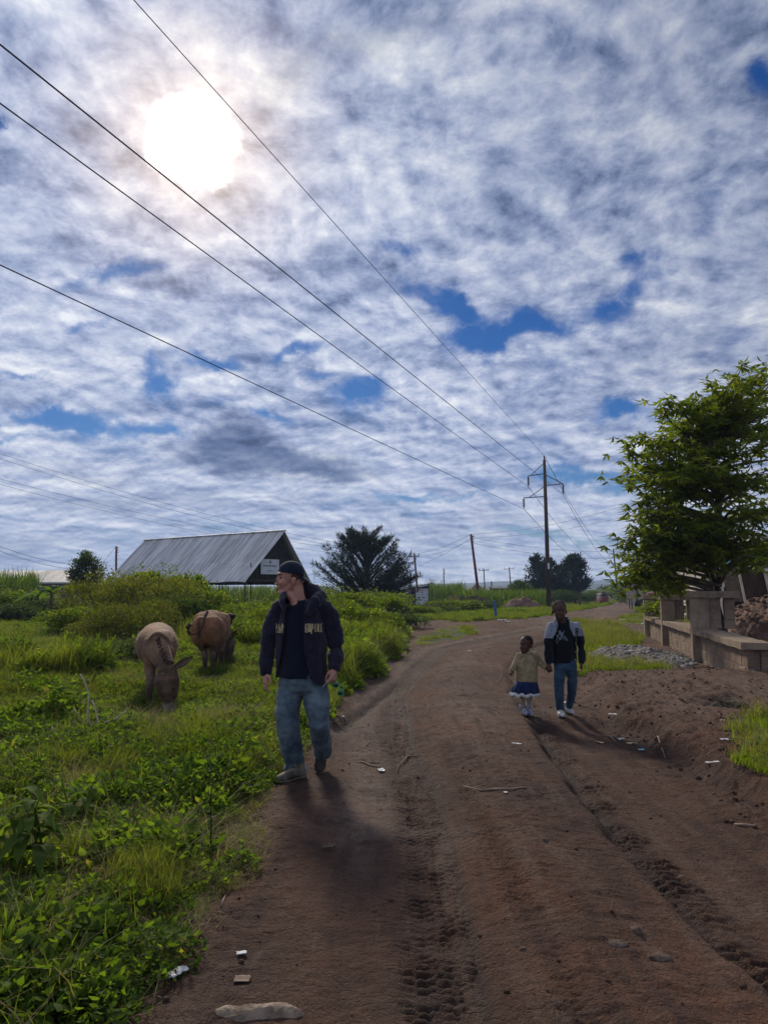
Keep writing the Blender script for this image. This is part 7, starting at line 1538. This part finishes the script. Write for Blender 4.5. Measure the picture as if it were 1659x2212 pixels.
# rough timber table with dark goods far right
tb_ = atd(1385, 1303, 62); o = empty('market_table', (tb_.x, 62, 0), 'rough low wooden table with dark goods on the far right verge', 'table')
mb = MB(); mb.box((-.1, 0, .82), (1.9, .8, .06)); tch(mb, 'tabletop', M_conc)
for (x, y) in ((-.9, -.3), (.7, -.3), (-.9, .3), (.7, .3)): mb = MB(); mb.tube([(x, y, -.1), (x, y, .8)], .04, 6); tch(mb, 'leg', M_timber)
mb = MB(); mb.ell((.1, -.2, .32), (.8, .45, .36)); me = fuse(mb, .04, 1); wrinkle(me, .12, 3.5); o2 = mesh_obj('goods_pile', me, label='heap of dark goods under the low wooden table', cat='pile', mat=M_dark); o2.location = (tb_.x, 61.7, 0)
# pale bundle on the far end of the stalls
cb = atd(1412, 1284, 24.6); mb = MB(); mb.ell((0, 0, .05), (.22, .16, .07)); me = fuse(mb, .02, 1); wrinkle(me, .03, 9); o2 = mesh_obj('cloth_bundle', me, label='faded pink cloth bundle lying on the farthest cap slab of the stalls', cat='bundle', mat=cloth_mat('faded pink cloth', (.42, .20, .19))); o2.location = (cb.x, cb.y, 1.36)

# ------------------------------------------------------------------ plants close to the camera
M_bigleaf = leaf_mat('large leaf', (.060, .100, .020), (.125, .175, .040), (.30, .22, .05), trans=.5, rough=.75)
def bigplant(px, py, h, n, label, seed, L=.20):
    g = np.random.RandomState(seed); b = ground_pt(px, py); o = empty('broadleaf_weed', b, label, 'plant', 'broad-leaved weeds at the left edge'); mb = MB(); st = MB()
    for s in range(3):
        a0 = g.uniform(0, 6.28); tp = Vector((.14 * math.cos(a0), .14 * math.sin(a0), h * g.uniform(.75, 1.05))); st.tube([(0, 0, -.03), tp * .5, tp], [.007, .006, .003], 6)
        for i in range(n):
            t = .35 + .65 * i / n; a = i * 2.4 + a0; base = tp * t; l = L * g.uniform(.7, 1.1) * (1.15 - .5 * t); d = Vector((math.cos(a), math.sin(a), .45)); s_ = Vector((-math.sin(a), math.cos(a), 0)); P = []; m = 7
            for k in range(m + 1): u = k / m; P.append(base + Vector((d.x, d.y, 0)) * l * u + Vector((0, 0, l * (.55 * u - .95 * u * u))))
            for k in range(m):
                w = l * .20 * math.sin(math.pi * (k + .02) / m) ** .8; w2 = l * .20 * math.sin(math.pi * (k + 1) / m - .0001) ** .8
                mb.add([P[k] - s_ * w + Vector((0, 0, w * .35)), P[k], P[k + 1], P[k + 1] - s_ * w2 + Vector((0, 0, w2 * .35)), P[k] + s_ * w + Vector((0, 0, w * .35)), P[k + 1] + s_ * w2 + Vector((0, 0, w2 * .35))], [(0, 1, 2, 3), (1, 4, 5, 2)])
    c = bpy.data.objects.new('leaves', mb.mesh('leaves', M_bigleaf, True)); link(c, o); c = bpy.data.objects.new('stem', st.mesh('stem', M_bush, True)); link(c, o); return o
bigplant(105, 1900, .52, 9, 'tall broad-leaved weed in the lower left corner, the biggest of them', 2, .24)
bigplant(20, 1905, .50, 8, 'broad-leaved weed cut by the left picture edge', 3, .23)
bigplant(160, 1790, .34, 7, 'smaller broad-leaved weed just behind the biggest one', 4, .17)
M_stalk = pbr('bleached stalk', (.42, .36, .27), .8, .2, 20)
def stick(px, pts, r, label, name='dry_stalk', group=None, mat=None, base=None):
    b = base or ground_pt(*px); mb = MB(); mb.tube([Vector(p) + Vector((0, 0, 0)) for p in pts], [r * (1 - .5 * i / len(pts)) for i in range(len(pts))], 7, dome=False); me = mb.mesh(name, mat or M_stalk, True); o = mesh_obj(name, me, label=label, cat='stalk' if name == 'dry_stalk' else 'twig', group=group); o.location = b; return o
GS = 'bleached stalks in the weeds'
stick((187, 1600), [(0, 0, 0), (.004, 0, .25), (.0, .02, .46), (-.05, 0, .60), (-.09, 0, .66)], .011, 'tallest bleached stalk standing in the weeds left of the donkey, bent at the top', group=GS)
stick((205, 1600), [(0, 0, .05), (.02, 0, .2), (.0, 0, .30), (-.04, 0, .40)], .010, 'short bent bleached stalk right of the tallest one', group=GS)
stick((180, 1580), [(0, 0, .08), (-.05, 0, .17), (-.11, 0, .25)], .009, 'small bleached stalk leaning left at the foot of the tallest one', group=GS)
stick((225, 1595), [(0, 0, .15), (.12, 0, .20), (.22, 0, .27), (.20, 0, .36)], .009, 'bleached stalk hooked upwards right of the other stalks', group=GS)
stick((140, 1625), [(0, 0, .10), (-.10, 0, .18), (-.13, 0, .24)], .009, 'bleached curl of stalk left below the tallest one', group=GS)
stick((455, 1860), [(0, 0, 0), (.0, 0, .2), (-.01, 0, .36), (.01, 0, .48)], .006, 'thin dark upright weed stem in the trodden grass', group=None, mat=M_darkbark)

# ------------------------------------------------------------------ litter, twigs, stones
M_plastic = pbr('white plastic', (.56, .56, .55), .6, .3, 30, spec=.3); M_cardb = pbr('tan card', (.42, .31, .17), .8, .2, 20); M_straw1 = pbr('pale twig', (.20, .145, .105), .9, .3, 20); M_cyan = pbr('cyan wrapper', (.25, .55, .62), .4, .1, 10); M_brownlit = pbr('yellow brown wrapper', (.24, .17, .06), .4, .4, 30, col2=(.05, .035, .02), spec=.6)
def litter(px, py, w, l, hh_, mat, label, name='litter', crump=.5, rot=None, seed=None, group='litter along the road', cat='litter'):
    g = np.random.RandomState(seed if seed is not None else int(px * 7 + py)); b = ground_pt(px, py); n = 9; vs = []
    for j in range(n + 1):
        for i in range(n + 1):
            u, v = i / n - .5, j / n - .5; e = 1 + .22 * mnoise.noise(Vector((u * 5, v * 5, px * .1)))
            vs.append((u * w * e * .85, v * l * e * .85, .006 + hh_ * (.5 + .5 * mnoise.noise(Vector((u * 6 * crump + px, v * 6 * crump, py)))) * (1 if crump else .4)))
    mb = MB(); mb.add(vs, [(j * (n + 1) + i, j * (n + 1) + i + 1, (j + 1) * (n + 1) + i + 1, (j + 1) * (n + 1) + i) for j in range(n) for i in range(n)])
    me = mb.mesh(name, mat, True); o = mesh_obj(name, me, label=label, cat=cat, group=group); o.location = b; o.rotation_euler = (0, 0, rot if rot is not None else g.uniform(0, 6.28)); md = o.modifiers.new('s', 'SOLIDIFY'); md.thickness = .002; return o
for a in [
 (824, 1667, .065, .095, .022, M_plastic, 'white crumpled carton lying in the left wheel track', 'carton', .5, .15),
 (548, 1700, .055, .09, .05, M_paper, 'pale scrap of paper in the grass edge at the feet of the man', 'paper_scrap', .6, .4),
 (711, 1837, .085, .05, .045, M_brownlit, 'shiny brown and yellow wrapper on the dark soil in the lower middle', 'wrapper', 1.2, .2),
 (385, 2107, .05, .10, .02, M_paper, 'torn white scrap at the lower left road edge', 'paper_scrap', .8, -.6),
 (522, 2062, .05, .03, .008, M_paper, 'muddy pale slip near the bottom left of the road', 'paper_scrap', .4, .3),
 (524, 2118, .075, .055, .006, M_straw1, 'dull flat scrap pressed in the mud near the bottom left', 'paper_scrap', .3, .1),
 (1323, 1545, .11, .06, .02, M_plastic, 'bright white packet on the bare dirt right of the boy', 'packet', .4, .1),
 (1341, 1601, .10, .05, .04, M_plastic, 'crumpled white plastic beside the dark bank edge', 'plastic_scrap', 1.0, .5),
 (1364, 1609, .12, .07, .03, M_cardb, 'tan card scrap just right of the crumpled plastic at the bank', 'card_scrap', .6, .3),
 (1384, 1622, .06, .05, .02, M_cyan, 'small cyan and white wrapper below the tan card scrap', 'wrapper', .6, .2),
 (1295, 1605, .04, .12, .01, M_cardb, 'narrow tan strip left of the litter at the bank', 'card_scrap', .3, .5),
 (1116, 1608, .12, .04, .01, M_paper, 'thin white strip on the crown of the road below the girl', 'paper_scrap', .5, -.5),
 (1092, 1714, .035, .03, .01, M_paper, 'tiny pale scrap in the middle of the road', 'paper_scrap', .5, 0),
 (737, 1550, .10, .05, .02, M_paper, 'white scrap on the bare bank right of the legs of the man', 'paper_scrap', .8, .1),
 (799, 1462, .15, .05, .02, M_paper, 'white scrap on the dirt right of the papers held by the man', 'paper_scrap', .6, .2),
 (1014, 1408, .10, .08, .03, M_plastic, 'small white scrap left of the road crown in the distance', 'plastic_scrap', .7, 0),
 (868, 1392, .10, .06, .03, M_paper, 'pale scrap near the grass island on the left', 'paper_scrap', .6, 0),
 (1158, 1425, .24, .10, .02, M_cardb, 'pale flat scrap right of the girl by the skirt', 'card_scrap', .3, .1),
 (1273, 1396, .14, .08, .06, M_plastic, 'white scrap on the green turf, nearest to the jacket of the boy', 'plastic_scrap', .8, 0),
 (1288, 1392, .12, .07, .06, M_plastic, 'white scrap on the turf left of the cyan one', 'plastic_scrap', .8, .6),
 (1301, 1392, .12, .08, .06, M_cyan, 'light blue scrap on the green turf', 'plastic_scrap', .8, .3),
 (1285, 1411, .20, .07, .06, M_plastic, 'long white scrap on the turf below the others', 'plastic_scrap', .9, .2),
 (1292, 1418, .14, .06, .05, M_plastic, 'lowest white scrap on the turf', 'plastic_scrap', .9, 1.2),
 (1335, 1397, .14, .06, .04, M_plastic, 'white scrap beside the grey gravel heap', 'plastic_scrap', .8, .2),
 (1560, 1562, .05, .05, .05, M_cardb, 'pale lump of refuse below the straw hollow', 'card_scrap', .7, .2),
 (1565, 1600, .10, .05, .02, M_paper, 'white scrap on the dirt above the right grass', 'paper_scrap', .6, .1),
 (1538, 1650, .16, .04, .02, M_plastic, 'bundle of white scraps at the edge of the right grass', 'plastic_scrap', 1.2, .3),
 (1455, 1415, .22, .10, .06, M_paper, 'white scrap at the foot of the block wall', 'paper_scrap', .8, 0),
 (1467, 1422, .16, .08, .05, M_paper, 'second scrap at the foot of the block wall, right of the first', 'paper_scrap', .8, .6),
 (1540, 1443, .10, .06, .04, M_paper, 'small scrap on the dirt crest in front of the block wall', 'paper_scrap', .7, .2),
 (1084, 1342, .5, .2, .12, M_paper, 'pale stone coloured scrap right of the blue post', 'paper_scrap', .8, 0),
 (1345, 1340, .4, .2, .08, M_plastic, 'white scrap at the far right turf', 'plastic_scrap', .8, 0),
 (1394, 1349, .4, .2, .08, M_plastic, 'white scrap in front of the farthest stall pillar', 'plastic_scrap', .8, 0),
 (1095, 1345, .4, .15, .1, M_plastic, 'white scrap on the far edge of the side track', 'plastic_scrap', .8, .5)]:
    litter(*a[:9], rot=a[9])
def ground_twig(p0, pts, r, label, mat=None, name='twig', group='twigs lying on the road'):
    b = ground_pt(*p0); P = []
    for q_ in [p0] + pts: w = ground_pt(*q_); P.append(Vector((w.x, w.y, gz(w.x, w.y) + r * .8)) - b)
    mb = MB(); n = len(P); mb.tube(P, [r * (1 - .55 * abs(2 * i / (n - 1) - 1)) for i in range(n)], 7); o = mesh_obj(name, mb.mesh(name, mat or M_straw1, True), label=label, cat='twig', group=group); o.location = b
ground_twig((768, 1646), [(785, 1649), (800, 1655), (822, 1660)], .008, 'short pale twig ending at the white carton')
ground_twig((797, 1650), [(815, 1648), (835, 1642)], .007, 'thin twig just above the white carton')
ground_twig((1000, 1702), [(1040, 1708), (1070, 1706), (1100, 1707), (1130, 1703), (1165, 1706)], .009, 'long pale root lying across the middle of the road')
ground_twig((858, 1672), [(862, 1655), (880, 1640), (905, 1634), (935, 1632)], .006, 'curved root in the wheel track right of the carton')
ground_twig((1075, 1478), [(1081, 1466), (1084, 1455)], .006, 'thin pale twig sticking out of the road crown left of the girl')
ground_twig((1585, 1783), [(1605, 1786), (1625, 1788), (1632, 1786)], .014, 'pale stick on the dirt at the right edge')
ground_twig((1405, 1615), [(1420, 1602), (1435, 1590)], .010, 'pale twig leaning over the dark bank')
ground_twig((1300, 1590), [(1318, 1592), (1330, 1604)], .009, 'bent twig left of the litter at the bank')
ground_twig((478, 1960), [(482, 1948), (488, 1935)], .006, 'little white grass stalk at the left road edge')
M_stone = pbr('mud coloured stone', (.10, .066, .05), .95, .3, 20, bump=.9, col2=(.17, .125, .098), spec=.1); M_palestone = pbr('pale sandy stone', (.21, .155, .11), .95, .35, 12, bump=1, col2=(.32, .245, .175))
def stone(px, py, sx, sy, sz, label, mat=None, group='stones in the road'):
    b = ground_pt(px, py); mb = MB(); mb.ell((0, 0, 0), (1, 1, 1), n=20, m=14); me = mb.mesh('stone', mat or M_stone, True); c = coords(me); f = 1 + .28 * n3(c, 1.3, px * .1) + .08 * n3(c, 5, py * .1); setco(me, c * f[:, None] * np.array([sx, sy, sz])); o = mesh_obj('stone', me, label=label, cat='stone', group=group); o.location = (b.x, b.y, b.z - sz * .15); o.rotation_euler.z = px % 3
for a in [(1177, 1815, .025, .02, .018, 'flat stone right of the right rut'), (1990, 0, 0, 0, 0, ''), (1373, 2008, .030, .022, .016, 'oval stone in the lower right of the road'), (1332, 2040, .045, .03, .018, 'wide half buried stone near the bottom right'), (1475, 1895, .030, .024, .015, 'stone beside the wet right rut'),
          (1130, 2052, .018, .016, .016, 'small dark round stone near the bottom middle'), (1425, 2070, .05, .03, .02, 'lumpy half buried stone lowest on the right'), (1500, 1905, .025, .018, .012, 'small stone right of the wet rut'), (1680, 0, 0, 0, 0, '')]:
    if a[1]: stone(*a)
b = ground_pt(535, 2190); heap('stone_slab', (b.x + .01, b.y, b.z - .018), .20, .055, .05, M_palestone, 'long pale sandy stone slab sticking out of the mud at the bottom edge', 'stone', 14.0, n=60, lump=.5, flat=2.4)
# clods of earth: too many to count
g = np.random.RandomState(9); V = []; Q_ = []; T_ = []; off = 0
mb = MB(); mb.ell((0, 0, 0), (1, 1, 1), n=7, m=5); base = mb.mesh('c', []); bc_ = coords(base); bt = [tuple(p.vertices) for p in base.polygons]
tri = [];
for f in bt:
    for k in range(1, len(f) - 1): tri.append((f[0], f[k], f[k + 1]))
tri = np.array(tri); N_c = 9500; xs_ = g.uniform(-1.1, 6.5, N_c); ys_ = 2.3 + 15 * g.uniform(0, 1, N_c) ** 1.3
hh_, vv_, dd_2, du_ = fields(xs_, ys_); dens_ = .22 + .9 * sstep(xs_, bank_x(ys_) - .35, bank_x(ys_) + .1) + .5 * (1 - sstep(xs_, left_x(ys_), left_x(ys_) + .35)); kp = (vv_ < .3) & (g.uniform(0, 1, N_c) < dens_)
for x, y, z in zip(xs_[kp], ys_[kp], hh_[kp]):
    s = .003 + .012 * g.uniform() ** 3 * (1 + .8 * (x > bank_x(y) - .4)); f = 1 + .3 * g.normal(0, .5, len(bc_)); v = bc_ * f[:, None] * np.array([s, s * g.uniform(.7, 1.2), s * .65]) + np.array([x, y, z + s * .2]); V.append(v); T_.append(tri + off); off += len(v)
V = np.concatenate(V); me = np_mesh('earth_clods', V, tris=np.concatenate(T_), smooth=True, attrs={'veg': np.zeros(len(V)), 'damp_shade': np.zeros(len(V)), 'dust_sheen': np.full(len(V), .3)}); me.materials.append(M_ground)
mesh_obj('earth_clods', me, label='loose crumbs and clods of brown earth scattered over the road', kind='stuff')
# small weeds rooted in the block stalls and along the bank
for i, (px, py, lb) in enumerate(((1478, 1300, 'little weed growing on the ledge between two stall partitions'),)):
    b = atd(1478, 1300, 20.0); v, t = weed(60, .10, .35, .09, .04); me = np_mesh('ledge_weed', v, tris=t); me.materials.append(M_bush); o = mesh_obj('ledge_weed', me, label=lb, cat='weed'); o.location = (8.2, 19.6, .65)

# ------------------------------------------------------------------ the air: far things pale towards blue
mb = MB(); mb.box((250, 880, 41), (4200, 2000, 90)); me = mb.mesh('haze', [])
m, t = new_mat('haze air'); pv = t.n('ShaderNodeVolumePrincipled', {'Color': (.45, .62, .95, 1), 'Density': .00042, 'Anisotropy': .2}); t.n('ShaderNodeOutputMaterial', {'Volume': pv.outputs[0]}); me.materials.append(m)
haze = mesh_obj('haze', me, label='thin bluish haze over the plain', kind='stuff')
